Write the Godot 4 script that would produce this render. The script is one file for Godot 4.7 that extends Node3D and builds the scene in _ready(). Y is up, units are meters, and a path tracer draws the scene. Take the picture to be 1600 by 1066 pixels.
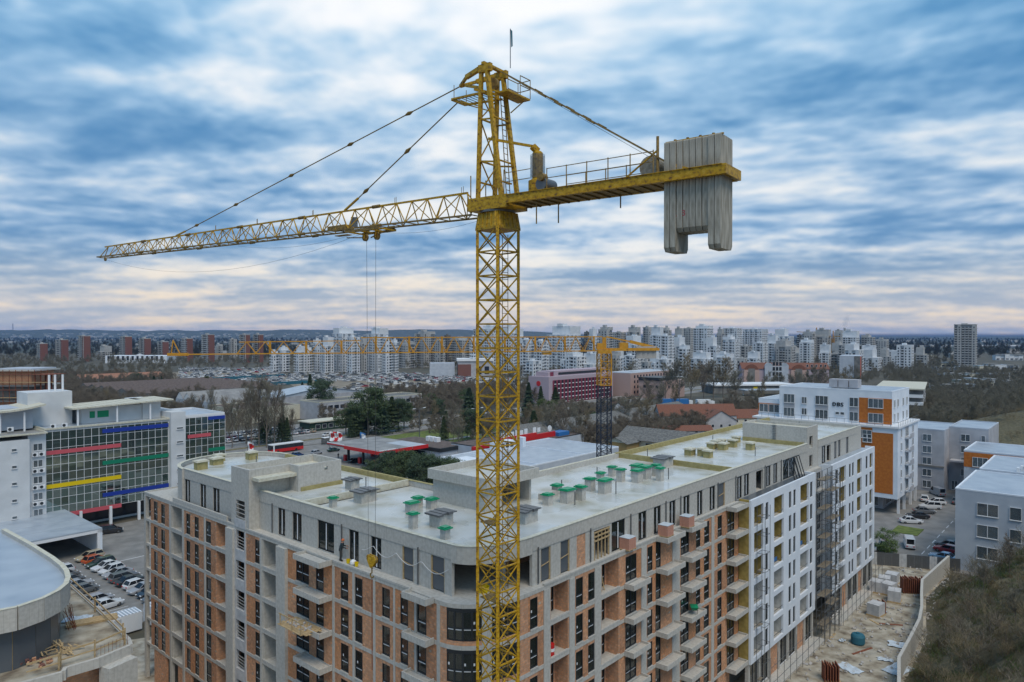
extends Node3D
# Construction site with a yellow tower crane in front of a city, overcast winter evening.
# World: y up, metres, ground at y = 0; the drone hovers at (0, 40, 0) looking along -Z.

const FOCAL := 1100.0        # of a 1600 x 1066 picture
const EYE := 40.0
const HORIZON := 522.0
const TURN := 0.8500         # the main building's axes against the world's
const CORNER := Vector3(-2.26, 0, -46.2)

var M := {}                  # materials
var T := {}                  # textures
var taken := {}
var rng := RandomNumberGenerator.new()
var unit_box: BoxMesh
var unit_tube: CylinderMesh
var t0 := 0

# ---------------------------------------------------------------- shapes
class MB:
	var v := PackedVector3Array()
	var n := PackedVector3Array()
	var i := PackedInt32Array()
	var c := PackedColorArray()
	var tint := Color.WHITE
	var colored := false
	func tri(a: Vector3, b: Vector3, d: Vector3) -> void:
		var nn := (d - a).cross(b - a).normalized()
		var k := v.size()
		v.append(a); v.append(b); v.append(d)
		n.append(nn); n.append(nn); n.append(nn)
		i.append(k); i.append(k + 1); i.append(k + 2)
		if colored:
			c.append(tint); c.append(tint); c.append(tint)
	func quad(a: Vector3, b: Vector3, d: Vector3, e: Vector3) -> void:   # clockwise seen from outside
		var nn := (d - a).cross(b - a).normalized()
		if nn == Vector3.ZERO:
			nn = (e - a).cross(d - a).normalized()
		var k := v.size()
		v.append(a); v.append(b); v.append(d); v.append(e)
		for q in 4:
			n.append(nn)
			if colored:
				c.append(tint)
		i.append(k); i.append(k + 1); i.append(k + 2); i.append(k); i.append(k + 2); i.append(k + 3)
	func box(p: Vector3, q: Vector3, xf := Transform3D.IDENTITY) -> MB:
		var lo := Vector3(minf(p.x, q.x), minf(p.y, q.y), minf(p.z, q.z))
		var hi := Vector3(maxf(p.x, q.x), maxf(p.y, q.y), maxf(p.z, q.z))
		var a := xf * Vector3(lo.x, lo.y, lo.z)
		var b := xf * Vector3(hi.x, lo.y, lo.z)
		var cc := xf * Vector3(hi.x, lo.y, hi.z)
		var d := xf * Vector3(lo.x, lo.y, hi.z)
		var e := xf * Vector3(lo.x, hi.y, lo.z)
		var f := xf * Vector3(hi.x, hi.y, lo.z)
		var g := xf * Vector3(hi.x, hi.y, hi.z)
		var h := xf * Vector3(lo.x, hi.y, hi.z)
		quad(e, f, g, h)       # top
		quad(a, d, cc, b)      # bottom
		quad(d, h, g, cc)      # +z
		quad(b, f, e, a)       # -z
		quad(cc, g, f, b)      # +x
		quad(a, e, h, d)       # -x
		return self
	func bar(a: Vector3, b: Vector3, w: float, h := -1.0) -> MB:
		if h < 0.0:
			h = w
		var y := b - a
		var l := y.length()
		if l < 0.001:
			return self
		y /= l
		var x := y.cross(Vector3.UP)
		if x.length() < 0.01:
			x = Vector3.RIGHT
		x = x.normalized()
		var z := x.cross(y)
		box(Vector3(-w / 2, 0, -h / 2), Vector3(w / 2, l, h / 2), Transform3D(Basis(x, y, z), a))
		return self
	func tube(a: Vector3, b: Vector3, r: float, r2 := -1.0, sides := 8, caps := true) -> MB:
		if r2 < 0.0:
			r2 = r
		var y := (b - a).normalized()
		var x := y.cross(Vector3.UP)
		if x.length() < 0.01:
			x = Vector3.RIGHT
		x = x.normalized()
		var z := x.cross(y)
		for k in sides:
			var p := TAU * k / sides
			var q := TAU * (k + 1) / sides
			var d0 := x * cos(p) + z * sin(p)
			var d1 := x * cos(q) + z * sin(q)
			var s := v.size()
			v.append(a + d0 * r); v.append(b + d0 * r2); v.append(b + d1 * r2); v.append(a + d1 * r)
			n.append(d0); n.append(d0); n.append(d1); n.append(d1)
			if colored:
				for m in 4:
					c.append(tint)
			i.append(s); i.append(s + 2); i.append(s + 1); i.append(s); i.append(s + 3); i.append(s + 2)
			if caps:
				if r2 > 0.001:
					tri(b, b + d0 * r2, b + d1 * r2)
				tri(a, a + d1 * r, a + d0 * r)
		return self
	func prism(poly: PackedVector2Array, y0: float, y1: float, bottom := true) -> MB:   # poly in (x, z)
		if not Geometry2D.is_polygon_clockwise(poly):
			poly = poly.duplicate()
			poly.reverse()
		var m := poly.size()
		for k in m:
			var p := poly[k]
			var q := poly[(k + 1) % m]
			quad(Vector3(q.x, y0, q.y), Vector3(q.x, y1, q.y), Vector3(p.x, y1, p.y), Vector3(p.x, y0, p.y))
		var t := Geometry2D.triangulate_polygon(poly)
		for k in range(0, t.size(), 3):
			var a := poly[t[k]]
			var b := poly[t[k + 1]]
			var d := poly[t[k + 2]]
			if (b - a).cross(d - a) < 0.0:
				var w := b
				b = d
				d = w
			tri(Vector3(a.x, y1, a.y), Vector3(b.x, y1, b.y), Vector3(d.x, y1, d.y))
			if bottom:
				tri(Vector3(a.x, y0, a.y), Vector3(d.x, y0, d.y), Vector3(b.x, y0, b.y))
		return self
	func lathe(at: Vector3, profile: Array, sides := 12) -> MB:    # profile: [[r, y], ...] upwards
		for j in profile.size() - 1:
			var r0: float = profile[j][0]
			var y0: float = profile[j][1]
			var r1: float = profile[j + 1][0]
			var y1: float = profile[j + 1][1]
			for k in sides:
				var d0 := Vector3(cos(TAU * k / sides), 0, sin(TAU * k / sides))
				var d1 := Vector3(cos(TAU * (k + 1) / sides), 0, sin(TAU * (k + 1) / sides))
				quad(at + d1 * r0 + Vector3(0, y0, 0), at + d1 * r1 + Vector3(0, y1, 0), at + d0 * r1 + Vector3(0, y1, 0), at + d0 * r0 + Vector3(0, y0, 0))
		return self
	func mesh() -> ArrayMesh:
		var arr := []
		arr.resize(Mesh.ARRAY_MAX)
		arr[Mesh.ARRAY_VERTEX] = v
		arr[Mesh.ARRAY_NORMAL] = n
		arr[Mesh.ARRAY_INDEX] = i
		if colored:
			arr[Mesh.ARRAY_COLOR] = c
		var m := ArrayMesh.new()
		m.add_surface_from_arrays(Mesh.PRIMITIVE_TRIANGLES, arr)
		return m

func numbered(called: String) -> String:
	var k: int = taken.get(called, 0)
	taken[called] = k + 1
	return called if k == 0 else "%s_%03d" % [called, k]

func tag(o: Node3D, label: String, category: String, group := "", kind := "") -> Node3D:
	o.set_meta("label", label)
	if category:
		o.set_meta("category", category)
	if group:
		o.set_meta("group", group)
	if kind:
		o.set_meta("kind", kind)
	return o

func thing(called: String, label: String, category: String, at := Vector3.ZERO, turn := 0.0, group := "") -> Node3D:
	var o := Node3D.new()
	o.name = numbered(called)
	add_child(o)
	o.position = at
	o.rotation.y = turn
	tag(o, label, category, group)
	return o

func put(parent: Node3D, called: String, m: Mesh, mat: Material, xf := Transform3D.IDENTITY) -> MeshInstance3D:
	var o := MeshInstance3D.new()
	o.mesh = m
	o.material_override = mat
	o.name = numbered(called) if parent == self else called
	parent.add_child(o, true)
	o.transform = xf
	return o

func part(parent: Node3D, called: String, mb: MB, mat: Material) -> MeshInstance3D:
	return put(parent, called, mb.mesh(), mat)

func boxp(parent: Node3D, called: String, p: Vector3, q: Vector3, mat: Material) -> MeshInstance3D:
	return put(parent, called, MB.new().box(p, q).mesh(), mat)

func structure(called: String, mb: MB, mat: Material) -> MeshInstance3D:
	var o := put(self, called, mb.mesh(), mat)
	o.set_meta("kind", "structure")
	return o

func along(a: Vector3, b: Vector3, w: float, h: float) -> Transform3D:
	var y := b - a
	var x := y.cross(Vector3.UP)
	if x.length() < 0.001:
		x = Vector3.RIGHT
	x = x.normalized()
	var z := x.cross(y.normalized())
	return Transform3D(Basis(x * w, y, z * h), (a + b) / 2)

func beam(parent: Node3D, called: String, a: Vector3, b: Vector3, w: float, mat: Material, h := -1.0) -> MeshInstance3D:
	return put(parent, called, unit_box, mat, along(a, b, w, w if h < 0 else h))

func rod(parent: Node3D, called: String, a: Vector3, b: Vector3, d: float, mat: Material) -> MeshInstance3D:
	return put(parent, called, unit_tube, mat, along(a, b, d, d))

func copy(o: Node3D, called: String, at: Vector3, turn: float, label: String, group := "") -> Node3D:
	var c: Node3D = o.duplicate()
	c.name = numbered(called)
	add_child(c)
	c.position = at
	c.rotation.y = turn
	if label:
		c.set_meta("label", label)
	if group:
		c.set_meta("group", group)
	return c

func ground_at(px: float, py: float, y := 0.0) -> Vector3:      # where a sight line meets the level y
	var d := (EYE - y) * FOCAL / (py - HORIZON)
	return Vector3((px - 800.0) / FOCAL * d, y, -d)

func at_depth(px: float, d: float, y := 0.0) -> Vector3:
	return Vector3((px - 800.0) / FOCAL * d, y, -d)

func high(py: float, d: float) -> float:                        # height above ground of a point seen at row py at depth d
	return EYE + (HORIZON - py) * d / FOCAL

# ---------------------------------------------------------------- materials
func lin(r: float, g: float, b: float) -> Color:
	return Color(r, g, b).linear_to_srgb()

func plain(key: String, col: Color, rough := 0.8, metal := 0.0) -> StandardMaterial3D:
	var m := StandardMaterial3D.new()
	m.resource_name = key
	m.albedo_color = col
	m.roughness = rough
	m.metallic = metal
	M[key] = m
	return m

func noise_image(size: int, seed_: int, freq: float, oct: int, ramp: Array, kind := FastNoiseLite.TYPE_SIMPLEX_SMOOTH) -> Image:   # ramp: [[t, Color linear], ...]
	var f := FastNoiseLite.new()
	f.seed = seed_
	f.noise_type = kind
	f.frequency = freq
	f.fractal_octaves = oct
	var g := f.get_seamless_image(size, size, false, false, 0.12, true)
	g.convert(Image.FORMAT_L8)
	var lut := PackedByteArray()
	for k in 256:
		var t := k / 255.0
		var col: Color = ramp[0][1]
		for j in ramp.size() - 1:
			if t >= ramp[j][0]:
				col = (ramp[j][1] as Color).lerp(ramp[j + 1][1], clampf((t - ramp[j][0]) / (ramp[j + 1][0] - ramp[j][0]), 0, 1))
		col = col.linear_to_srgb()
		lut.append(int(clampf(col.r, 0, 1) * 255)); lut.append(int(clampf(col.g, 0, 1) * 255)); lut.append(int(clampf(col.b, 0, 1) * 255))
	var src := g.get_data()
	var out := PackedByteArray()
	out.resize(size * size * 3)
	for k in size * size:
		var q := src[k] * 3
		out[k * 3] = lut[q]; out[k * 3 + 1] = lut[q + 1]; out[k * 3 + 2] = lut[q + 2]
	return Image.create_from_data(size, size, false, Image.FORMAT_RGB8, out)

func grey(x: float) -> Color:
	return Color(x, x, x)

func textured(key: String, tex: Texture2D, metres: float, rough := 0.85, world := false) -> StandardMaterial3D:
	var m := plain(key, Color.WHITE, rough)
	m.albedo_texture = tex
	m.uv1_triplanar = true
	m.uv1_world_triplanar = world
	m.uv1_triplanar_sharpness = 8.0
	m.uv1_scale = Vector3.ONE / metres
	return m

func mottled(key: String, a: Color, b: Color, metres: float, rough := 0.85, seed_ := 1, freq := 0.02, oct := 5, world := false) -> StandardMaterial3D:   # a and b linear
	var tex := ImageTexture.create_from_image(noise_image(256, seed_, freq, oct, [[0.15, a], [0.85, b]]))
	return textured(key, tex, metres, rough, world)

func make_materials() -> void:
	# raw concrete: grey with stains, form-board stripes
	var img := noise_image(512, 3, 0.03, 6, [[0.05, Color(.41, .395, .355)], [0.5, Color(.475, .46, .42)], [0.95, Color(.53, .515, .475)]])
	var r := RandomNumberGenerator.new()
	r.seed = 5
	for k in 20:                      # vertical joints of the form boards
		var x := k * 25 + r.randi_range(0, 8)
		var s := r.randf_range(.86, 1.08)
		for y in 512:
			for w in 2:
				var q := img.get_pixel((x + w) % 512, y)
				img.set_pixel((x + w) % 512, y, Color(q.r * s, q.g * s, q.b * s))
	for k in 160:                     # runs of dirt and cement
		var x := r.randi_range(0, 511)
		var y0 := r.randi_range(0, 511)
		var l := r.randi_range(30, 170)
		var s := r.randf_range(.76, 1.1)
		for j in l:
			var y := (y0 + j) % 512
			var q := img.get_pixel(x, y)
			var u := lerpf(s, 1.0, float(j) / l)
			img.set_pixel(x, y, Color(q.r * u, q.g * u, q.b * u))
	T.concrete = ImageTexture.create_from_image(img)
	textured("concrete", T.concrete, 6.0, 0.9)
	var cw := textured("concrete_bars", T.concrete, 3.0, 0.9, true)
	cw.albedo_color = Color(.93, .93, .95)
	var cd := textured("old_concrete", T.concrete, 7.0, 0.92)
	cd.albedo_color = Color(.78, .77, .74)
	mottled("weights", Color(.25, .23, .185), Color(.46, .435, .37), 3.0, .9, 14, .016, 6)
	M.weights.uv1_scale = Vector3(1.1, 1.1, .16)
	# hollow clay blocks: courses of 25 x 20 cm
	var br := Image.create(512, 512, false, Image.FORMAT_RGB8)
	br.fill(lin(.36, .29, .22))
	var bn := noise_image(512, 9, 0.05, 4, [[0, grey(.72)], [1, grey(1.2)]])
	var patch := noise_image(512, 19, .012, 3, [[.2, grey(.7)], [.45, grey(.92)], [.8, grey(1.05)]])
	for row in 16:
		for cidx in 13:
			var tone := r.randf_range(.78, 1.18)
			var hue := r.randf_range(-.03, .04)
			var base := Color((.56 + hue) * tone, .295 * tone, (.17 - hue * .4) * tone)
			if r.randf() < .012:
				base = Color(.44, .37, .3) * tone
			var x0 := int((cidx + (0.5 if row % 2 else 0.0)) * 39.4)
			for y in range(row * 32 + 1, row * 32 + 30):
				for x in range(x0 + 1, x0 + 38):
					var q := bn.get_pixel(x % 512, y).r * patch.get_pixel(x % 512, y).r * 1.08
					br.set_pixel(x % 512, y, Color(base.r * q, base.g * q, base.b * q).linear_to_srgb())
	T.brick = ImageTexture.create_from_image(br)
	textured("clay_block", T.brick, 3.2, 0.95)
	for k in 3:
		var bm := textured("clay_block_%d" % k, T.brick, 3.2, 0.95)
		bm.uv1_offset = Vector3(.31 * k + .1, .17 * k, .53 * k)
		bm.albedo_color = [Color(.9, .87, .84), Color(1, .98, .95), Color(.96, .9, .82)][k]
	mottled("plaster_grey", Color(.4, .41, .42), Color(.54, .54, .54), 5.0, .9, 21)
	mottled("white_render", Color(.66, .71, .77), Color(.75, .79, .84), 9.0, .85, 22, .01)
	mottled("office_white", Color(.54, .56, .57), Color(.63, .65, .66), 14.0, .8, 23, .01)
	mottled("pale_wall", Color(.4, .44, .5), Color(.48, .52, .57), 12.0, .85, 24, .01)
	mottled("grey_wall", Color(.36, .36, .38), Color(.45, .45, .47), 12.0, .85, 25, .01)
	mottled("insulation", Color(.27, .2, .055), Color(.4, .3, .09), 4.0, .95, 26)
	mottled("inner_white", Color(.5, .5, .47), Color(.62, .62, .6), 4.0, .95, 27)
	mottled("orange_panel", Color(.42, .115, .012), Color(.52, .165, .02), 6.0, .65, 28, .03)
	# wet roof membrane: colour grain plus puddles that differ only in gloss
	var rm := textured("roof_membrane", ImageTexture.create_from_image(noise_image(512, 31, .008, 6, [[.08, Color(.34, .33, .26)], [.3, Color(.46, .465, .42)], [.55, Color(.52, .535, .515)], [.9, Color(.57, .59, .58)]])), 21.0, 1.0)
	rm.roughness_texture = ImageTexture.create_from_image(noise_image(512, 33, .006, 4, [[.0, grey(.02)], [.42, grey(.03)], [.56, grey(.12)], [1, grey(.2)]]))
	rm.metallic_specular = .55
	mottled("parapet_cap", Color(.5, .47, .36), Color(.62, .6, .5), 3.0, .8, 32)
	mottled("olive_coat", Color(.28, .235, .09), Color(.4, .34, .15), 4.0, .8, 34)
	mottled("pale_roof", Color(.3, .35, .41), Color(.4, .45, .5), 16.0, .35, 35, .012)
	mottled("grey_roof", Color(.2, .2, .2), Color(.3, .3, .29), 18.0, .8, 36, .012)
	mottled("old_roof", Color(.1, .1, .095), Color(.2, .195, .18), 9.0, .9, 37, .03)
	mottled("brown_roof", Color(.085, .062, .052), Color(.15, .112, .095), 15.0, .9, 38, .03)
	# ground and roads
	mottled("earth", Color(.16, .14, .1), Color(.3, .26, .19), 16.0, .95, 41, .02, 6, true)
	var sand := textured("site_dirt", ImageTexture.create_from_image(noise_image(512, 42, .014, 6, [[.12, Color(.15, .12, .085)], [.4, Color(.3, .26, .195)], [.6, Color(.36, .325, .255)], [.85, Color(.46, .42, .34)]])), 17.0, .9, true)
	sand.roughness_texture = ImageTexture.create_from_image(noise_image(256, 46, .014, 4, [[.0, grey(.15)], [.33, grey(.3)], [.45, grey(.9)], [1, grey(1)]]))
	mottled("asphalt", Color(.17, .165, .155), Color(.25, .24, .225), 22.0, .75, 43, .02, 6, true)
	mottled("paving", Color(.27, .265, .25), Color(.37, .36, .34), 10.0, .9, 44, .03, 5, true)
	mottled("lawn", Color(.075, .115, .02), Color(.17, .2, .05), 14.0, .95, 45, .03, 6, true)
	mottled("dry_grass", Color(.11, .095, .035), Color(.22, .18, .08), 12.0, .95, 47, .03, 6, true)
	mottled("land", Color(.055, .055, .038), Color(.125, .11, .08), 140.0, .95, 48, .02, 6, true)
	mottled("far_land", Color(.03, .042, .035), Color(.075, .08, .062), 900.0, .95, 49, .03, 6, true)
	mottled("hill_wood", Color(.06, .068, .045), Color(.1, .105, .075), 700.0, .95, 52, .03, 6, true)
	mottled("slope", Color(.07, .065, .035), Color(.15, .13, .075), 7.0, .95, 50, .03, 6, true)
	mottled("lot_ground", Color(.19, .155, .11), Color(.29, .25, .19), 60.0, .95, 51, .03, 6, true)
	plain("marking", lin(.62, .62, .62), .7)
	# paint and metal
	var yp := textured("crane_paint", ImageTexture.create_from_image(noise_image(512, 61, .02, 6, [[.12, Color(.1, .05, .02)], [.26, Color(.3, .165, .02)], [.36, Color(.42, .235, .008)], [.7, Color(.56, .33, .016)], [.9, Color(.6, .38, .06)]])), 2.6, .5, true)
	yp.metallic_specular = .4
	mottled("crane_grime", Color(.13, .085, .03), Color(.33, .21, .05), 1.5, .7, 62, .02, 5, true)
	mottled("orange_crane", Color(.45, .2, .01), Color(.58, .29, .02), 4.0, .5, 63, .02, 5, true)
	plain("blue_mast", lin(.014, .024, .045), .5)
	plain("steel", lin(.16, .165, .17), .45, .6)
	plain("rope", lin(.05, .05, .05), .6)
	mottled("rust", Color(.14, .045, .02), Color(.27, .09, .045), 2.0, .9, 64, .03, 5, true)
	mottled("grey_timber", Color(.17, .14, .1), Color(.28, .235, .17), 2.5, .9, 70, .03, 4, true)
	mottled("timber", Color(.36, .25, .12), Color(.52, .39, .22), 2.5, .85, 65, .03, 4, true)
	plain("dark_frame", lin(.022, .026, .03), .45)
	plain("white_frame", lin(.7, .71, .72), .5)
	plain("dark", lin(.015, .015, .016), .9)
	plain("rubber", lin(.02, .02, .02), .8)
	plain("film", lin(.1, .115, .13), .3)
	plain("vent_green", lin(.0, .27, .12), .4)
	plain("red_paint", lin(.55, .02, .02), .4)
	plain("blue_strip", lin(.012, .04, .3), .4)
	plain("green_strip", lin(.005, .2, .11), .4)
	plain("yellow_strip", lin(.75, .53, .0), .4)
	plain("pink_strip", lin(.56, .1, .12), .4)
	plain("white_paint", lin(.75, .76, .77), .4)
	plain("blue_paint", lin(.03, .16, .42), .4)
	plain("teal_sheet", lin(.02, .12, .17), .7)
	plain("plum", lin(.2, .03, .055), .7)
	plain("pink_render", lin(.46, .32, .28), .85)
	plain("mauve_render", lin(.42, .34, .38), .85)
	plain("red_brick", lin(.19, .085, .068), .9)
	mottled("roof_tile", Color(.14, .055, .035), Color(.24, .1, .06), 5.0, .85, 66, .04, 5)
	mottled("block_white", Color(.56, .59, .62), Color(.68, .7, .72), 30.0, .85, 67, .02)
	mottled("block_grey", Color(.36, .36, .35), Color(.46, .455, .44), 30.0, .85, 68, .02)
	mottled("block_dark", Color(.13, .13, .125), Color(.22, .215, .2), 25.0, .85, 69, .02)
	plain("curtain", lin(.3, .34, .36), .9)
	plain("curtain_dark", lin(.14, .15, .155), .9)
	plain("plastic_wrap", lin(.55, .62, .68), .25)
	plain("skin", lin(.4, .22, .15), .6)
	# glass
	var gl := plain("glass", Color(.15, .18, .175, .45), .05)
	gl.transparency = BaseMaterial3D.TRANSPARENCY_ALPHA
	gl.metallic_specular = .8
	var wg := plain("window_glass", Color(.4, .45, .48, .3), .05)
	wg.transparency = BaseMaterial3D.TRANSPARENCY_ALPHA
	wg.metallic_specular = .8
	var mg := plain("mirror_glass", lin(.3, .36, .33), .03, .92)
	mg.metallic_specular = .9
	var mgb := plain("mirror_glass_green", lin(.2, .27, .24), .04, .9)
	mgb.metallic_specular = .9
	plain("far_glass", lin(.03, .035, .045), .15)
	plain("car_glass", lin(.012, .014, .017), .06)
	# plants
	var bark := plain("bark", lin(.16, .135, .11), .95)
	bark.resource_name = "bark"
	plain("twig", lin(.19, .175, .13), .95)
	plain("twig_red", lin(.19, .16, .12), .95)
	plain("twig_dry", lin(.21, .17, .1), .95)
	for a in [["needle", Color(.065, .095, .04)], ["needle_blue", Color(.055, .085, .045)], ["leaf_green", Color(.09, .14, .04)], ["scrub", Color(.075, .07, .028)], ["scrub_green", Color(.085, .115, .035)], ["scrub_dry", Color(.13, .105, .055)]]:
		var m := plain(a[0], (a[1] as Color).linear_to_srgb(), .8)
		m.backlight_enabled = true
		m.backlight = (Color(a[1].r * .5, a[1].g * .5, a[1].b * .5)).linear_to_srgb()

# ---------------------------------------------------------------- scene
var U := Vector3(cos(TURN), 0, -sin(TURN))       # along the right facade, away from the corner
var V := Vector3(-sin(TURN), 0, -cos(TURN))      # along the left facade, away from the corner

func loc(a: float, b: float, y := 0.0) -> Vector3:
	return CORNER + U * a + V * b + Vector3(0, y, 0)

func _ready() -> void:
	t0 = Time.get_ticks_msec()
	rng.seed = 20
	var cam := Camera3D.new()
	cam.name = "camera"
	add_child(cam)
	cam.position = Vector3(0, EYE, 0)
	cam.rotation.x = -atan((533.0 - HORIZON) / FOCAL)
	cam.fov = rad_to_deg(2.0 * atan(533.0 / FOCAL))
	cam.near = 0.5
	cam.far = 40000.0
	cam.current = true
	var env := Environment.new()
	env.background_mode = Environment.BG_SKY
	env.sky = Sky.new()
	env.sky.sky_material = cloudy_sky()
	env.tonemap_mode = Environment.TONE_MAPPER_LINEAR
	env.tonemap_exposure = 1.52
	env.background_energy_multiplier = 0.78
	env.fog_enabled = true
	env.fog_density = 0.00004
	env.fog_light_color = Color(.42, .69, 1.0)
	env.volumetric_fog_enabled = true
	env.volumetric_fog_density = 0.0
	env.sdfgi_enabled = true
	env.ssao_enabled = true
	env.ssil_enabled = true
	var we := WorldEnvironment.new()
	we.name = "environment"
	we.environment = env
	add_child(we)
	var sun := DirectionalLight3D.new()
	sun.name = "sun"
	add_child(sun)
	sun.light_energy = 0.45
	sun.light_color = Color(1.0, .95, .88)
	sun.light_angular_distance = 32.0
	sun.shadow_enabled = true
	# the light through the thick cloud deck is broad and comes from high up, a little from the right
	var high_light := Vector3(.18, .86, .47).normalized()
	sun.look_at_from_position(Vector3.ZERO, -high_light, Vector3.UP)
	stage("sky")
	unit_box = BoxMesh.new()
	unit_box.size = Vector3.ONE
	unit_tube = CylinderMesh.new()
	unit_tube.top_radius = .5
	unit_tube.bottom_radius = .5
	unit_tube.height = 1.0
	unit_tube.radial_segments = 8
	unit_tube.rings = 0
	make_materials()
	stage("materials")
	build_ground()
	stage("ground")
	build_main_block()
	stage("main block")
	build_cranes()
	stage("cranes")
	build_office()
	build_round_block()
	build_right_side()
	stage("near buildings")
	build_middle()
	stage("middle")
	build_city()
	stage("city")
	build_cars()
	stage("cars")
	build_plants()
	stage("plants")
	build_site_things()
	stage("site")

func stage(what: String) -> void:
	print(what, " ", Time.get_ticks_msec() - t0, " ms")

# ---------------------------------------------------------------- sky
func sun_towards() -> Vector3:      # to where the sun stands behind the cloud
	var az := deg_to_rad(3.0)
	var el := deg_to_rad(34.0)
	return Vector3(sin(az) * cos(el), sin(el), -cos(az) * cos(el))

var sky_rows := []
var sky_w := 2816
var sky_h := 1408
var cn1: FastNoiseLite
var cn2: FastNoiseLite
var cn3: FastNoiseLite
var cn4: FastNoiseLite

func fbm(seed_: int, f: float, oct: int) -> FastNoiseLite:
	var n := FastNoiseLite.new()
	n.seed = seed_
	n.noise_type = FastNoiseLite.TYPE_SIMPLEX_SMOOTH
	n.frequency = f
	n.fractal_octaves = oct
	n.fractal_gain = .52
	return n

func sky_row(y: int) -> void:
	var row := PackedByteArray()
	row.resize(sky_w * 3)
	var el := (0.5 - (y + 0.5) / sky_h) * PI
	var sh := sin(el)
	var ch := cos(el)
	var sun := sun_towards()
	var deg := rad_to_deg(el)
	var low := 1.0 - smoothstep(1.0, 8.0, deg)          # the warm band near the horizon
	var mid := 1.0 - smoothstep(6.0, 26.0, deg)
	for x in sky_w:
		var az := (x + 0.5) / sky_w * TAU
		var d := Vector3(sin(az) * ch, sh, -cos(az) * ch)
		var k := 1.0 / (sh + 0.085)
		var p := Vector2(d.x * k, d.z * k)
		var w := Vector2(cn4.get_noise_2d(p.x, p.y), cn4.get_noise_2d(p.y + 31.0, p.x - 17.0)) * .1
		# the cloud bands run a little aslant of the view
		var q := Vector2((p.x * .9 + p.y * .43) * .7, p.y * .9 - p.x * .43) + w
		var big := cn1.get_noise_2d(q.x, q.y)
		var med := cn2.get_noise_2d(q.x, q.y)
		var fin := cn3.get_noise_2d(q.x * 1.3, q.y)
		var glow := exp(-pow(d.angle_to(sun) / deg_to_rad(27.0), 2.0))
		var far := cn2.get_noise_2d(p.x * .2 + 40.0, p.y * .55)
		var vast := cn1.get_noise_2d(p.x * .3 + 9.0, p.y * .3 + 4.0)
		var puff := 1.0 - 2.2 * absf(cn2.get_noise_2d(q.x * .55 + 70.0, q.y * .8))
		var t := .2 + .48 * big + .1 * med + .13 * fin + .2 * puff + .56 * glow + .42 * vast
		t = lerpf(t, .38 + .14 * glow + .34 * big + .34 * med + .17 * fin + .55 * far + .25 * vast, mid * .8)
		t = smoothstep(-.2, 1.12, t)
		# shaded cloud, mid cloud and bright cloud (sRGB)
		var a := Vector3(.265, .495, .685)
		var b := Vector3(.55, .71, .84)
		var c := Vector3(.9, .91, .925)
		a = a.lerp(Vector3(.4, .545, .7), mid * .7)
		b = b.lerp(Vector3(.63, .705, .8), mid * .7)
		c = c.lerp(Vector3(.86, .87, .875), mid)
		a = a.lerp(Vector3(.66, .69, .735), low)
		b = b.lerp(Vector3(.81, .785, .765), low)
		c = c.lerp(Vector3(.92, .845, .745), low)
		var s := a.lerp(b, smoothstep(.05, .6, t)).lerp(c, smoothstep(.42, .92, t))
		s = s.lerp(Vector3(1, 1, 1), glow * .3 * t)
		row[x * 3] = int(clampf(s.x, 0, 1) * 255.0)
		row[x * 3 + 1] = int(clampf(s.y, 0, 1) * 255.0)
		row[x * 3 + 2] = int(clampf(s.z, 0, 1) * 255.0)
	sky_rows[y] = row

func cloudy_sky() -> PanoramaSkyMaterial:
	cn1 = fbm(61, .5, 4)
	cn2 = fbm(12, 1.9, 4)
	cn3 = fbm(13, 5.0, 3)
	cn4 = fbm(14, .5, 2)
	var half := sky_h / 2 + 2
	sky_rows.resize(half)
	var task := WorkerThreadPool.add_group_task(sky_row, half)
	WorkerThreadPool.wait_for_group_task_completion(task)
	var data := PackedByteArray()
	for y in half:
		data.append_array(sky_rows[y])
	var rest := PackedByteArray()
	rest.resize((sky_h - half) * sky_w * 3)
	rest.fill(96)
	data.append_array(rest)
	sky_rows.clear()
	var m := PanoramaSkyMaterial.new()
	m.panorama = ImageTexture.create_from_image(Image.create_from_data(sky_w, sky_h, false, Image.FORMAT_RGB8, data))
	return m

# ---------------------------------------------------------------- ground, roads, water, hills
func flat(called: String, pts: Array, y: float, mat: Material) -> MeshInstance3D:    # a thin sheet over local (a, b) corners
	var poly := PackedVector2Array()
	for p in pts:
		var w := loc(p.x, p.y)
		poly.append(Vector2(w.x, w.z))
	var mb := MB.new()
	mb.prism(poly, y - .25, y, false)
	return structure(called, mb, mat)

func rect(a0: float, a1: float, b0: float, b1: float) -> Array:
	return [Vector2(a0, b0), Vector2(a1, b0), Vector2(a1, b1), Vector2(a0, b1)]

func slope_height(x: float, z: float) -> float:      # the bank to the right of the retaining wall
	var p := Vector3(x, 0, z) - CORNER
	var a := p.dot(U)
	var b := p.dot(V)
	var edge := -9.0 - clampf((88.0 - a) / 17.0, 0, 1) * 3.0
	if a < 57:
		edge = -12.2 - (57.0 - a) * .25
	var s := edge - 1.2 - b
	if s < 0:
		return -.3
	var h := minf(s * .8, 16.0 + minf(s * .06, 4.0))
	var back := 1.0 - smoothstep(84.0, 104.0, a - maxf(s - 2.0, 0.0) * .75)
	return h * back + cn2.get_noise_2d(x * .12, z * .12) * minf(s * .15, 1.2) - .3 * (1.0 - back)

func field_height(x: float, z: float) -> float:      # low brown rise behind the grey building
	var p := Vector3(x, 0, z)
	return -.4 + 15.5 * exp(-pow((p.x - 196.0) / 58.0, 2.0) - pow((p.z + 238.0) / 34.0, 2.0)) + cn2.get_noise_2d(x * .03, z * .03) * .6

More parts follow.
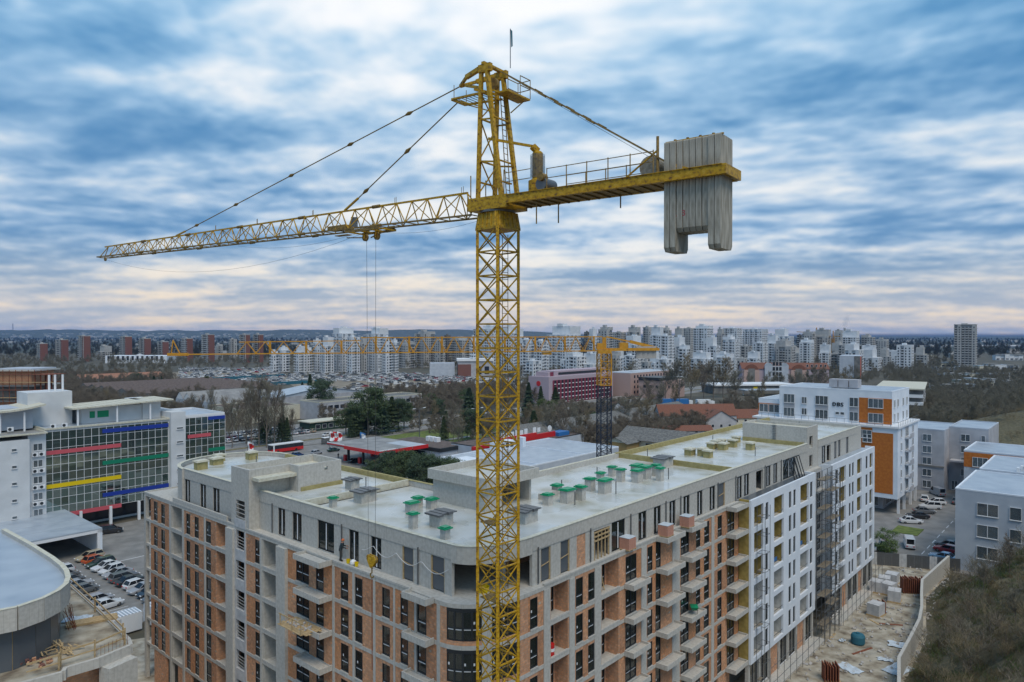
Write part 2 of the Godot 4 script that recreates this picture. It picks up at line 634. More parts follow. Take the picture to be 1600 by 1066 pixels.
func relief(called: String, x0: float, x1: float, z0: float, z1: float, step: float, f: Callable, mat: Material) -> void:
	var mb := MB.new()
	var nx := int((x1 - x0) / step)
	var nz := int((z1 - z0) / step)
	for j in nz + 1:
		for i in nx + 1:
			var x := x0 + i * step
			var z := z0 + j * step
			var h: float = f.call(x, z)
			mb.v.append(Vector3(x, h, z))
			mb.n.append(Vector3(h - f.call(x + .5, z), .5, h - f.call(x, z + .5)).normalized())
	for j in nz:
		for i in nx:
			var k := j * (nx + 1) + i
			mb.i.append(k); mb.i.append(k + 1); mb.i.append(k + nx + 2)
			mb.i.append(k); mb.i.append(k + nx + 2); mb.i.append(k + nx + 1)
	structure(called, mb, mat)

func build_ground() -> void:
	var mb := MB.new()
	mb.box(Vector3(-9000, -1.0, -1500), Vector3(9000, -.12, 300))
	structure("ground", mb, M.land)
	mb = MB.new()
	mb.box(Vector3(-16000, -1.2, -14000), Vector3(16000, -.2, -1500))
	structure("plain", mb, M.far_land)
	mb = MB.new()
	mb.box(Vector3(900, -.2, -2650), Vector3(3400, .3, -2380))
	var w := structure("river", mb, plain("river_water", lin(.3, .34, .38), .12))
	w.rotation.y = -.06
	# far hills
	for h in [["hills", 8200.0, 0.0, 96.0], ["far_hills", 11500.0, 5.0, 112.0]]:
		mb = MB.new()
		var prev := Vector3.ZERO
		var prev_b := Vector3.ZERO
		for k in 181:
			var x: float = lerpf(-10500, 9000, k / 180.0) * h[1] / 8200.0
			var fade := 1.0 - smoothstep(-200.0, 1700.0, x)
			var y: float = maxf(h[3] * (.86 + .22 * cn1.get_noise_2d(x * .0022 + h[2], 7.0) + .1 * cn2.get_noise_2d(x * .0032, h[2])) * fade, 4.0)
			var p := Vector3(x, y, -h[1])
			var b := Vector3(x, -3, -h[1] + 1500.0)
			if k > 0:
				mb.quad(prev_b, prev, p, b)
				mb.quad(prev, Vector3(prev.x, -3, prev.z - 900.0), Vector3(p.x, -3, p.z - 900.0), p)
			prev = p
			prev_b = b
		structure(h[0], mb, M.hill_wood)
	# the site and the yards round it, in the building's axes (a, b)
	flat("site_yard", [Vector2(-70, -13), Vector2(57, -13), Vector2(72, -12.3), Vector2(88, -9.2), Vector2(104, -9.9), Vector2(104, 0), Vector2(97, 4), Vector2(97, 20), Vector2(-6, 70), Vector2(-70, 70)], .0, M.site_dirt)
	flat("parking_lot", rect(-22, 62, 70.5, 128), .004, M.asphalt)
	flat("forecourt", [Vector2(62.5, 71), Vector2(150, 124), Vector2(150, 189), Vector2(62.5, 189)], .008, M.asphalt)
	flat("main_road", rect(-120, 520, 190, 211), .012, M.asphalt)
	flat("road_verge", rect(-120, 520, 199.6, 201.4), .13, M.dry_grass)
	flat("pavement", rect(-120, 520, 211.3, 214), .14, M.paving)
	flat("roadside_parking", rect(60, 142, 214.4, 245), .016, M.asphalt)
	flat("pavement", rect(142.4, 300, 214.4, 217), .02, M.paving)
	flat("lawn", rect(136, 185, 141, 186), .1, M.lawn)
	flat("lawn", rect(120, 147, 117, 123), .09, M.lawn)
	flat("footpath", rect(136.3, 184.7, 160, 162.4), .104, M.paving)
	flat("car_park", rect(104.3, 180, -34, 13), .006, M.asphalt)
	flat("lawn", rect(124, 130, -.8, 3.9), .12, M.lawn)
	flat("back_yard", rect(97.2, 300, 15, 118), .008, M.earth)
	flat("car_lot", [Vector2(214, 350), Vector2(290, 270), Vector2(450, 420), Vector2(320, 575)], .01, M.lot_ground)
	flat("car_lot", [Vector2(222, 470), Vector2(306, 560), Vector2(400, 700), Vector2(240, 720)], .02, M.lot_ground)
	flat("car_park", rect(330, 392, 62, 112), .02, M.asphalt)
	flat("lawn", rect(312, 329, 70, 112), .07, M.lawn)
	flat("avenue", [Vector2(505, -40), Vector2(517, -46), Vector2(640, 110), Vector2(628, 116)], .06, M.paving)
	flat("lawn", [Vector2(518, -47), Vector2(545, -55), Vector2(560, 0), Vector2(556, 2)], .08, M.lawn)
	relief("bank", 8, 150, -150, -28, 1.6, slope_height, M.slope)
	relief("field", 60, 420, -420, -120, 6.0, field_height, M.slope)
	# road markings
	mb = MB.new()
	for k in 90:
		var a := -120.0 + k * 7.0
		for b in [195.0, 206.0]:
			mb.box(Vector3(a, .017, -b - .08), Vector3(a + 3.0, .021, -b + .08))
	for k in 16:                                     # bays of the parking lot
		mb.box(Vector3(2.0, .009, -73.0 - k * 2.6), Vector3(7.0, .013, -73.12 - k * 2.6))
	for k in 7:
		mb.box(Vector3(29.5 + k * 2.8, .009, -92.0), Vector3(29.65 + k * 2.8, .013, -97.0))
	mb.box(Vector3(19, .009, -74), Vector3(19.25, .013, -98))
	mb.box(Vector3(14, .009, -101.3), Vector3(27, .013, -101.1))
	for k in 14:                                     # dashed lane line beside the right car park
		mb.box(Vector3(107 + k * 4.6, .011, 3.9), Vector3(109.6 + k * 4.6, .015, 4.05))
	for k in 12:
		mb.box(Vector3(110 + k * 2.7, .011, 7.6), Vector3(110.12 + k * 2.7, .015, 11.5))
	var mk := structure("road_markings", mb, M.marking)
	mk.position = CORNER
	mk.rotation.y = TURN

# ---------------------------------------------------------------- the block under construction
const TOP := 21.5          # upper face of the terrace slab
const FLOOR := 2.87
const PH := 25.2           # top of the penthouse parapet
var win_cache := {}

func on(wing: String, s: float, y: float, n: float) -> Vector3:
	return Vector3(s, y, n) if wing == "R" else Vector3(-n, y, -s)

func wbox(parent: Node3D, called: String, wing: String, s0: float, s1: float, y0: float, y1: float, n0: float, n1: float, mat: Material) -> MeshInstance3D:
	return boxp(parent, called, on(wing, s0, y0, n0), on(wing, s1, y1, n1), mat)

func window_meshes(w: float, h: float, style: String) -> Array:
	w = snappedf(w, .05)
	h = snappedf(h, .05)
	var key := "%s %.2f %.2f" % [style, w, h]
	if not win_cache.has(key):
		var f := MB.new()
		var g := MB.new()
		var s := MB.new()
		var k := MB.new()
		var t := .07
		f.box(Vector3(-w / 2, 0, -.06), Vector3(-w / 2 + t, h, .05))
		f.box(Vector3(w / 2 - t, 0, -.06), Vector3(w / 2, h, .05))
		f.box(Vector3(-w / 2 + t, 0, -.06), Vector3(w / 2 - t, t, .05))
		f.box(Vector3(-w / 2 + t, h - t, -.06), Vector3(w / 2 - t, h, .05))
		if style == "french" or style == "double":
			f.box(Vector3(-w / 2 + t, .82, -.05), Vector3(w / 2 - t, .9, .04))
		if style == "double" or style == "pair":
			f.box(Vector3(-.05, t, -.05), Vector3(.05, h - t, .045))
		if style == "triple":
			for x in [-w / 6, w / 6]:
				f.box(Vector3(x - .04, t, -.05), Vector3(x + .04, h - t, .045))
		g.box(Vector3(-w / 2 + t, t, -.015), Vector3(w / 2 - t, h - t, .0))
		if style == "french" or style == "double":
			s.box(Vector3(-w / 2 + t + .02, .74, .002), Vector3(w / 2 - t - .02, .815, .02))
			k.box(Vector3(-w / 4 - .06, 1.15, .002), Vector3(-w / 4 + .06, 1.33, .006))
		else:
			s.box(Vector3(-w / 2 - .05, -.05, -.06), Vector3(w / 2 + .05, -.002, .12))
		win_cache[key] = [f.mesh(), g.mesh(), s.mesh(), k.mesh() if k.v.size() else null]
	return win_cache[key]

func window_at(parent: Node3D, xf: Transform3D, w: float, h: float, style: String, frame: Material, glass: Material, called := "window") -> void:
	var m := window_meshes(w, h, style)
	var o := put(parent, called, m[0], frame, xf)
	put(o, "pane", m[1], glass)
	put(o, "sill" if style in ["pair", "triple", "single"] else "film_strip", m[2], M.white_frame)
	if m[3] and rng.randf() < .7:
		put(o, "sticker", m[3], M.white_frame)

func wwin(parent: Node3D, wing: String, s0: float, s1: float, y0: float, h: float, n: float, style: String, frame: Material = null, glass: Material = null) -> void:
	var xf := Transform3D(Basis(Vector3.UP, 0.0 if wing == "R" else -PI / 2), on(wing, (s0 + s1) / 2, y0, n))
	window_at(parent, xf, absf(s1 - s0), h, style, frame if frame else M.dark_frame, glass if glass else M.glass)

func corner_arc(a0: float, b0: float, a1: float, b1: float, m: int) -> PackedVector2Array:    # from the left face (a0, b1) round to the right face (a1, b0), as (x, z)
	var out := PackedVector2Array()
	for k in m + 1:
		var t := PI / 2 * k / m
		out.append(Vector2(a1 - (a1 - a0) * cos(t), -(b1 - (b1 - b0) * sin(t))))
	return out

# kinds: b brick, c column, P pilaster, w window, W double window, l loggia with concrete sides, k loggia with brick sides, d balcony door, s stair wall
func facade(B: Node3D, wing: String, list: Array, floors: Array) -> void:
	for e in list:
		var s0: float = minf(e[1], e[2])
		var s1: float = maxf(e[1], e[2])
		if e[0] == "c":
			wbox(B, "column", wing, s0, s1, 0, TOP - .302, -.35, .03, M.concrete)
			continue
		if e[0] == "P":
			wbox(B, "pilaster", wing, s0, s1, 0, TOP - .302, -.35, .28, M.concrete)
			continue
		for k in floors:
			var yb: float = TOP - FLOOR * k
			var yt: float = yb + FLOOR - .3
			match e[0]:
				"b":
					wbox(B, "brick_panel", wing, s0, s1, yb, yt, -.25, -.03 - rng.randf() * .025, M["clay_block_%d" % (rng.randi() % 3)])
				"w", "W", "d":
					var sill := .04 if e[0] == "d" else .12
					var top := yt - (.1 if e[0] == "d" else .26)
					if e[0] != "d":
						wbox(B, "window_ledge", wing, s0, s1, yb, yb + sill, -.25, .04, M.concrete)
					wbox(B, "lintel", wing, s0, s1, top, yt, -.25, -.032, M.concrete if e[0] == "d" else M.clay_block)
					wwin(B, wing, s0 + .02, s1 - .02, yb + sill, top - yb - sill - .005, -.1, "double" if e[0] == "W" else "french")
				"l", "k":
					var mat: Material = M.clay_block if e[0] == "k" else M.concrete
					wbox(B, "loggia_side", wing, s0, s0 + .14, yb, yt, -1.3, -.05, mat)
					wbox(B, "loggia_side", wing, s1 - .14, s1, yb, yt, -1.3, -.05, mat)
					wbox(B, "loggia_back", wing, s0 + .14, s1 - .14, yb, yt, -1.39, -1.3, mat)
					wbox(B, "loggia_kerb", wing, s0, s1, yb + .003, yb + .14, -.14, .02, M.concrete)
					wwin(B, wing, s0 + (s1 - s0) * .42, s0 + (s1 - s0) * .8, yb + .05, 2.1, -1.23, "double")
				"s":
					wbox(B, "stair_wall", wing, s0, s1, yb - .3, yb + .75, -.25, .06, M.plaster_grey)
					wbox(B, "stair_wall", wing, s0, s0 + .22, yb + .75, yt, -.25, .06, M.plaster_grey)
					wbox(B, "stair_wall", wing, s1 - .22, s1, yb + .75, yt, -.25, .06, M.plaster_grey)
					for j in 4:
						beam(B, "stair_rail", on(wing, s0 + .22, yb + .95 + j * .3, -.1), on(wing, s1 - .22, yb + 1.05 + j * .3, -.1), .05, M.concrete_bars)

func balcony(B: Node3D, wing: String, s0: float, s1: float, reach: float, y: float) -> void:
	var mb := MB.new()
	mb.box(on(wing, s0, y - .3, .035), on(wing, s1, y - .06, reach))
	var t := .1
	mb.box(on(wing, s0, y - .06, .035), on(wing, s0 + t, y + .16, reach))
	mb.box(on(wing, s1 - t, y - .06, .035), on(wing, s1, y + .16, reach))
	mb.box(on(wing, s0 + t, y - .06, reach - t), on(wing, s1 - t, y + .16, reach))
	part(B, "balcony", mb, M.concrete)

func pent_wall(B: Node3D, wing: String, s0: float, s1: float, n: float, holes: Array) -> void:    # concrete storey wall with openings; hole: [s0, s1, kind]
	var at := s0
	var y1 := TOP + 2.62
	holes.sort_custom(func(p, q): return p[0] < q[0])
	for h in holes:
		if h[0] > at + .01:
			wbox(B, "concrete_wall", wing, at, h[0], TOP, y1, n - .25, n, M.concrete)
		match h[2]:
			"w", "W":
				wwin(B, wing, h[0] + .02, h[1] - .02, TOP + .1, 2.45, n - .12, "pair" if h[2] == "W" or h[1] - h[0] > .95 else "french")
				wbox(B, "white_sash", wing, (h[0] + h[1]) / 2 - .06, (h[0] + h[1]) / 2 + .06, TOP + .2, TOP + 2.4, n - .07, n - .045, M.white_frame)
				wbox(B, "threshold", wing, h[0], h[1], TOP, TOP + .098, n - .25, n + .03, M.concrete)
				wbox(B, "lintel", wing, h[0], h[1], TOP + 2.56, y1, n - .25, n - .002, M.concrete)
			"f":
				wbox(B, "sheeting", wing, h[0] + .1, h[1] - .1, TOP + .1, TOP + 2.5, n - .14, n - .12, M.film)
				beam(B, "batten", on(wing, h[0] + .1, TOP + 1.2, n - .08), on(wing, h[1] - .1, TOP + 1.35, n - .08), .05, M.timber)
				for s in [h[0], h[1] - .1]:
					wbox(B, "timber_jamb", wing, s, s + .1, TOP, TOP + 2.62, n - .2, n - .05, M.timber)
				wbox(B, "lintel", wing, h[0], h[1], TOP + 2.52, y1, n - .25, n - .002, M.concrete)
			"b":
				wbox(B, "brick_panel", wing, h[0], h[1], TOP, TOP + 2.55, n - .25, n - .03, M.clay_block)
				wbox(B, "lintel", wing, h[0], h[1], TOP + 2.55, y1, n - .25, n - .002, M.concrete)
			"o":
				wbox(B, "lintel", wing, h[0], h[1], TOP + 2.4, y1, n - .25, n - .002, M.concrete)
		at = h[1]
	if at < s1:
		wbox(B, "concrete_wall", wing, at, s1, TOP, y1, n - .25, n, M.concrete)
	# the parapet band above, with a shadow gap and a light capping
	wbox(B, "parapet", wing, s0, s1, y1, PH - .05, n - .25, n + .05, M.concrete)
	wbox(B, "parapet_cap", wing, s0, s1, PH - .05, PH, n - .3, n + .09, M.parapet_cap)

func roof_vent(B: Node3D, a: float, b: float, w: float, d: float, h: float, green: bool, tilt := 0.0) -> void:
	var o := boxp(B, "roof_vent", Vector3(-w / 2, 0, -d / 2), Vector3(w / 2, h, d / 2), M.olive_coat if not green else M.concrete)
	o.position = Vector3(a, PH - .6, -b)
	var mb := MB.new()
	var e := .14
	mb.box(Vector3(-w / 2 - e, h + .02, -d / 2 - e), Vector3(w / 2 + e, h + .12, d / 2 + e))
	mb.box(Vector3(-w / 2 - .02, h + .12, -d / 2 - .02), Vector3(w / 2 + .02, h + .2, d / 2 + .02))
	var c := part(o, "vent_cap", mb, M.vent_green if green else M.parapet_cap)
	c.rotation = Vector3(tilt, 0, tilt * .6)

func build_main_block() -> void:
	var B := thing("apartment_block", "large L-shaped concrete and brick apartment block under construction behind the yellow crane", "building", CORNER, TURN)
	# floor slabs
	var arc := corner_arc(0, 0, 5.2, 3.64, 10)
	var foot := PackedVector2Array([Vector2(13.7, -54.1), Vector2(0, -54.1)])
	foot.append_array(arc)
	foot.append_array(PackedVector2Array([Vector2(90.3, 0), Vector2(90.3, -15.8), Vector2(13.7, -15.8)]))
	for k in 7:
		part(B, "floor_slab", MB.new().prism(foot, TOP - FLOOR * k - .3, TOP - FLOOR * k), M.concrete)
	var core := PackedVector2Array([Vector2(13.6, -52.2), Vector2(1.8, -52.2)])
	core.append_array(corner_arc(1.8, 1.8, 6.2, 5.4, 6))
	core.append_array(PackedVector2Array([Vector2(90.2, -1.8), Vector2(90.2, -15.7), Vector2(13.6, -15.7)]))
	for k in 7:
		part(B, "inner_wall", MB.new().prism(core, 0.0 if k == 6 else TOP - FLOOR * (k + 1), TOP - FLOOR * k - .3), M.old_concrete)
	# left facade
	facade(B, "L", [["c", 54.1, 53.6], ["b", 52.4, 51.5], ["w", 51.5, 50.5], ["b", 50.5, 49.55], ["w", 49.55, 48.55], ["b", 48.55, 47.3], ["c", 47.3, 46.85], ["l", 46.85, 44.1], ["c", 44.1, 43.65],
		["b", 43.65, 43.2], ["w", 43.2, 42.3], ["b", 42.3, 41.26], ["w", 41.26, 40.3], ["b", 40.3, 39.0], ["c", 39.0, 38.68], ["w", 38.68, 37.6], ["b", 37.6, 36.6], ["k", 36.6, 33.95], ["P", 33.95, 32.55],
		["s", 32.55, 30.46], ["b", 30.46, 28.85], ["w", 28.85, 27.9], ["c", 27.9, 27.54], ["l", 27.54, 24.67], ["P", 24.67, 23.2], ["b", 23.2, 21.9], ["W", 21.9, 19.9], ["b", 19.9, 18.86], ["d", 18.86, 17.74],
		["b", 17.74, 16.43], ["c", 16.43, 16.16], ["b", 16.16, 15.36], ["w", 15.36, 14.32], ["b", 14.32, 13.71], ["c", 13.71, 13.46], ["w", 13.46, 12.5], ["b", 12.5, 11.09], ["c", 11.09, 10.85], ["b", 10.85, 10.07],
		["w", 10.07, 9.15], ["b", 9.15, 8.68], ["c", 8.68, 8.5], ["b", 8.5, 7.95], ["w", 7.95, 7.09], ["b", 7.09, 6.32], ["c", 6.32, 6.11], ["d", 6.11, 5.1], ["b", 5.1, 3.95], ["c", 3.95, 3.64]], [1, 2, 3, 4, 5, 6])
	# right facade up to the white part
	facade(B, "R", [["b", 5.2, 5.43], ["w", 5.43, 6.3], ["b", 6.3, 6.97], ["c", 6.97, 7.72], ["k", 7.72, 10.1], ["c", 10.1, 10.8], ["b", 10.8, 11.0], ["w", 11.0, 11.93], ["b", 11.93, 12.63], ["w", 12.63, 13.5], ["c", 13.5, 14.42],
		["k", 14.42, 17.23], ["b", 17.23, 18.15], ["W", 18.15, 19.94], ["b", 19.94, 20.69], ["c", 20.69, 21.56], ["b", 21.56, 21.78], ["w", 21.78, 22.67], ["b", 22.67, 23.24], ["d", 23.24, 24.16], ["b", 24.16, 26.27], ["c", 26.27, 27.7],
		["b", 27.7, 27.95], ["W", 27.95, 29.64], ["b", 29.64, 31.12], ["w", 31.12, 32.08], ["b", 32.08, 32.89], ["w", 32.89, 34.04], ["b", 34.04, 34.5], ["c", 34.5, 35.1], ["b", 35.1, 35.97], ["w", 35.97, 37.02], ["b", 37.02, 38.34], ["W", 38.34, 40.12], ["b", 40.12, 41.2]], [1, 2, 3, 4, 5, 6])
	for k in range(0, 7):
		var y := TOP - FLOOR * k
		balcony(B, "L", 16.45, 20.3, 1.25, y)
		balcony(B, "L", 4.2, 6.75, .85, y)
		if k > 0:
			balcony(B, "R", 17.9, 20.7, .95, y)
		balcony(B, "R", 23.2, 26.6, 1.2, y)
		balcony(B, "R", 27.9, 31.0, 1.2, y)
		balcony(B, "R", 37.9, 41.15, 1.15, y)
	# rounded corner: brick piers, wide windows between them, one column
	for k in range(1, 7):
		var yb := TOP - FLOOR * k
		var yt := yb + FLOOR - .3
		for j in 10:
			var p := Vector3(arc[j].x, 0, arc[j].y)
			var q := Vector3(arc[j + 1].x, 0, arc[j + 1].y)
			var d := (q - p).normalized()
			var xf := Transform3D(Basis(d, Vector3.UP, d.cross(Vector3.UP)), (p + q) / 2 + Vector3(0, yb, 0))
			var w := p.distance_to(q)
			if j in [0, 5, 9]:
				var o := boxp(B, "column" if j == 5 else "brick_panel", Vector3(-w / 2, 0, -.25), Vector3(w / 2, yt - yb, -.03), M.concrete if j == 5 else M.clay_block)
				o.transform = xf
			else:
				var o2 := boxp(B, "window_ledge", Vector3(-w / 2, 0, -.25), Vector3(w / 2, .3, -.02), M.clay_block)
				o2.transform = xf
				var o3 := boxp(B, "lintel", Vector3(-w / 2, yt - yb - .2, -.25), Vector3(w / 2, yt - yb, -.03), M.dark_frame)
				o3.transform = xf
				window_at(B, xf.translated_local(Vector3(0, .302, -.1)), w, yt - yb - .51, "french", M.dark_frame, M.glass)
	# terrace edge: a raised kerb round the slab, broken at the corner
	wbox(B, "terrace_kerb", "L", 6.8, 54.1, TOP, TOP + .16, -.16, .04, M.concrete)
	wbox(B, "terrace_kerb", "R", 7.0, 41.1, TOP, TOP + .16, -.16, .04, M.concrete)
	boxp(B, "terrace_kerb", Vector3(.16, TOP, -54.12), Vector3(13.7, TOP + .16, -53.94), M.concrete)
	wbox(B, "terrace_upstand", "L", 34.2, 46.4, TOP + .16, TOP + .62, -.16, .02, M.concrete)
	wbox(B, "wet_terrace", "L", 34.2, 46.4, TOP + .004, TOP + .02, -1.0, -.17, M.film)
	# penthouse walls (n is measured from the facade plane)
	pent_wall(B, "L", 33.35, 46.0, -1.1, [[44.6, 45.9, "w"], [40.9, 42.2, "w"], [37.9, 39.3, "w"], [34.2, 35.2, "b"]])
	pent_wall(B, "L", 3.6, 29.9, -1.1, [[25.4, 26.6, "w"], [22.7, 24.2, "w"], [17.8, 20.2, "W"], [14.4, 15.7, "w"], [11.5, 12.8, "w"], [7.7, 9.0, "f"], [4.35, 5.8, "f"]])
	pent_wall(B, "R", 6.3, 40.9, -.56, [[7.3, 8.5, "f"], [9.7, 10.9, "f"], [11.8, 13.0, "b"], [14.2, 16.5, "o"], [16.8, 18.9, "W"], [21.1, 22.5, "w"], [23.8, 25.1, "w"], [26.7, 27.9, "w"], [29.5, 30.8, "w"], [32.4, 33.6, "w"], [35.2, 36.5, "w"], [37.3, 38.9, "f"]])
	pent_wall(B, "R", 40.9, 64.7, -.56, [[42.0, 43.3, "w"], [43.9, 45.3, "w"], [47.3, 49.4, "o"], [50.3, 51.7, "w"], [52.6, 53.9, "w"], [55.8, 60.0, "W"]])
	pent_wall(B, "R", 69.0, 88.0, -.56, [[70.6, 72.2, "w"], [72.8, 74.6, "o"], [76.2, 77.3, "w"], [78.0, 79.2, "w"], [82.0, 83.2, "w"]])
	# rounded roof edges
	var end_arc := PackedVector2Array()
	for k in 13:
		var t := PI * k / 12
		end_arc.append(Vector2(7.4 - 6.3 * cos(t), -(46.0 + 6.0 * sin(t))))
	var cor := corner_arc(1.1, .56, 6.3, 3.6, 10)
	curved_band(B, cor, TOP + 2.4, PH, .25, .05)
	curved_band(B, end_arc, TOP, PH, .25, .05)
	for k in [2, 4, 6, 8]:
		var p3 := Vector3(end_arc[k].x, TOP + .1, end_arc[k].y)
		var p4 := Vector3(end_arc[k + 1].x, TOP + .1, end_arc[k + 1].y)
		var d3 := (p4 - p3).normalized()
		window_at(B, Transform3D(Basis(d3, Vector3.UP, d3.cross(Vector3.UP)), (p3 + p4) / 2 + d3.cross(Vector3.UP) * .02), 1.2, 2.4, "french", M.dark_frame, M.glass)
	boxp(B, "concrete_wall", Vector3(13.45, TOP, -46.0), Vector3(13.7, PH - .05, -15.9), M.concrete)
	boxp(B, "concrete_wall", Vector3(13.7, TOP, -15.8), Vector3(90, PH - .05, -15.55), M.concrete)
	boxp(B, "parapet_cap", Vector3(13.4, PH - .05, -46), Vector3(13.75, PH + .0, -15.9), M.olive_coat)
	boxp(B, "parapet_cap", Vector3(13.8, PH - .05, -15.87), Vector3(40.6, PH + .0, -15.5), M.parapet_cap)
	boxp(B, "parapet_cap", Vector3(40.7, PH - .05, -15.87), Vector3(90, PH + .05, -15.5), M.olive_coat)
	boxp(B, "concrete_wall", Vector3(89.75, TOP, -15.55), Vector3(90, PH - .05, -.81), M.concrete)
	boxp(B, "concrete_wall", Vector3(88.0, TOP, -.81), Vector3(90, PH - .05, -.56), M.concrete)
	# what stands inside the open corner of the penthouse
	boxp(B, "inner_wall", Vector3(6.6, TOP, -9.4), Vector3(6.85, PH - .75, -4.6), M.old_concrete)
	boxp(B, "inner_wall", Vector3(1.4, TOP, -9.65), Vector3(6.85, PH - .75, -9.4), M.clay_block)
	boxp(B, "inner_wall", Vector3(6.85, TOP, -4.85), Vector3(13, PH - .75, -4.6), M.clay_block)
	boxp(B, "column", Vector3(5.6, TOP, -3.2), Vector3(5.95, PH - 1.2, -2.85), M.concrete)
	boxp(B, "inner_wall", Vector3(4.2, TOP, -46), Vector3(4.4, PH - .75, -10), M.old_concrete)
	boxp(B, "inner_wall", Vector3(14, TOP, -4.0), Vector3(88, PH - .75, -3.8), M.old_concrete)
	# roof decks
	var deck := PackedVector2Array([Vector2(13.4, -22.5), Vector2(1.3, -22.5)])
	for p in corner_arc(1.3, .78, 6.4, 3.7, 8):
		deck.append(p)
	deck.append_array(PackedVector2Array([Vector2(41.2, -.78), Vector2(41.2, -15.6), Vector2(13.4, -15.6)]))
	part(B, "roof_deck", MB.new().prism(deck, PH - .9, PH - .6), M.roof_membrane)
	var deck2 := PackedVector2Array([Vector2(13.45, -23.0), Vector2(1.3, -23.0), Vector2(1.3, -46.0)])
	for k in 11:
		var t := PI * (k + 1) / 12
		deck2.append(Vector2(7.4 - 6.1 * cos(t), -(46.0 + 5.8 * sin(t))))
	deck2.append(Vector2(13.45, -46.0))
	part(B, "roof_deck", MB.new().prism(deck2, PH - .85, PH - .5), M.roof_membrane)
	boxp(B, "roof_deck", Vector3(41.5, PH - .85, -15.6), Vector3(89.8, PH - .5, -.78), M.roof_membrane)
	boxp(B, "roof_kerb", Vector3(1.3, PH - .6, -23.0), Vector3(13.4, PH + .02, -22.72), M.parapet_cap)
	boxp(B, "roof_kerb", Vector3(41.2, PH - .6, -15.5), Vector3(41.48, PH + .02, -.9), M.olive_coat)
	boxp(B, "wall_coat", Vector3(13.3, PH - .5, -45.9), Vector3(13.44, PH - .06, -23.1), M.olive_coat)
	boxp(B, "wall_coat", Vector3(41.6, PH - .5, -15.53), Vector3(89.7, PH - .06, -15.4), M.olive_coat)
	boxp(B, "wall_coat", Vector3(14.2, PH - .6, -15.53), Vector3(41.1, PH - .06, -15.45), M.concrete)
	# stair head over the left wing
	for q in [[TOP, TOP + .85, 33.3, 29.92], [TOP + 2.6, 27.2, 33.3, 29.92], [TOP + .85, TOP + 2.6, 33.3, 32.3], [TOP + .85, TOP + 2.6, 30.7, 29.92]]:
		boxp(B, "stair_tower", Vector3(.02, q[0], -q[2]), Vector3(.3, q[1], -q[3]), M.concrete)
	boxp(B, "stair_tower", Vector3(.3, TOP, -33.3), Vector3(9.2, 27.2, -33.05), M.concrete)
	boxp(B, "stair_tower", Vector3(.3, TOP, -30.17), Vector3(4.5, 27.2, -29.92), M.concrete)
	boxp(B, "stair_tower", Vector3(4.25, TOP, -29.9), Vector3(4.5, 27.2, -28.3), M.concrete)
	for q in [[4.5, 7.2, TOP, 27.2], [7.6, 9.2, TOP, 27.2], [7.2, 7.6, TOP, 26.35], [7.2, 7.6, 26.75, 27.2]]:
		boxp(B, "stair_tower", Vector3(q[0], q[2], -28.55), Vector3(q[1], q[3], -28.3), M.concrete)
	boxp(B, "stair_tower", Vector3(8.95, TOP, -33.05), Vector3(9.2, 27.2, -28.55), M.concrete)
	boxp(B, "stair_roof", Vector3(.3, 26.2, -33.05), Vector3(8.95, 26.5, -28.6), M.parapet_cap)
	boxp(B, "wall_coat", Vector3(4.52, PH - .6, -28.28), Vector3(9.3, PH - .1, -28.18), M.olive_coat)
	wbox(B, "stair_wall", "L", 30.46, 32.55, TOP + .0, TOP + .8, -.1, .06, M.plaster_grey)
	for k in 4:
		beam(B, "stair_rail", Vector3(-.01, TOP + 1.0 + k * .4, -30.7), Vector3(-.01, TOP + 1.05 + k * .4, -32.3), .06, M.concrete_bars)
	# stair head at the inner corner: open towards the roof
	for q in [[10.8, 11.05, 9.6, 16.2], [16.8, 17.05, 9.6, 16.2], [11.05, 16.8, 15.95, 16.2]]:
		boxp(B, "stair_tower", Vector3(q[0], PH - .6, -q[3]), Vector3(q[1], 26.7, -q[2]), M.concrete)
	boxp(B, "stair_tower", Vector3(11.05, PH - .6, -9.85), Vector3(13.0, 26.7, -9.6), M.concrete)
	boxp(B, "stair_roof", Vector3(10.4, 26.7, -16.5), Vector3(17.5, 26.95, -9.0), M.concrete)
	for q in [[10.4, 17.5, 9.0, 9.2], [10.4, 17.5, 16.3, 16.5], [10.4, 10.6, 9.2, 16.3], [17.3, 17.5, 9.2, 16.3]]:
		boxp(B, "stair_parapet", Vector3(q[0], 26.95, -q[3]), Vector3(q[1], 27.6, -q[2]), M.concrete)
	boxp(B, "stair_deck", Vector3(10.62, 26.95, -16.28), Vector3(17.28, 27.05, -9.22), M.roof_membrane)
	boxp(B, "low_wall", Vector3(17.6, PH - .6, -9.2), Vector3(20.4, PH - .1, -8.7), M.concrete)
	# lift head on the right wing
	for q in [[64.7, 65.6, TOP, 27.3], [66.9, 69.0, TOP, 27.3], [65.6, 66.9, TOP, TOP + .3], [65.6, 66.9, TOP + 1.9, TOP + 2.9], [65.6, 66.9, TOP + 4.5, 27.3]]:
		boxp(B, "lift_tower", Vector3(q[0], q[2], -.85), Vector3(q[1], q[3], -.6), M.concrete)
	for q in [[64.7, 69.0, 9.4, 9.65], [64.7, 64.95, .85, 9.4], [68.75, 69.0, .85, 9.4]]:
		boxp(B, "lift_tower", Vector3(q[0], TOP, -q[3]), Vector3(q[1], 27.3, -q[2]), M.concrete)
	boxp(B, "lift_roof", Vector3(64.95, 26.7, -9.4), Vector3(68.75, 26.95, -.85), M.parapet_cap)
	boxp(B, "wall_coat", Vector3(64.55, PH - .5, -9.6), Vector3(64.69, PH + .05, -1.0), M.olive_coat)
	for k in 12:
		boxp(B, "ladder_rung", Vector3(64.56, PH - .3 + k * .24, -5.3), Vector3(64.66, PH - .26 + k * .24, -4.8), M.steel)
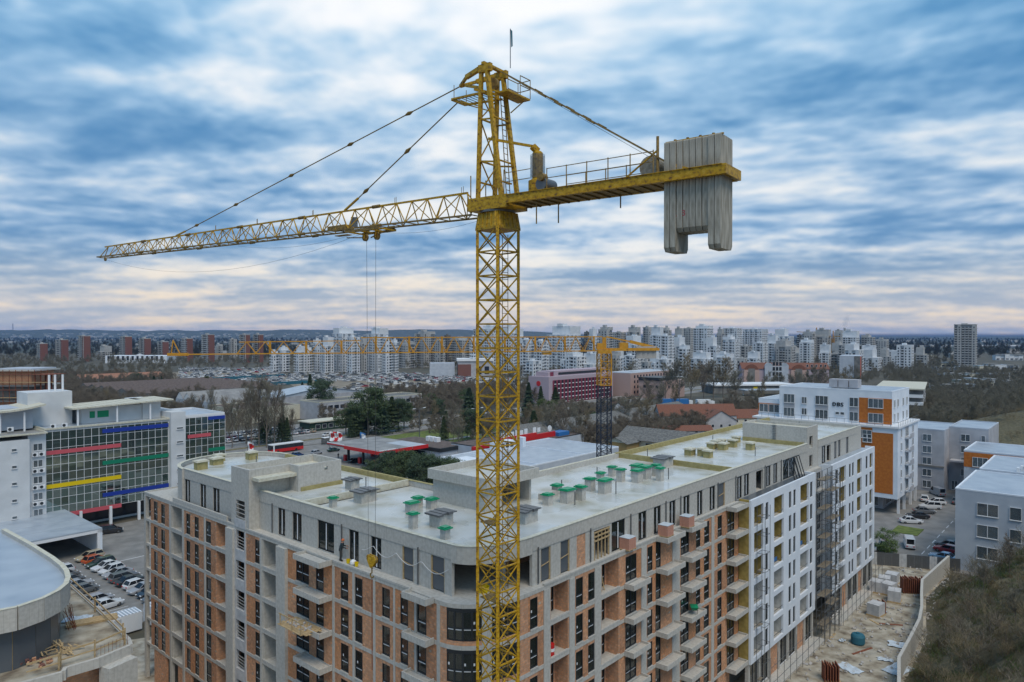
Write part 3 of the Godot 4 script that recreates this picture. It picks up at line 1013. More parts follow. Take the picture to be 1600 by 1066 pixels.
	# vents
	for q in [[3.2, 21.0, .6, .6, .9], [6.7, 14.4, 1.1, .8, .9], [8.5, 15.7, .8, .7, .8], [8.7, 14.1, .9, .8, .9], [3.4, 10.4, .65, .6, 1.3], [3.1, 6.4, .65, .65, .9],
			[16.5, 7.2, .8, .8, 1.0], [20.2, 9.0, .9, .8, 1.0], [18.4, 6.4, 1.4, 1.0, 1.3], [19.9, 6.0, .7, .9, 1.4], [23.7, 7.6, .9, .9, 1.3], [28.6, 9.7, .8, .7, .8], [23.9, 6.0, 1.5, .9, 1.4],
			[31.1, 9.9, .8, .7, 1.1], [29.4, 7.7, .8, .8, 1.4], [32.6, 7.7, 1.5, .9, 1.4], [30.2, 6.2, 1.2, .9, 1.4], [32.4, 6.5, 1.3, .9, 1.4], [34.4, 6.4, .8, .8, 1.3], [32.4, 4.8, .8, .7, 1.5]]:
		roof_vent(B, q[0], q[1], q[2] * .85, q[3] * .85, q[4] * .85, true, rng.randf_range(-.04, .04))
	for q in [[48.5, 9.6], [49.1, 8.2], [48.2, 7.0], [54.6, 9.6], [56.0, 9.7], [57.5, 9.6], [55.1, 8.2], [58.0, 8.2], [62.4, 9.6], [57.5, 5.5], [3.3, 46.8], [5.8, 48.2], [7.1, 50.2], [10.3, 48.4]]:
		roof_vent(B, q[0], q[1], rng.randf_range(.9, 1.3), rng.randf_range(.8, 1.0), rng.randf_range(.75, 1.0), false, rng.randf_range(-.03, .03))
	# bigger flues with a wet slate lid
	for q in [[5.5, 9.4, 1.5, 1.2], [6.4, 20.6, 1.7, 1.2], [10.8, 5.0, 1.6, 1.3], [39.9, 8.6, 2.2, 1.4], [8.6, 25.6, 1.0, 1.0]]:
		var o := boxp(B, "flue", Vector3(-q[2] / 2, 0, -q[3] / 2), Vector3(q[2] / 2, .95, q[3] / 2), M.concrete)
		o.position = Vector3(q[0], PH - .6, -q[1])
		var mb := MB.new()
		for k in 4:
			var x: float = -q[2] / 2 - .3 + k * (q[2] + .6) / 4
			mb.box(Vector3(x, .96 + .05 * (k % 2), -q[3] / 2 - .25), Vector3(x + (q[2] + .6) / 4 - .01, 1.1 + .04 * (k % 3), q[3] / 2 + .25 - .1 * (k % 2)))
		part(o, "flue_lid", mb, M.steel)
	# lightning rods and pipes
	for q in [[9.5, 24.6], [21.2, 9.2], [24.0, 4.8], [29.0, 10.4], [43.0, 12.5], [53.0, 3.0], [59.0, 11.5], [75.0, 4.0], [83.0, 8.0], [8.5, 44.0], [33.5, 4.4], [17.9, 5.2]]:
		rod(B, "vent_pipe", Vector3(q[0], PH - .55, -q[1]), Vector3(q[0], PH + .65, -q[1]), .1, M.steel)
	# down-pipes on the penthouse
	for s in [7.1, 16.6, 27.5]:
		rod(B, "down_pipe", on("L", s, TOP + .1, -1.0), on("L", s, PH - .9, -1.0), .11, M.steel)
	for s in [6.9, 13.6, 19.7, 25.9, 28.8, 37.0, 41.5, 49.8, 55.0]:
		rod(B, "down_pipe", on("R", s, TOP + .1, -.46), on("R", s, PH - .9, -.46), .11, M.steel)
	# white rendered blocks that stand proud of the right wing
	white_block(B, 41.2, 62.0, [["l", 42.0, 44.6], ["w", 45.25, 46.05], ["l", 47.77, 50.77], ["w", 52.44, 53.29], ["w", 53.94, 54.75], ["l", 56.38, 59.4], ["w", 59.9, 60.85]])
	white_block(B, 68.66, 90.3, [["w", 70.6, 71.5], ["l", 72.07, 75.05], ["w", 76.6, 77.5], ["w", 78.1, 79.0], ["l", 80.64, 83.1], ["w", 85.2, 86.3], ["l", 87.4, 89.2]])
	# stairwell between them
	for k in 6:
		var yb := TOP - FLOOR * (k + 1)
		wbox(B, "stair_landing", "R", 62.05, 68.6, yb - .25, yb, .02, .55, M.concrete)
		wbox(B, "stair_wall", "R", 62.05, 63.4, yb, yb + FLOOR - .3, -.25, -.02, M.clay_block)
		wbox(B, "stair_wall", "R", 66.0, 68.6, yb, yb + FLOOR - .3, -.25, -.02, M.plaster_grey)
		wwin(B, "R", 66.8, 67.9, yb + .3, 2.0, .05, "french")
	# ground floor under the left wing and the corner
	for k in 8:
		wbox(B, "brick_panel", "L", 5.0 + k * 6.2, 8.2 + k * 6.2, 0, TOP - FLOOR * 6 - .3, -.3, -.06, M.clay_block)
	for k in 6:
		wbox(B, "brick_panel", "R", 6.2 + k * 6.0, 9.0 + k * 6.0, 0, TOP - FLOOR * 6 - .3, -.3, -.06, M.clay_block)

func curved_band(B: Node3D, arc: PackedVector2Array, y0: float, y1: float, thick: float, proud: float) -> void:
	for j in arc.size() - 1:
		var p := Vector3(arc[j].x, 0, arc[j].y)
		var q := Vector3(arc[j + 1].x, 0, arc[j + 1].y)
		var d := (q - p).normalized()
		var o := d.cross(Vector3.UP)
		var xf := Transform3D(Basis(d, Vector3.UP, o), p)
		var l := p.distance_to(q)
		part(B, "curved_wall", MB.new().box(Vector3(-.02, y0, -thick), Vector3(l + .02, y1 - .05, proud - .01 * (j % 2)), xf), M.concrete)
		part(B, "parapet_cap", MB.new().box(Vector3(-.02, y1 - .05, -thick - .05), Vector3(l + .02, y1 - .002 * (j % 2), proud + .04), xf), M.parapet_cap)

func white_block(B: Node3D, a0: float, a1: float, list: Array) -> void:
	var wall := MB.new()
	var y6 := TOP - FLOOR * 6
	var n1 := 1.4
	var n0 := 1.15
	var at := a0
	var floors := [1, 2, 3, 4, 5, 6]
	for e in list:
		wall.box(Vector3(at, y6 - .35, n0), Vector3(e[1], TOP + .4, n1))
		for k in floors:
			var yb: float = TOP - FLOOR * k
			var lo := .12 if e[0] == "l" else .3
			var hi := 2.42 if e[0] == "l" else 2.3
			wall.box(Vector3(e[1], yb - .35 if k == 6 else yb + hi - FLOOR, n0), Vector3(e[2], yb + lo, n1))
			if k == 1:
				wall.box(Vector3(e[1], yb + hi, n0), Vector3(e[2], TOP + .4, n1))
			if e[0] == "w":
				wwin(B, "R", e[1] + .01, e[2] - .01, yb + lo + .03, hi - lo - .04, n0 + .1, "single", M.dark_frame, M.glass)
			else:
				var mat: Material = M.insulation if k <= 3 else M.inner_white
				boxp(B, "loggia_back", Vector3(e[1] - .1, yb, -.42), Vector3(e[2] + .1, yb + FLOOR - .3, -.3), mat)
				boxp(B, "loggia_side", Vector3(e[1] - .2, yb, -.3), Vector3(e[1] - .05, yb + FLOOR - .3, n0 - .01), mat)
				boxp(B, "loggia_side", Vector3(e[2] + .05, yb, -.3), Vector3(e[2] + .2, yb + FLOOR - .3, n0 - .01), mat)
				wwin(B, "R", e[1] + .3, e[1] + 1.7, yb + .1, 2.1, -.24, "double")
				boxp(B, "loggia_rail", Vector3(e[1], yb + .55, n0 + .1), Vector3(e[2], yb + .6, n0 + .14), M.steel)
				if k == 3 and e[1] > 45.0:
					boxp(B, "loggia_sheet", Vector3(e[1] + .2, yb + .13, n0 - .5), Vector3(e[2] - .3, yb + .6, n0 - .42), M.blue_paint)
		at = e[2]
	wall.box(Vector3(at, y6 - .35, n0), Vector3(a1, TOP + .4, n1))
	part(B, "white_wall", wall, M.white_render)
	for k in 7:
		boxp(B, "floor_slab", Vector3(a0 + .02, TOP - FLOOR * k - .3, .01), Vector3(a1 - .02, TOP - FLOOR * k, n0 - .005), M.concrete)
	for s in [[a0, a0 + .2], [a1 - .2, a1]]:
		boxp(B, "side_wall", Vector3(s[0], y6 - .35, .012), Vector3(s[1], TOP + .38, n0 - .004), M.insulation if s[0] == a0 and a0 < 60 else M.white_render)
	boxp(B, "terrace_floor", Vector3(a0 + .2, TOP + .004, -.54), Vector3(a1 - .2, TOP + .03, n0), M.film if a0 < 60 else M.pale_roof)
	# shop level below: columns, dark glazing, rough brick
	var m := int((a1 - a0) / 2.6)
	for k in m + 1:
		var x := a0 + k * (a1 - a0 - .4) / m
		boxp(B, "shop_column", Vector3(x, 0, .75), Vector3(x + .4, y6 - .35, 1.15), M.concrete)
		if k < m:
			var w := (a1 - a0 - .4) / m - .4
			if k % 3 == 2:
				boxp(B, "brick_panel", Vector3(x + .4, .25, .8), Vector3(x + .4 + w, y6 - .35, .95), M.clay_block)
			else:
				window_at(B, Transform3D(Basis.IDENTITY, Vector3(x + .4 + w / 2, .4, .9)), w, y6 - .85, "pair", M.dark_frame, M.glass)
	boxp(B, "plinth", Vector3(a0 - .3, 0, .02), Vector3(a1 + .4, .24, 2.6), M.concrete)

# ---------------------------------------------------------------- cranes
func lattice_section(parent: Node3D, legs: Array, y0: float, bays: int, bay: float, leg_w: float, brace_w: float, mat: Material) -> void:    # one mast section: legs, horizontals and crossed braces
	var o := Node3D.new()
	o.name = "mast_section"
	parent.add_child(o, true)
	for p in legs:
		beam(o, "leg", p + Vector3(0, y0 + .004, 0), p + Vector3(0, y0 + bays * bay - .004, 0), leg_w, mat)
	for k in bays:
		var y := y0 + k * bay
		for j in 4:
			var p: Vector3 = legs[j]
			var q: Vector3 = legs[(j + 1) % 4]
			var d := (q - p).normalized() * leg_w * .5
			var out := (p + q).normalized() * brace_w
			beam(o, "horizontal_strut", p + d + Vector3(0, y + .05, 0), q - d + Vector3(0, y + .05, 0), brace_w, mat, brace_w * 1.15)
			beam(o, "diagonal_brace", p + d + Vector3(0, y + .12, 0) + out * .3, q - d + Vector3(0, y + bay - .06, 0) + out * .3, brace_w * .8, mat)
			beam(o, "diagonal_brace", q - d + Vector3(0, y + .12, 0) - out * .5, p + d + Vector3(0, y + bay - .06, 0) - out * .5, brace_w * .8, mat)

func build_cranes() -> void:
	main_crane()
	second_crane()
	for q in [[1276.0, 930.0, 512.0, "slim orange tower crane mast standing before the pale tower blocks"], [1302.0, 900.0, 517.0, "rusty orange crane mast standing right of the slim orange one"]]:
		var t := thing("far_crane", q[3], "crane", at_depth(q[0], q[1]), .4, "distant orange crane masts")
		var h := high(q[2], q[1])
		var w := 1.1
		for s in [Vector3(-w, 0, -w), Vector3(w, 0, -w), Vector3(w, 0, w), Vector3(-w, 0, w)]:
			beam(t, "leg", s, s + Vector3(0, h - 8, 0), .45, M.orange_crane)
		var mb := MB.new()
		var legs := [Vector3(-w, 0, -w), Vector3(w, 0, -w), Vector3(w, 0, w), Vector3(-w, 0, w)]
		for k in int((h - 9) / 2.4):
			for j in 4:
				mb.bar(legs[j] + Vector3(0, k * 2.4, 0), legs[(j + 1) % 4] + Vector3(0, k * 2.4 + 2.4, 0), .28)
		var br := part(t, "bracing", mb, M.orange_crane)
		br.set_meta("kind", "stuff")
		beam(t, "mast_head", Vector3(0, h - 8, 0), Vector3(0, h, 0), .9, M.orange_crane)
		beam(t, "jib", Vector3(0, h - 7, -3), Vector3(0, h - 5.5, -34), .8, M.orange_crane)
		beam(t, "counter_jib", Vector3(0, h - 7, 1), Vector3(0, h - 7, 10), .9, M.orange_crane)

func main_crane() -> void:
	var Y: Material = M.crane_paint
	var G: Material = M.crane_grime
	var C := thing("tower_crane", "large yellow tower crane with lattice mast, long jib and grey counterweight slabs", "crane", Vector3(-.82, 0, -41))
	var J := Vector3(-.798, 0, -.602)
	var P := Vector3(.602, 0, -.798)
	var cj := func(x: float, y: float, p: float) -> Vector3: return J * x + P * p + Vector3(0, y, 0)
	# mast, seen corner-on
	var r := 1.19
	var legs := [Vector3(-r, 0, 0), Vector3(0, 0, r), Vector3(r, 0, 0), Vector3(0, 0, -r)]
	boxp(C, "mast_base", Vector3(-2.4, 0, -2.4), Vector3(2.4, .12, 2.4), M.concrete)
	for k in 11:
		lattice_section(C, legs, .12 + k * 4.18, 3, 4.18 / 3, .17, .072, Y)
	for q in [29.0, 24.6, 37.5]:          # rest platforms inside the mast
		var mb := MB.new()
		mb.prism(PackedVector2Array([Vector2(-r + .15, 0), Vector2(0, r - .15), Vector2(.1, -.2), Vector2(0, -r + .15)]), q, q + .05)
		part(C, "rest_platform", mb, G)
	var lad := Node3D.new()
	lad.name = "mast_ladder"
	C.add_child(lad, true)
	for s in [-.16, .16]:
		beam(lad, "ladder_rail", Vector3(.42 + s, 1, -.25), Vector3(.42 + s, 45.8, -.25), .04, G)
	for k in 110:
		beam(lad, "rung", Vector3(.26, 1.2 + k * .4, -.25), Vector3(.58, 1.2 + k * .4, -.25), .03, G)
	# slewing ring: a flared box, then the turning platform
	var mb := MB.new()
	var a := [Vector2(-1.32, 0), Vector2(0, 1.32), Vector2(1.32, 0), Vector2(0, -1.32)]
	for k in 4:
		var p: Vector2 = a[k]
		var q: Vector2 = a[(k + 1) % 4]
		mb.quad(Vector3(p.x, 46.1, p.y), Vector3(p.x * .88, 47.0, p.y * .88), Vector3(q.x * .88, 47.0, q.y * .88), Vector3(q.x, 46.1, q.y))
		for s in 5:
			var m := p.lerp(q, (s + .5) / 5)
			mb.bar(Vector3(m.x, 46.12, m.y), Vector3(m.x * .9, 46.98, m.y * .9), .07)
	mb.prism(PackedVector2Array([a[0], a[1], a[2], a[3]]), 46.0, 46.12)
	part(C, "slewing_ring", mb, Y)
	part(C, "ring_gear", MB.new().tube(Vector3(0, 47.0, 0), Vector3(0, 47.12, 0), 1.02, 1.02, 24), M.steel)
	mb = MB.new()
	var xf := Transform3D(Basis(J, Vector3.UP, J.cross(Vector3.UP)), Vector3.ZERO)
	for s in [-1.0, .8]:
		mb.box(Vector3(-1.4, 47.12, s), Vector3(1.45, 47.85, s + .2), xf)
	mb.box(Vector3(-1.4, 47.12, -.8), Vector3(1.4, 47.25, .8), xf)
	mb.box(Vector3(1.25, 47.25, -.8), Vector3(1.45, 47.85, .8), xf)
	part(C, "turning_platform", mb, Y)
	# the pylon: two leaning frames that meet at the head
	for s in [-.78, .78]:
		beam(C, "pylon_leg", cj.call(.85, 47.85, s), cj.call(.62, 55.3, s * .96), .23, Y, .19)
		beam(C, "pylon_leg", cj.call(-.85, 47.85, s), cj.call(.2, 55.2, s * .96), .25, Y, .2)
		beam(C, "pylon_brace", cj.call(.78, 50.0, s), cj.call(-.5, 49.8, s), .09, Y)
		beam(C, "pylon_brace", cj.call(.7, 52.4, s), cj.call(-.2, 52.3, s), .08, Y)
		var hd := MB.new()
		hd.box(Vector3(-.1, 55.05, s * .96 - .13), Vector3(.78, 55.5, s * .96 + .13), xf)
		part(C, "pylon_head", hd, Y)
		# arm that carries the jib ties
		beam(C, "tie_arm", cj.call(.7, 55.35, s * .96), cj.call(2.0, 55.2, s * .6), .22, Y, .24)
		beam(C, "tie_arm", cj.call(2.0, 55.2, s * .6), cj.call(2.9, 54.98, 0), .15, Y, .16)
		beam(C, "tie_arm", cj.call(.6, 54.2, s * .96), cj.call(2.1, 54.75, s * .5), .16, Y)
		beam(C, "head_platform", cj.call(.3, 53.9, s), cj.call(3.0, 54.05, s * .8), .16, Y, .1)
	for q in [[50.0, .7], [52.4, .6], [53.9, .5], [48.8, .8]]:
		beam(C, "cross_tie", cj.call(q[1], q[0], -.78), cj.call(q[1], q[0], .78), .09, Y)
		beam(C, "cross_tie", cj.call(-q[1] * .5, q[0], -.78), cj.call(-q[1] * .5, q[0], .78), .08, Y)
	for q in [[48.2, 50.0], [50.1, 52.3], [52.4, 53.9]]:
		beam(C, "cross_tie", cj.call(.75, q[0], -.76), cj.call(.65, q[1], .76), .06, Y)
		beam(C, "cross_tie", cj.call(.75, q[0], .76), cj.call(.65, q[1], -.76), .06, Y)
	beam(C, "head_beam", cj.call(.4, 55.56, -.9), cj.call(.4, 55.56, .9), .22, Y, .16)
	beam(C, "head_platform", cj.call(3.0, 54.05, -.64), cj.call(3.0, 54.05, .64), .14, Y)
	for k in 9:
		beam(C, "grating_bar", cj.call(.6 + k * .27, 53.96, -.7), cj.call(.6 + k * .27, 53.96, .7), .03, G)
	part(C, "head_sheave", MB.new().tube(cj.call(.35, 54.55, -.12), cj.call(.35, 54.55, .12), .38, .38, 18), G)
	for s in [-.7, .7]:
		beam(C, "platform_stay", cj.call(2.8, 54.0, s * .9), cj.call(.8, 53.2, s), .06, Y)
		beam(C, "guard_post", cj.call(2.9, 54.05, s * .8), cj.call(2.9, 54.9, s * .8), .04, G)
	# basket on the far side of the head
	var bk := Node3D.new()
	bk.name = "service_basket"
	C.add_child(bk, true)
	beam(bk, "basket_floor", cj.call(-.5, 53.9, -.3), cj.call(-.5, 53.9, 1.9), .9, Y, .1)
	for q in [[-.95, 1.9], [-.05, 1.9], [-.95, .9], [-.05, .9]]:
		beam(bk, "basket_post", cj.call(q[0], 53.95, q[1]), cj.call(q[0], 55.05, q[1]), .045, G)
	for y in [54.5, 55.05]:
		beam(bk, "basket_rail", cj.call(-.95, y, .9), cj.call(-.95, y, 1.9), .04, G)
		beam(bk, "basket_rail", cj.call(-.05, y, .9), cj.call(-.05, y, 1.9), .04, G)
		beam(bk, "basket_rail", cj.call(-.95, y, 1.9), cj.call(-.05, y, 1.9), .04, G)
	beam(bk, "basket_stay", cj.call(-.5, 53.85, 1.8), cj.call(-.3, 53.0, .85), .06, Y)
	# ladder inside the pylon
	var pl := Node3D.new()
	pl.name = "pylon_ladder"
	C.add_child(pl, true)
	for s in [-.18, .18]:
		beam(pl, "ladder_rail", cj.call(-.5, 47.9, .35 + s), cj.call(-.05, 54.0, .35 + s), .04, G)
	for k in 17:
		var t := k / 17.0
		beam(pl, "rung", cj.call(lerpf(-.5, -.05, t), lerpf(48.0, 54.0, t), .17), cj.call(lerpf(-.5, -.05, t), lerpf(48.0, 54.0, t), .53), .03, G)
	# small flag on the head
	rod(C, "flag_pole", cj.call(-.3, 55.6, .8), cj.call(-.3, 57.9, .8), .05, M.steel)
	mb = MB.new()
	mb.quad(cj.call(-.33, 57.85, .8), cj.call(-.36, 57.8, .92), cj.call(-.4, 56.9, .9), cj.call(-.35, 56.8, .82))
	mb.quad(cj.call(-.36, 57.8, .92), cj.call(-.3, 57.65, 1.0), cj.call(-.36, 57.0, .95), cj.call(-.4, 56.9, .9))
	part(C, "flag", mb, M.teal_sheet)
	# jib: one upper chord, two lower chords
	var bays := 36
	var bot := func(x: float) -> float: return lerpf(47.0, 47.8, (x - 1.4) / 50.1)
	var top := func(x: float) -> float: return lerpf(47.0, 47.8, (x - 1.4) / 50.1) + lerpf(1.47, 1.04, (x - 1.4) / 50.1)
	var x0 := 1.5
	var x1 := 51.2
	var step := (x1 - x0) / bays
	var half := .6
	for s in [-half, half]:
		for k in 6:
			var xa := x0 + k * step * 6
			var xb := x0 + (k + 1) * step * 6 - .01
			beam(C, "lower_chord", cj.call(xa, bot.call(xa), s), cj.call(xb, bot.call(xb), s), .1, G)
	for k in 6:
		var xa := x0 + .8 + k * step * 5.85
		var xb := xa + step * 5.85 - .01
		beam(C, "upper_chord", cj.call(xa, top.call(xa), 0), cj.call(xb, top.call(xb), 0), .11, Y)
		if k > 0:
			part(C, "chord_joint", MB.new().tube(cj.call(xa - .35, top.call(xa), 0), cj.call(xa + .35, top.call(xa), 0), .12, .12, 8), G)
			for s in [-half, half]:
				part(C, "chord_joint", MB.new().tube(cj.call(xa - 1.1, bot.call(xa) - .02, s), cj.call(xa - .5, bot.call(xa) - .02, s), .11, .11, 8), G)
	for k in bays + 1:
		var x := x0 + k * step
		if k < bays:
			beam(C, "jib_cross_bar", cj.call(x, bot.call(x), -half), cj.call(x, bot.call(x), half), .055, G)
			if k % 2 == 0:
				beam(C, "jib_cross_bar", cj.call(x, bot.call(x), -half), cj.call(x + step, bot.call(x + step), half), .045, G)
		if k > 0 and k < bays - 1:
			for s in [-half, half]:
				beam(C, "jib_lacing", cj.call(x, bot.call(x), s), cj.call(x, top.call(x), 0), .05, Y)
		if k < bays - 2:
			for s in [-half, half]:
				if (k % 2 == 0) == (s < 0):
					beam(C, "jib_lacing", cj.call(x, bot.call(x), s), cj.call(x + step, top.call(x + step), 0), .05, Y)
				else:
					beam(C, "jib_lacing", cj.call(x + step, bot.call(x + step), s), cj.call(maxf(x, x0 + .8), top.call(x), 0), .05, Y)
	for s in [-half, half]:        # sloping ends
		beam(C, "jib_end_bar", cj.call(x0, bot.call(x0) + .1, s), cj.call(x0 + .85, top.call(x0 + .85), 0), .07, Y)
		beam(C, "jib_end_bar", cj.call(x1 + .25, bot.call(x1), s * .4), cj.call(x1 - step * .9, top.call(x1 - step), 0), .06, Y)
		beam(C, "jib_end_bar", cj.call(x1 - .05, bot.call(x1), s), cj.call(x1 + .4, bot.call(x1), 0), .09, G)
	part(C, "jib_sheave", MB.new().tube(cj.call(x1 - .5, bot.call(x1) - .2, -.06), cj.call(x1 - .5, bot.call(x1) - .2, .06), .2, .2, 12), G)
	for x in [2.6, 8.4, 17.0, 24.0, 30.0]:
		beam(C, "rope_guide", cj.call(x, top.call(x), -.06), cj.call(x, top.call(x) + .42, -.06), .03, G)
		beam(C, "rope_guide", cj.call(x + .25, top.call(x), .06), cj.call(x + .25, top.call(x) + .42, .06), .03, G)
	# ties to the jib, with their link plates
	for q in [[2.9, 54.98, 36.5, [.13, .3, .5, .72, .9]], [3.0, 54.1, 13.5, [.42, .8]]]:
		var p0: Vector3 = cj.call(q[0], q[1], 0)
		var p1: Vector3 = cj.call(q[2], top.call(q[2]) + .05, 0)
		rod(C, "jib_tie", p0, p1, .075, G)
		for t in q[3]:
			var m: Vector3 = p0.lerp(p1, t)
			var d: Vector3 = (p1 - p0).normalized()
			part(C, "tie_link", MB.new().tube(m - d * .32, m, .05, .13, 8).tube(m, m + d * .32, .13, .05, 8), G)
		beam(C, "tie_lug", p1 + (p0 - p1).normalized() * 1.5, p1 - J * -.1, .14, Y, .1)
	# ropes along the jib and the slack trolley rope
	mb = MB.new()
	for q in [[11.6, x1 - .5, 1.9], [1.5, 10.6, .35], [12.4, 27.0, .5]]:
		for k in 14:
			var ta := k / 14.0
			var tb := (k + 1) / 14.0
			var xa := lerpf(q[0], q[1], ta)
			var xb := lerpf(q[0], q[1], tb)
			mb.bar(cj.call(xa, bot.call(xa) - .25 - q[2] * 4.0 * ta * (1 - ta), .1), cj.call(xb, bot.call(xb) - .25 - q[2] * 4.0 * tb * (1 - tb), .1), .013)
	part(C, "trolley_rope", mb, M.rope)
	# trolley
	var tr := Node3D.new()
	tr.name = "trolley"
	C.add_child(tr, true)
	var ty: float = bot.call(11.2) - .2
	for s in [-.75, .75]:
		beam(tr, "trolley_side", cj.call(9.3, ty, s), cj.call(12.6, ty, s), .12, G, .16)
		for x in [9.9, 12.0]:
			part(tr, "wheel", MB.new().tube(cj.call(x, ty + .17, s - .1 * signf(s)), cj.call(x, ty + .17, s - .02 * signf(s)), .15, .15, 12), G)
	for x in [9.35, 10.3, 11.4, 12.5]:
		beam(tr, "trolley_cross", cj.call(x, ty - .02, -.75), cj.call(x, ty - .02, .75), .1, Y)
	for x in [10.3, 11.45]:
		part(tr, "rope_sheave", MB.new().tube(cj.call(x, ty - .4, -.07), cj.call(x, ty - .4, .07), .26, .26, 16), G)
		for s in [-.12, .12]:
			beam(tr, "sheave_bracket", cj.call(x, ty, s), cj.call(x, ty - .5, s), .08, Y, .1)
	beam(tr, "trolley_strut", cj.call(9.4, ty - .1, 0), cj.call(10.9, ty - .45, 0), .07, G)
	beam(tr, "trolley_strut", cj.call(12.9, ty - .35, -.4), cj.call(11.3, ty - .42, 0), .07, G)
	beam(tr, "walkway", cj.call(11.9, ty - .28, -1.0), cj.call(13.2, ty - .28, -1.0), .4, G, .05)
	beam(tr, "winch", cj.call(12.9, ty + .42, -.2), cj.call(14.8, ty + .42, -.2), .7, G, .3)
	beam(tr, "winch_box", cj.call(12.7, ty + .35, .1), cj.call(12.7, ty + 1.1, .1), .4, M.steel, .35)
	# hoist ropes, hook block and chain
	var hy := 24.6
	for x in [10.42, 11.33]:
		rod(C, "hoist_rope", cj.call(x, ty - .5, 0), cj.call(10.87 + (x - 10.87) * .75, hy + .3, 0), .022, M.rope)
	var hb := Node3D.new()
	hb.name = "hook_block"
	C.add_child(hb, true)
	var prof := PackedVector2Array([Vector2(-.42, .3), Vector2(-.3, .44), Vector2(0, .4), Vector2(.34, .38), Vector2(.47, .2), Vector2(.42, -.02), Vector2(.2, -.3), Vector2(.06, -.42), Vector2(-.08, -.42), Vector2(-.34, -.02)])
	for s in [-.13, .07]:
		var m2 := MB.new()
		m2.prism(prof, 0, .06)
		var o := part(hb, "side_plate", m2, Y)
		o.transform = Transform3D(Basis(-J, P, Vector3.UP), cj.call(10.87, hy, s))
	for x in [-.24, .26]:
		part(hb, "sheave", MB.new().tube(cj.call(10.87 + x, hy + .14, -.06), cj.call(10.87 + x, hy + .14, .06), .23, .23, 14), G)
	rod(hb, "hook_shank", cj.call(10.87, hy - .35, 0), cj.call(10.87, hy - .8, 0), .09, G)
	mb = MB.new()
	for k in 10:
		var t := PI * 1.5 * k / 10 - PI * .5
		var t2 := PI * 1.5 * (k + 1) / 10 - PI * .5
		mb.bar(cj.call(10.87 + sin(t + PI * .5) * .16, hy - .96 + cos(t + PI * .5) * .16, 0), cj.call(10.87 + sin(t2 + PI * .5) * .16, hy - .96 + cos(t2 + PI * .5) * .16, 0), .07)
	part(hb, "hook", mb, G)
	rod(C, "load_chain", cj.call(10.87, hy - 1.1, 0), cj.call(10.87, hy - 7.4, 0), .06, M.rust)
	# counter jib
	for s in [-.92, .92]:
		beam(C, "counter_beam", cj.call(-1.4, 47.55, s), cj.call(-13.7, 47.5, s), .16, Y, .44)
		beam(C, "beam_flange", cj.call(-1.4, 47.78, s), cj.call(-13.7, 47.73, s), .26, Y, .03)
		beam(C, "beam_flange", cj.call(-1.4, 47.32, s), cj.call(-13.7, 47.27, s), .26, Y, .03)
	beam(C, "end_beam", cj.call(-13.78, 47.5, -1.02), cj.call(-13.78, 47.5, 1.02), .2, Y, .46)
	beam(C, "counter_deck", cj.call(-1.5, 47.36, 0), cj.call(-10.5, 47.32, 0), 1.6, G, .05)
	for k in 14:
		beam(C, "deck_joist", cj.call(-1.8 - k * .64, 47.28, -.85), cj.call(-1.8 - k * .64, 47.28, .85), .1, G)
	for q in [[-3.3, -.8], [-4.4, -.3], [-7.9, .2]]:
		rod(C, "hanging_rod", cj.call(q[0], 47.1, q[1]), cj.call(q[0], 46.0 + (.5 if q[0] < -7 else 0.0), q[1]), .07, G)
	# handrails
	for s in [-.98, .98]:
		for y in [48.35, 48.85]:
			beam(C, "handrail", cj.call(-4.1, y, s), cj.call(-10.3, y - .04, s), .035, G)
		for k in 6:
			beam(C, "rail_post", cj.call(-4.1 - k * 1.24, 47.8, s), cj.call(-4.1 - k * 1.24, 48.88, s), .05, G)
	for q in [[-1.2, -.98], [1.3, -.9], [1.4, .6]]:
		beam(C, "rail_post", cj.call(q[0], 47.85, q[1]), cj.call(q[0], 49.2, q[1]), .06, G)
	beam(C, "handrail", cj.call(-1.2, 49.0, -.98), cj.call(-3.0, 49.0, -.98), .035, G)
	beam(C, "handrail", cj.call(-1.2, 48.5, -.98), cj.call(-3.0, 48.5, -.98), .035, G)
	# slewing motor, winch drums
	part(C, "motor", MB.new().lathe(cj.call(-2.75, 47.8, .1), [[.0, .1], [.52, .1], [.52, .75], [.3, .85], [.3, 2.3], [.2, 2.4], [0, 2.4]], 16), Y)
	part(C, "motor_guard", MB.new().tube(cj.call(-2.75, 48.7, .1), cj.call(-2.75, 50.0, .1), .42, .42, 16, false), M.glass)
	beam(C, "cable_arm", cj.call(-2.75, 50.2, .1), cj.call(-2.6, 50.45, -.2), .3, Y)
	beam(C, "cable_arm", cj.call(-2.6, 50.45, -.2), cj.call(.1, 51.2, -.74), .14, Y)
	part(C, "winch_drum", MB.new().tube(cj.call(-3.45, 48.2, -.6), cj.call(-3.45, 48.2, .5), .36, .36, 16), M.steel)
	part(C, "winch_motor", MB.new().tube(cj.call(-3.5, 48.55, -.75), cj.call(-3.5, 48.55, -.3), .22, .22, 12), G)
	part(C, "rope_drum", MB.new().tube(cj.call(-9.8, 48.25, -.35), cj.call(-9.8, 48.25, .35), .55, .55, 20), M.weights)
	beam(C, "drum_stay", cj.call(-8.6, 47.8, -.6), cj.call(-10.3, 48.9, -.6), .07, Y)
	beam(C, "drum_post", cj.call(-10.35, 47.8, -.6), cj.call(-10.35, 49.6, -.6), .12, G)
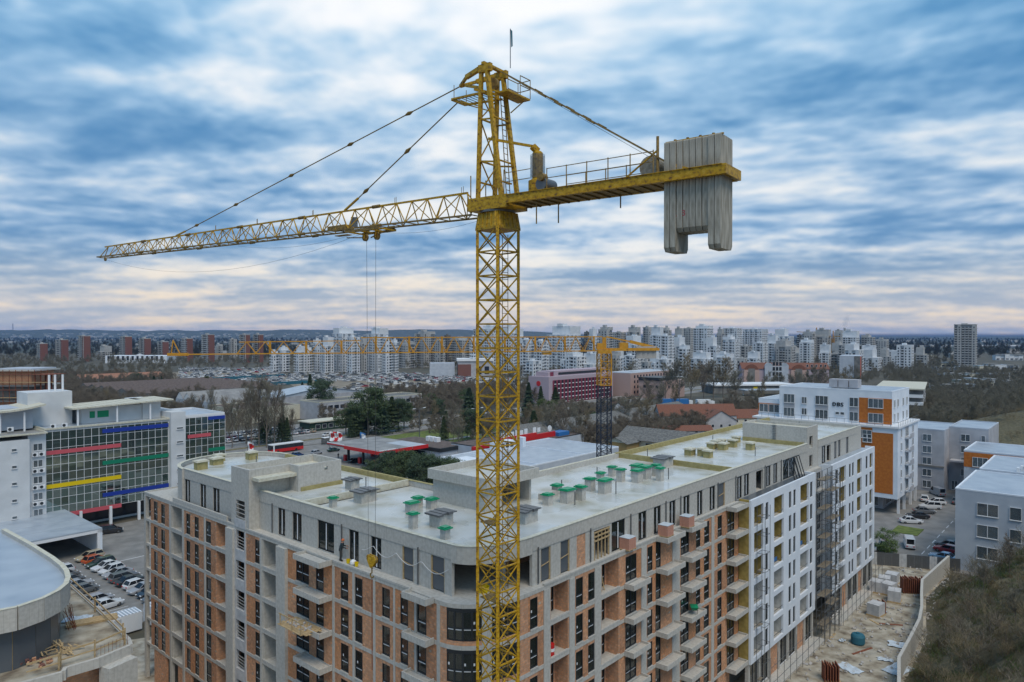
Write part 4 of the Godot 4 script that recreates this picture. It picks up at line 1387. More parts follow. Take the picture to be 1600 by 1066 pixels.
	# ties to the counter jib: two bars each side with link plates
	for s in [-.62, .62]:
		for w in [-.05, .05]:
			beam(C, "counter_tie", cj.call(.1, 55.4, s * .9), cj.call(-11.6, 47.75, s + w), .05, G)
		for t in [.22, .31, .4, .49, .57]:
			var m := (cj.call(.1, 55.4, s * .9) as Vector3).lerp(cj.call(-11.6, 47.75, s), t)
			var d := ((cj.call(-11.6, 47.75, s) as Vector3) - (cj.call(.1, 55.4, s * .9) as Vector3)).normalized()
			beam(C, "tie_link", m - d * .28, m + d * .28, .13, G, .12)
		beam(C, "tie_lug", cj.call(-10.9, 48.2, s), cj.call(-12.0, 47.75, s), .14, Y)
	rod(C, "stay_rope", cj.call(-.4, 55.0, .5), cj.call(-9.8, 48.7, .3), .02, M.rope)
	# counterweight slabs, hung side by side
	for k in 9:
		var x := -10.75 - k * .315
		var long: bool = k < 2 or k > 6
		var lo := 43.95 if long else 44.85
		var b := .1
		var w := (.74 if long else .66) + .018 * (k % 3)
		var prof2 := PackedVector2Array([Vector2(-w + .04, 49.2), Vector2(-w, 49.15), Vector2(-w, lo + b * 2), Vector2(-w + b * 1.5, lo), Vector2(w - b * 1.5, lo), Vector2(w, lo + b * 2), Vector2(w, 49.15), Vector2(w - .04, 49.2)])
		var m3 := MB.new()
		m3.prism(prof2, 0, .278)
		var o := part(C, "counterweight_slab", m3, M.weights)
		# profile axes: x across the jib, z up, extruded along the jib
		o.transform = Transform3D(Basis(-P, -J, Vector3.UP), cj.call(x, 0, 0))
		if k % 2 == 1:
			part(C, "lifting_eye", MB.new().tube(cj.call(x - .15, 49.2, -.5), cj.call(x - .15, 49.32, -.5), .07, .07, 8), G)
	beam(C, "hanger_bar", cj.call(-10.75, 49.23, -.52), cj.call(-13.6, 49.23, -.52), .1, Y, .06)
	# two painted marks on the near face of the slabs
	for q in [["2", 46.3], ["2'3", 45.75]]:
		var tm := TextMesh.new()
		tm.text = q[0]
		tm.font_size = 32
		tm.pixel_size = .012
		tm.depth = .004
		var o := put(C, "painted_number", tm, plain("red_chalk", lin(.4, .06, .08), .9))
		o.transform = Transform3D(Basis(-J, Vector3.UP, -P), cj.call(-11.55, q[1], -.665))

func second_crane() -> void:
	var O: Material = M.orange_crane
	var at := at_depth(944.0, 115.0)
	var C := thing("tower_crane", "orange flat-top tower crane with dark blue lower mast standing behind the block", "crane", at)
	var tip := at_depth(265.0, 97.7) - at
	var J := tip.normalized()
	var L := tip.length()
	var P := J.cross(Vector3.UP).normalized()
	var cj := func(x: float, y: float, p: float) -> Vector3: return J * x + P * p + Vector3(0, y, 0)
	var legs := []
	for q in [[-.9, -.9], [.9, -.9], [.9, .9], [-.9, .9]]:
		legs.append(Vector3(q[0], 0, q[1]).rotated(Vector3.UP, .25))
	boxp(C, "mast_base", Vector3(-2, 0, -2), Vector3(2, .1, 2), M.concrete)
	for k in 9:
		lattice_section(C, legs, .1 + k * 3.5, 3, 3.5 / 3, .17, .07, M.blue_mast)
	lattice_section(C, legs, 31.6, 4, 1.3, .2, .09, O)
	boxp(C, "slewing_ring", Vector3(-1.1, 36.8, -1.1), Vector3(1.1, 37.4, 1.1), O)
	part(C, "cab", MB.new().box(Vector3(-1.2, 37.45, -.6), Vector3(.3, 38.5, .6)), O)
	part(C, "tower_head", MB.new().box(Vector3(-.3, 38.5, -.3), Vector3(.3, 39.5, .3)), O)
	var y0 := 37.25
	for s in [-.6, .6]:
		beam(C, "lower_chord", cj.call(.8, y0, s), cj.call(L, y0 - .1, s), .14, O)
	beam(C, "upper_chord", cj.call(.3, y0 + 2.3, 0), cj.call(L - 26.0, y0 + 2.2, 0), .16, O)
	beam(C, "upper_chord", cj.call(L - 26.0, y0 + 1.75, 0), cj.call(L - 9.0, y0 + 1.6, 0), .13, O)
	var n := 44
	for k in n:
		var xa := 1.2 + k * (L - 10.0) / n
		var xb := 1.2 + (k + 1) * (L - 10.0) / n
		var h := 2.25 if xb < L - 25.0 else 1.6
		for s in [-.6, .6]:
			if k % 2 == 0:
				beam(C, "jib_lacing", cj.call(xa, y0, s), cj.call(xb, y0 + h, 0), .08, O)
			else:
				beam(C, "jib_lacing", cj.call(xa, y0 + h, 0), cj.call(xb, y0, s), .08, O)
		if k % 4 == 0:
			beam(C, "jib_post", cj.call(xa + .6, y0, 0), cj.call(xa + .6, y0 + h + .15, 0), .3, O, .16)
	beam(C, "jib_nose", cj.call(L - 1.3, y0, 0), cj.call(L - .4, y0 + 1.9, 0), .14, O)
	beam(C, "jib_nose", cj.call(L - .2, y0, 0), cj.call(L - .4, y0 + 1.9, 0), .12, O)
	beam(C, "jib_nose", cj.call(L - 2.4, y0 - .1, 0), cj.call(L + .3, y0 - .1, 0), .5, O, .4)
	beam(C, "counter_beam", cj.call(-.6, y0 + .2, -.6), cj.call(-9.6, y0 + .2, -.6), .3, O, .45)
	beam(C, "counter_beam", cj.call(-.6, y0 + .2, .6), cj.call(-9.6, y0 + .2, .6), .3, O, .45)
	beam(C, "counter_tie", cj.call(-.4, y0 + 2.3, 0), cj.call(-4.6, y0 + 1.5, 0), .22, O)
	beam(C, "counter_tie", cj.call(-4.6, y0 + 1.5, 0), cj.call(-9.4, y0 + .4, 0), .28, O, .5)
	for k in 4:
		beam(C, "ballast_block", cj.call(-6.2 - k * .85, y0 + .7, 0), cj.call(-6.2 - k * .85, y0 - 1.3, 0), 1.0, M.concrete_bars, .8)
	part(C, "winch", MB.new().box(Vector3(-.7, 37.5, -.7), Vector3(.7, 38.6, .7)), O).position = cj.call(-3.4, 0, 0)
	beam(C, "trolley", cj.call(9.2, y0 - .35, 0), cj.call(10.6, y0 - .35, 0), 1.0, O, .4)

# ---------------------------------------------------------------- neighbouring buildings
func house_box(B: Node3D, a0: float, a1: float, b0: float, b1: float, y0: float, y1: float, mat: Material, called := "wall") -> MeshInstance3D:
	return boxp(B, called, Vector3(a0, y0, -b1), Vector3(a1, y1, -b0), mat)

func flat_roof(B: Node3D, a0: float, a1: float, b0: float, b1: float, y: float, mat: Material, edge: Material, rise := .35) -> void:
	house_box(B, a0 + .25, a1 - .25, b0 + .25, b1 - .25, y, y + .08, mat, "roof")
	house_box(B, a0 - .03, a1 + .03, b0 - .03, b0 + .25, y, y + rise, edge, "parapet")
	house_box(B, a0 - .03, a1 + .03, b1 - .25, b1 + .03, y, y + rise, edge, "parapet")
	house_box(B, a0 - .03, a0 + .25, b0 + .25, b1 - .25, y, y + rise - .002, edge, "parapet")
	house_box(B, a1 - .25, a1 + .03, b0 + .25, b1 - .25, y, y + rise - .002, edge, "parapet")

func surface_window(B: Node3D, wing: String, s: float, y: float, n: float, w: float, h: float, style: String) -> void:    # a window set on a wall face, with a dark reveal behind
	wbox(B, "curtain", wing, s - w / 2, s + w / 2, y, y + h, n + .002, n + .02, M.curtain if rng.randf() < .55 else M.curtain_dark)
	var xf := Transform3D(Basis(Vector3.UP, 0.0 if wing == "R" else -PI / 2), on(wing, s, y, n + .09))
	window_at(B, xf, w, h, style, M.white_frame, M.window_glass)

func air_unit(B: Node3D, at: Vector3, turn := 0.0) -> void:
	var o := boxp(B, "air_conditioner", Vector3(-.5, 0, -.2), Vector3(.5, .8, .2), M.white_paint)
	o.position = at
	o.rotation.y = turn
	part(o, "fan_grille", MB.new().tube(Vector3(-.12, .4, .2), Vector3(-.12, .4, .225), .3, .3, 14), M.dark_frame)

func build_office() -> void:
	var B := thing("office_building", "white office building with mirrored glass wall and coloured strips beside the car park", "building", loc(34, 128), TURN)
	house_box(B, -24, 0, .6, 18, 3.9, 21, M.office_white)
	house_box(B, -24, 0, 4.5, 18, 0, 3.9, M.office_white)
	house_box(B, 0, 3.2, -.5, 18, 0, 22.6, M.office_white)
	house_box(B, 3.2, 13, 1.0, 18, 0, 21.0, M.office_white)
	house_box(B, -27, -24, -.6, 18, 0, 20.6, M.office_white, "stair_bay")
	house_box(B, -62, -27, -1.6, 18, 0, 19.8, M.office_white)
	flat_roof(B, -24, 0, .3, 18, 21, M.pale_roof, M.parapet_cap)
	flat_roof(B, 3.2, 13, 1.0, 18, 21, M.pale_roof, M.white_paint, .5)
	flat_roof(B, -62, -24, -1.6, 18, 20.61, M.grey_roof, M.parapet_cap, .3)
	# curtain walls: every pane a piece of its own, set a touch out of true
	var pane := MB.new().box(Vector3(-.66, -.78, -.02), Vector3(.66, .78, .0)).mesh()
	var r := RandomNumberGenerator.new()
	r.seed = 77
	for w in [[-24.0, 17, .5, 4.1, 11], [3.3, 7, .95, 1.0, 12]]:
		var mb := MB.new()
		for i in w[1]:
			for j in w[4]:
				var at := Vector3(w[0] + (i + .5) * 1.4, w[3] + (j + .5) * 1.66 - .1, -w[2])
				if at.y > 20.9:
					continue
				var o := put(B, "pane", pane, M.mirror_glass if r.randf() < .7 else M.mirror_glass_green, Transform3D(Basis.from_euler(Vector3(r.randf_range(-.007, .007), r.randf_range(-.009, .009), 0)), at))
				if (i == 2 and j % 3 == 1) or r.randf() < .02:
					o.rotation.x -= .06
		for i in w[1] + 1:
			mb.box(Vector3(w[0] + i * 1.4 - .035, w[3], -w[2] - .03), Vector3(w[0] + i * 1.4 + .035, 20.95, -w[2] + .05))
		for j in w[4] + 1:
			var y: float = minf(w[3] + j * 1.66 - .1, 20.9)
			mb.box(Vector3(w[0], y - .03, -w[2] - .028), Vector3(w[0] + w[1] * 1.4, y + .03, -w[2] + .045))
		part(B, "mullion_frame", mb, M.white_paint)
	for q in [[-13.6, -.2, 19.35, "blue_strip"], [-23.8, -10, 16.05, "pink_strip"], [-13.6, -.2, 12.7, "green_strip"], [-23.8, -10, 9.35, "yellow_strip"], [-13.6, -.2, 6.0, "blue_strip"], [-23.8, -10, 3.3, "pink_strip"],
			[9.0, 13.0, 20.0, "blue_strip"], [4.2, 9.6, 16.2, "pink_strip"], [9.0, 13.0, 12.6, "green_strip"]]:
		var n := int((q[1] - q[0]) / 1.4)
		for k in n:
			var x: float = q[0] + k * (q[1] - q[0]) / n
			var zz := .42 if q[0] < 0 else .85
			boxp(B, "colour_panel", Vector3(x + .01, q[2], -zz), Vector3(x + (q[1] - q[0]) / n - .01, q[2] + .8, -zz + .12), M[q[3]])
	# open ground floor below the glass
	for k in 5:
		boxp(B, "pillar", Vector3(-23.6 + k * 5.6, 0, -.5), Vector3(-23.1 + k * 5.6, 3.9, 0), M.white_paint)
	house_box(B, -22, -2, 4.4, 4.48, .5, 3.4, M.far_glass, "shop_glazing")
	# small windows in the white pier and the blank wall
	for k in 6:
		surface_window(B, "R", 1.9, 3.2 + k * 3.1, .5, 1.5, .5, "single")
	for k in 5:
		surface_window(B, "R", -25.4, 4.5 + k * 3.2, .6, 1.6, 1.4, "pair")
		surface_window(B, "R", -29.5, 4.9 + k * 3.2, 1.6, .9, .6, "single")
		surface_window(B, "R", -35.0, 4.9 + k * 3.2, 1.6, .9, .6, "single")
		air_unit(B, Vector3(-25.9, 3.4 + k * 3.2, .85))
		air_unit(B, Vector3(-24.8, 3.4 + k * 3.2, .85))
	# set-back top storey under a waving canopy
	house_box(B, -16, -4, 5, 15, 21.1, 24.4, M.office_white, "top_storey")
	house_box(B, -4, -.2, 4.5, 15, 21.1, 25.2, M.office_white, "top_storey")
	house_box(B, -44, -24.5, 6, 15, 21.0, 25.3, M.pale_wall, "top_storey")
	house_box(B, -25.0, -17, 7.5, 15, 21.1, 28.0, M.office_white, "plant_room")
	house_box(B, -56, -46, 2, 12, 21.0, 24.2, M.pale_wall, "top_storey")
	var wave := MB.new()
	for k in 16:
		var x := -46.0 + k * 1.45
		var y := 25.6 + .9 * sin(k * .32 + 1.2)
		var y2 := 25.6 + .9 * sin((k + 1) * .32 + 1.2)
		var d := Vector3(1.45, y2 - y, 0).normalized()
		wave.box(Vector3(0, 0, -14.6), Vector3(1.47, .35, -3.5), Transform3D(Basis(d, Vector3.BACK.cross(d), Vector3.BACK), Vector3(x, y, 0)))
	part(B, "wave_canopy", wave, M.parapet_cap)
	wave = MB.new()
	for k in 14:
		var x := -18.5 + k * 1.45
		wave.box(Vector3(x, 24.45 + k * .045, -13), Vector3(x + 1.43, 24.75 + k * .045, -2.4))
	part(B, "flat_canopy", wave, M.parapet_cap)
	house_box(B, -57, -45, 1, 13, 24.2, 24.5, M.parapet_cap, "flat_canopy")
	for q in [[-43.0, 4.2], [-37.0, 4.2], [-30.5, 4.2], [-26.5, 4.2], [-10, 2.8], [-3.2, 2.8], [-17.5, 2.8], [-47, 1.5], [-52, 1.5]]:
		boxp(B, "canopy_post", Vector3(q[0], 20.7, -q[1] - .3), Vector3(q[0] + .3, 24.5, -q[1]), M.white_paint)
	for q in [[-34.0, 6.0, 2.0], [-14.5, 5.0, 1.0], [-13, 5.0, 2.2]]:
		boxp(B, "green_window", Vector3(q[0], 22.2, -q[1]), Vector3(q[0] + q[2], 23.6, -q[1] + .06), M.vent_green)
	for q in [[-22.0, 2.2], [-20.0, 2.2], [-29.0, 3.0], [-39.0, 4.8]]:
		air_unit(B, Vector3(q[0], 21.1, -q[1]))
	for q in [-41.0, -39.4, -36.6]:
		rod(B, "antenna", Vector3(q, 26, -9), Vector3(q, 30.2, -9), .5, M.white_paint)
	for q in [-20.5, -19.4, -18.0]:
		rod(B, "antenna", Vector3(q, 28, -10), Vector3(q, 31.4, -10), .45, M.white_paint)
	# white ramp shed in front of it
	var S := thing("ramp_shed", "white flat-roofed ramp shed with dark seams in front of mirrored office", "shed", loc(-2.5, 106), TURN)
	for k in 4:
		house_box(S, -2.0, 16, 2.0 + k * 5.2, 7.1 + k * 5.2, 4.5, 4.75, M.pale_roof, "roof_sheet")
		if k < 3:
			house_box(S, -2.0, 16, 7.1 + k * 5.2, 7.2 + k * 5.2, 4.4, 4.6, M.dark_frame, "roof_seam")
	house_box(S, 15.6, 16, 2, 22.7, 0, 4.5, M.white_render, "side_wall")
	house_box(S, -2, 15.6, 22.3, 22.7, 0, 4.5, M.white_render, "back_wall")
	house_box(S, -2, 3.5, 2.2, 2.5, 0, 3.9, M.pale_wall, "front_wall")
	for x in [3.5, 15.2, -2.0]:
		house_box(S, x, x + .4, 2.0, 2.4, 0, 4.5, M.white_paint, "post")
	house_box(S, -2, 16, 2.0, 2.3, 4.0, 4.5, M.white_paint, "fascia")
	house_box(S, 4.0, 15.5, 2.6, 22, .02, .05, M.asphalt, "ramp")

func poly_wall(B: Node3D, called: String, pts: Array, y0: float, y1: float, thick: float, mat: Material, closed := false) -> void:
	for k in pts.size() - (0 if closed else 1):
		var p := Vector3(pts[k].x, 0, pts[k].y)
		var q := Vector3(pts[(k + 1) % pts.size()].x, 0, pts[(k + 1) % pts.size()].y)
		var d := (q - p).normalized()
		part(B, called, MB.new().box(Vector3(-.03, y0, -thick), Vector3(p.distance_to(q) + .03, y1 - .003 * (k % 2), -.006 * (k % 2)), Transform3D(Basis(d, Vector3.UP, d.cross(Vector3.UP)), p)), mat)

func build_round_block() -> void:
	var B := thing("round_block", "unfinished concrete block with rounded pale roof at the lower left edge", "building", Vector3.ZERO)
	var edge := []
	for q in [[0, 828], [40, 850], [75, 872], [90, 884], [97, 893], [99.5, 903], [96, 913], [84, 923], [60, 935], [22, 948], [-30, 958], [-70, 962]]:
		var p := ground_at(q[0], q[1], 20.0)
		edge.append(Vector2(p.x, p.z))
	var back := [Vector2(-62, -62), Vector2(-62, -80)]
	var roof := PackedVector2Array()
	for p in edge:
		roof.append(p)
	for p in back:
		roof.append(p)
	part(B, "roof_deck", MB.new().prism(roof, 19.2, 19.6), M.pale_roof)
	poly_wall(B, "parapet", edge, 18.25, 19.96, .35, M.concrete)
	poly_wall(B, "parapet_cap", edge, 19.96, 20.0, .38, M.parapet_cap)
	part(B, "roof_slab", MB.new().prism(roof, 18.3, 18.6), M.concrete)
	# sheeted storey below, a little set back
	var mid := Vector2(-48, -60)
	var inner := []
	for p in edge:
		inner.append((p as Vector2).lerp(mid, .06))
	for k in range(1, edge.size() - 1):
		var p := Vector3(inner[k].x, 15.0, inner[k].y)
		var q := Vector3(inner[k + 1].x, 15.0, inner[k + 1].y)
		beam(B, "timber_post", p, p + Vector3(0, 3.3, 0), .16, M.timber)
		var d := (q - p).normalized()
		part(B, "sheeting", MB.new().box(Vector3(0, 0, -.12), Vector3(p.distance_to(q), 3.3, -.1), Transform3D(Basis(d, Vector3.UP, d.cross(Vector3.UP)), p)), M.film)
		if k % 2 == 0:
			beam(B, "batten", p + Vector3(0, .9, 0), q + Vector3(0, 1.5, 0), .07, M.timber)
	var core := PackedVector2Array()
	for p in edge:
		core.append((p as Vector2).lerp(mid, .12))
	core.append(Vector2(-60, -64))
	part(B, "inner_wall", MB.new().prism(core, 15.0, 18.3), M.clay_block)
	# terrace
	var ter := []
	for q in [[60, 890], [105, 917], [150, 958], [195, 1002], [198, 1010], [150, 1030], [95, 1046], [92, 1052], [40, 1066], [-60, 1090]]:
		var p := ground_at(q[0], q[1], 15.0)
		ter.append(Vector2(p.x, p.z))
	var tp := PackedVector2Array()
	for p in ter:
		tp.append(p)
	tp.append(Vector2(-62, -54))
	tp.append(Vector2(-66, -82))
	part(B, "terrace_slab", MB.new().prism(tp, 14.45, 14.98), M.site_dirt)
	poly_wall(B, "slab_edge", ter, 14.3, 15.05, .3, M.concrete)
	var cp := PackedVector2Array()
	for p in ter:
		cp.append((p as Vector2).lerp(mid, .06))
	cp.append(Vector2(-60, -56))
	cp.append(Vector2(-64, -80))
	for k in 4:
		part(B, "brick_wall", MB.new().prism(cp, maxf(14.3 - 3.3 * (k + 1), 0.0), 14.3 - 3.3 * k - .3), M.clay_block)
		part(B, "floor_slab", MB.new().prism(tp, 14.3 - 3.3 * k - .35 - 2.95, 14.3 - 3.3 * (k + 1) + .35), M.concrete)
	# concrete pier at the terrace corner
	var c0 := Vector3(ter[4].x, 0, ter[4].y)
	var c1 := Vector3(ter[5].x, 0, ter[5].y)
	var cd := (c1 - c0).normalized()
	part(B, "concrete_pier", MB.new().box(Vector3(.05, 0, -1.2), Vector3(c0.distance_to(c1) * .96, 14.3, .04), Transform3D(Basis(cd, Vector3.UP, cd.cross(Vector3.UP)), c0)), M.concrete)
	# rough timber guard rails
	for k in range(1, 8):
		var p := Vector3(ter[k].x, 15.0, ter[k].y)
		var q := Vector3(ter[k + 1].x, 15.0, ter[k + 1].y)
		p = p.lerp(Vector3(mid.x, 15, mid.y), .02)
		q = q.lerp(Vector3(mid.x, 15, mid.y), .02)
		beam(B, "guard_post", p, p + Vector3(.03, 1.35, .02), .1, M.timber)
		beam(B, "guard_rail", p + Vector3(0, 1.15, 0), q + Vector3(0, 1.05, 0), .06, M.timber, .13)
		beam(B, "guard_rail", p + Vector3(0, .55, 0), q + Vector3(0, .5, 0), .05, M.timber, .1)
	for k in 9:
		var t := k / 8.0
		var p := Vector3(ter[4].x, 14.98, ter[4].y).lerp(Vector3(ter[5].x, 14.98, ter[5].y), t)
		rod(B, "steel_bar", p + Vector3(-.15, 0, -.1), p + Vector3(-.14, .8, -.1), .025, M.rust)
	# loose things on the terrace
	var r := RandomNumberGenerator.new()
	r.seed = 3
	var tpile := thing("timber_pile", "pile of broken timber offcuts and rubble by the sheeted wall", "timber pile", ground_at(84, 1022, 15.0))
	for k in 34:
		var p := Vector3(r.randf_range(-1.5, 1.6), r.randf_range(.04, .55), r.randf_range(-.8, .8))
		p.y *= 1.0 - absf(p.x) / 2.4
		var d := Vector3(r.randf_range(-1, 1), r.randf_range(-.25, .4), r.randf_range(-1, 1)).normalized() * r.randf_range(.4, 1.2)
		beam(tpile, "plank", p - d * .5 + Vector3(0, .1, 0), p + d * .5 + Vector3(0, .1, 0), .1, M.timber, .035)
	var ps := thing("plank_stack", "stack of pale shuttering planks lying on the unfinished terrace", "planks", ground_at(141, 973, 15.0), .55)
	for k in 15:
		var row := k / 5
		boxp(ps, "plank", Vector3(-1.9 + r.randf_range(-.1, .1), row * .06, -.62 + (k % 5) * .25), Vector3(1.9 + r.randf_range(-.1, .1), row * .06 + .05, -.4 + (k % 5) * .25), M.timber)
	var rb := thing("rusty_bars", "leaning bundle of rusty steel bars against the sheeted wall", "steel bars", ground_at(108, 985, 15.0))
	for k in 12:
		rod(rb, "steel_bar", Vector3(r.randf_range(-.3, .5), 0, r.randf_range(-.4, .3)), Vector3(r.randf_range(-.7, -.2), r.randf_range(1.2, 2.4), r.randf_range(-.5, .2)), .04, M.rust)
	var ws := thing("wet_sheet", "crumpled pale blue plastic sheet lying on the unfinished terrace", "plastic sheet", ground_at(118, 970, 15.0), .3)
	var mb := MB.new()
	for i in 8:
		for j in 4:
			var h := func(x: int, z: int) -> Vector3: return Vector3(x * .28 - 1.1, .04 + absf(sin(x * 2.3 + z * 1.7)) * .12, z * .3 - .6)
			mb.quad(h.call(i, j), h.call(i + 1, j), h.call(i + 1, j + 1), h.call(i, j + 1))
	part(ws, "sheet", mb, M.plastic_wrap)
	var br := thing("brick_heap", "low heap of broken red clay bricks by the terrace edge", "bricks", ground_at(45, 1040, 15.0))
	for k in 46:
		var p := Vector3(r.randf_range(-1.3, 1.3), 0, r.randf_range(-.7, .7))
		p.y = maxf(.0, .5 - p.length() * .35) * r.randf()
		put(br, "brick", unit_box, M.red_brick if k % 3 else M.clay_block, Transform3D(Basis.from_euler(Vector3(r.randf() * .6, r.randf() * 6, r.randf() * .5)).scaled(Vector3(1, 1, 1)) * Basis.from_scale(Vector3(.26, .14, .13)), p + Vector3(0, .08, 0)))
	# site containers between it and the car park
	for q in [[2.0, 69.2, "pale grey site container nearest the unfinished terrace"], [9.2, 69.4, "pale grey site container beside the brick corner of the block"]]:
		var S := thing("site_container", q[2], "container", loc(q[0], q[1]), TURN, "site containers below the car park")
		boxp(S, "body", Vector3(-3, .15, -1.2), Vector3(3, 2.5, 1.2), M.white_render)
		for k in 14:
			boxp(S, "roof_rib", Vector3(-3 + k * .43, 2.5, -1.2), Vector3(-2.8 + k * .43, 2.56, 1.2), M.pale_roof)
		boxp(S, "skid", Vector3(-3, 0, -1.1), Vector3(3, .15, 1.1), M.steel)
		boxp(S, "door", Vector3(-.5, .2, 1.2), Vector3(.4, 2.2, 1.23), M.pale_wall)

func build_right_side() -> void:
	# white and orange apartment house with letters on its wall
	var B := thing("apartment_house", "white apartment house with orange panels and dark letters DBS on its wall", "building", loc(140, 7.5), TURN)
	house_box(B, 0, 16, 0, 25, 19.6, 27.0, M.white_render)
	house_box(B, 2, 16, 25, 31, 19.6, 23.6, M.white_render)
	house_box(B, -1.5, 18, -1.5, 30, 3.6, 19.2, M.white_render)
	house_box(B, 3.5, 17, 2.5, 29, 0, 3.6, M.grey_wall, "ground_floor")
	surface_window(B, "L", 6.0, .6, -3.5, 5.0, 2.4, "triple")
	surface_window(B, "R", 8.0, .6, -2.5, 5.0, 2.4, "triple")
	house_box(B, -1.9, 18.2, -1.9, 31, 19.2, 19.6, M.white_paint, "terrace_ledge")
	flat_roof(B, 0, 16, 0, 25, 27.0, M.pale_roof, M.white_render, .25)
	flat_roof(B, 2, 16, 25, 31, 23.6, M.pale_roof, M.white_render, .2)
	boxp(B, "roof_unit", Vector3(4, 27.3, -12.5), Vector3(7, 29.2, -10.3), M.grey_wall)
	boxp(B, "roof_unit", Vector3(4, 27.3, -10.1), Vector3(7, 29.2, -8.2), M.grey_wall)
	boxp(B, "roof_unit", Vector3(4, 27.3, -14.6), Vector3(7, 29.2, -12.7), M.grey_wall)
	wbox(B, "orange_panel", "L", .0, 6.8, 19.8, 25.5, 0, .06, M.orange_panel)
	wbox(B, "orange_panel", "L", 25.2, 31, 20.6, 22.6, -1.99, -1.93, M.orange_panel)
	wbox(B, "orange_panel", "L", -.6, 3.6, 4.6, 18.0, 1.5, 1.56, M.orange_panel)
	wbox(B, "orange_panel", "L", 3.62, 9.6, 15.6, 18.95, 1.5, 1.552, M.orange_panel)
	for k in 4:
		wbox(B, "orange_panel", "L", 3.6, 6.0 if k < 4 else 8.5, 4.6 + k * 3.25, 5.9 + k * 3.25 if k < 4 else 18.9, 1.5, 1.555, M.orange_panel)
	for q in [[22.6, 2.6, "triple"], [19.0, 1.2, "pair"], [15.0, 2.9, "triple"], [7.9, 1.9, "pair"], [3.3, 3.1, "triple"]]:
		for y in [20.0, 23.3]:
			surface_window(B, "L", q[0], y if q[1] > 1.3 or y > 21 else 20.6, .065, q[1], 2.1 if q[1] > 1.3 else 1.6, q[2])
		if q[0] != 19.0 and q[0] != 3.3:
			wbox(B, "grey_panel", "L", q[0] - q[1] / 2, q[0] + q[1] / 2, 22.15, 23.2, .0, .05, M.grey_wall)
	for x in [10.4, 11.5]:
		surface_window(B, "L", x, 21.2, .0, .9, .7, "single")
	for q in [[27.0, 2.6], [29.6, 2.2]]:
		surface_window(B, "L", q[0], 20.4, -1.92, q[1], 2.0, "pair")
	for k in 5:
		surface_window(B, "L", 4.6 if k < 4 else 5.2, 5.9 + k * 3.25 if k < 4 else 15.7 + .9, 1.6, 1.9 if k < 4 else 3.0, 1.8, "pair" if k < 4 else "triple")
		surface_window(B, "L", 8.6, 5.9 + k * 2.9, 1.52, 1.8, 1.8, "pair")
		# balconies on the end wall
		surface_window(B, "R", 6.7, 4.7 + k * 3.0, 1.5, 2.6, 2.3, "triple")
		wbox(B, "balcony_slab", "R", 5.0, 8.4, 4.3 + k * 3.0, 4.5 + k * 3.0, 1.51, 2.7, M.pale_wall)
		wbox(B, "balcony_front", "R", 5.0, 8.4, 4.5 + k * 3.0, 5.5 + k * 3.0, 2.62, 2.7, M.grey_wall)
		surface_window(B, "R", 1.6, 5.0 + k * 3.0, 1.5, .9, 1.8, "single")
		surface_window(B, "R", 12.5, 5.0 + k * 3.0, 1.5, 1.2, 1.7, "single")
	for x in [2.0, 5.0, 10.0, 13.5]:
		surface_window(B, "R", x, 20.2, .0, 1.0, 1.9, "single")
		surface_window(B, "R", x, 23.4, .0, 1.0, 1.8, "single")
	for x in [0.8, 6, 12, 17]:
		boxp(B, "pillar", Vector3(x, 0, .9), Vector3(x + .5, 3.6, 1.4), M.white_paint)
	for q in [["L", -1.7, 31.0, 1.7], ["R", -1.7, 17.8, 1.7]]:
		for k in int((q[2] - q[1]) / 1.6):
			beam(B, "rail_post", on(q[0], q[1] + k * 1.6, 19.6, q[3]), on(q[0], q[1] + k * 1.6, 20.6, q[3]), .05, M.steel)
		beam(B, "terrace_rail", on(q[0], q[1], 20.6, q[3]), on(q[0], q[2], 20.6, q[3]), .06, M.steel)
	var tm := TextMesh.new()
	tm.text = "DBS"
	var sf := SystemFont.new()
	sf.font_names = ["Droid Sans"]
	sf.font_weight = 700
	tm.font = sf
	tm.font_size = 64
	tm.pixel_size = .019
	tm.depth = .12
	var o := put(B, "wall_letters", tm, M.dark_frame)
	o.transform = Transform3D(Basis(Vector3.UP, -PI / 2), Vector3(-.08, 23.6, -11.4)) * Transform3D(Basis.from_scale(Vector3(1.15, 1, 1)), Vector3.ZERO)
	# plain grey block behind it
	B = thing("grey_block", "plain grey four-storey block behind the orange-panelled house", "building", loc(171, 2.7), TURN)
	house_box(B, 0, 18, 0, 16, 0, 15.6, M.grey_wall)
	house_box(B, 6, 24, -8.5, -.02, 0, 16.0, M.grey_wall)
	house_box(B, -.25, .0, 0, 16, 6.3, 6.7, M.block_dark, "ledge")
	flat_roof(B, 0, 18, 0, 16, 15.6, M.pale_roof, M.pale_wall, .3)
	flat_roof(B, 6, 24, -8.5, -.02, 16.0, M.pale_roof, M.pale_wall, .3)
	for k in 5:
		surface_window(B, "L", 3.8, .9 + k * 2.95, .0, 2.0, 1.8, "pair")
		surface_window(B, "L", 9.4, .9 + k * 2.95, .0, 2.0, 1.8, "pair")
		surface_window(B, "L", -3.6, .9 + k * 2.95, -6.0, 2.0, 1.8, "pair")
		if k > 1:
			surface_window(B, "L", -7.4, .9 + k * 2.95, -6.0, .9, 1.8, "single")
	surface_window(B, "L", -1.3, .1, -6.0, 1.4, 2.3, "pair")
	boxp(B, "porch_roof", Vector3(3, 7.6, .6), Vector3(6, 8.0, 5.5), M.grey_wall)
	# long-roofed hall with an orange corner
	B = thing("hall", "low hall with pale roof and an orange corner beside the grey block", "building", loc(159, -3.3), TURN)
	house_box(B, 0, 17, -32, 0, 0, 12.8, M.pale_wall)
	house_box(B, -.06, 0, -12, 0, 9.2, 12.6, M.orange_panel, "orange_panel")
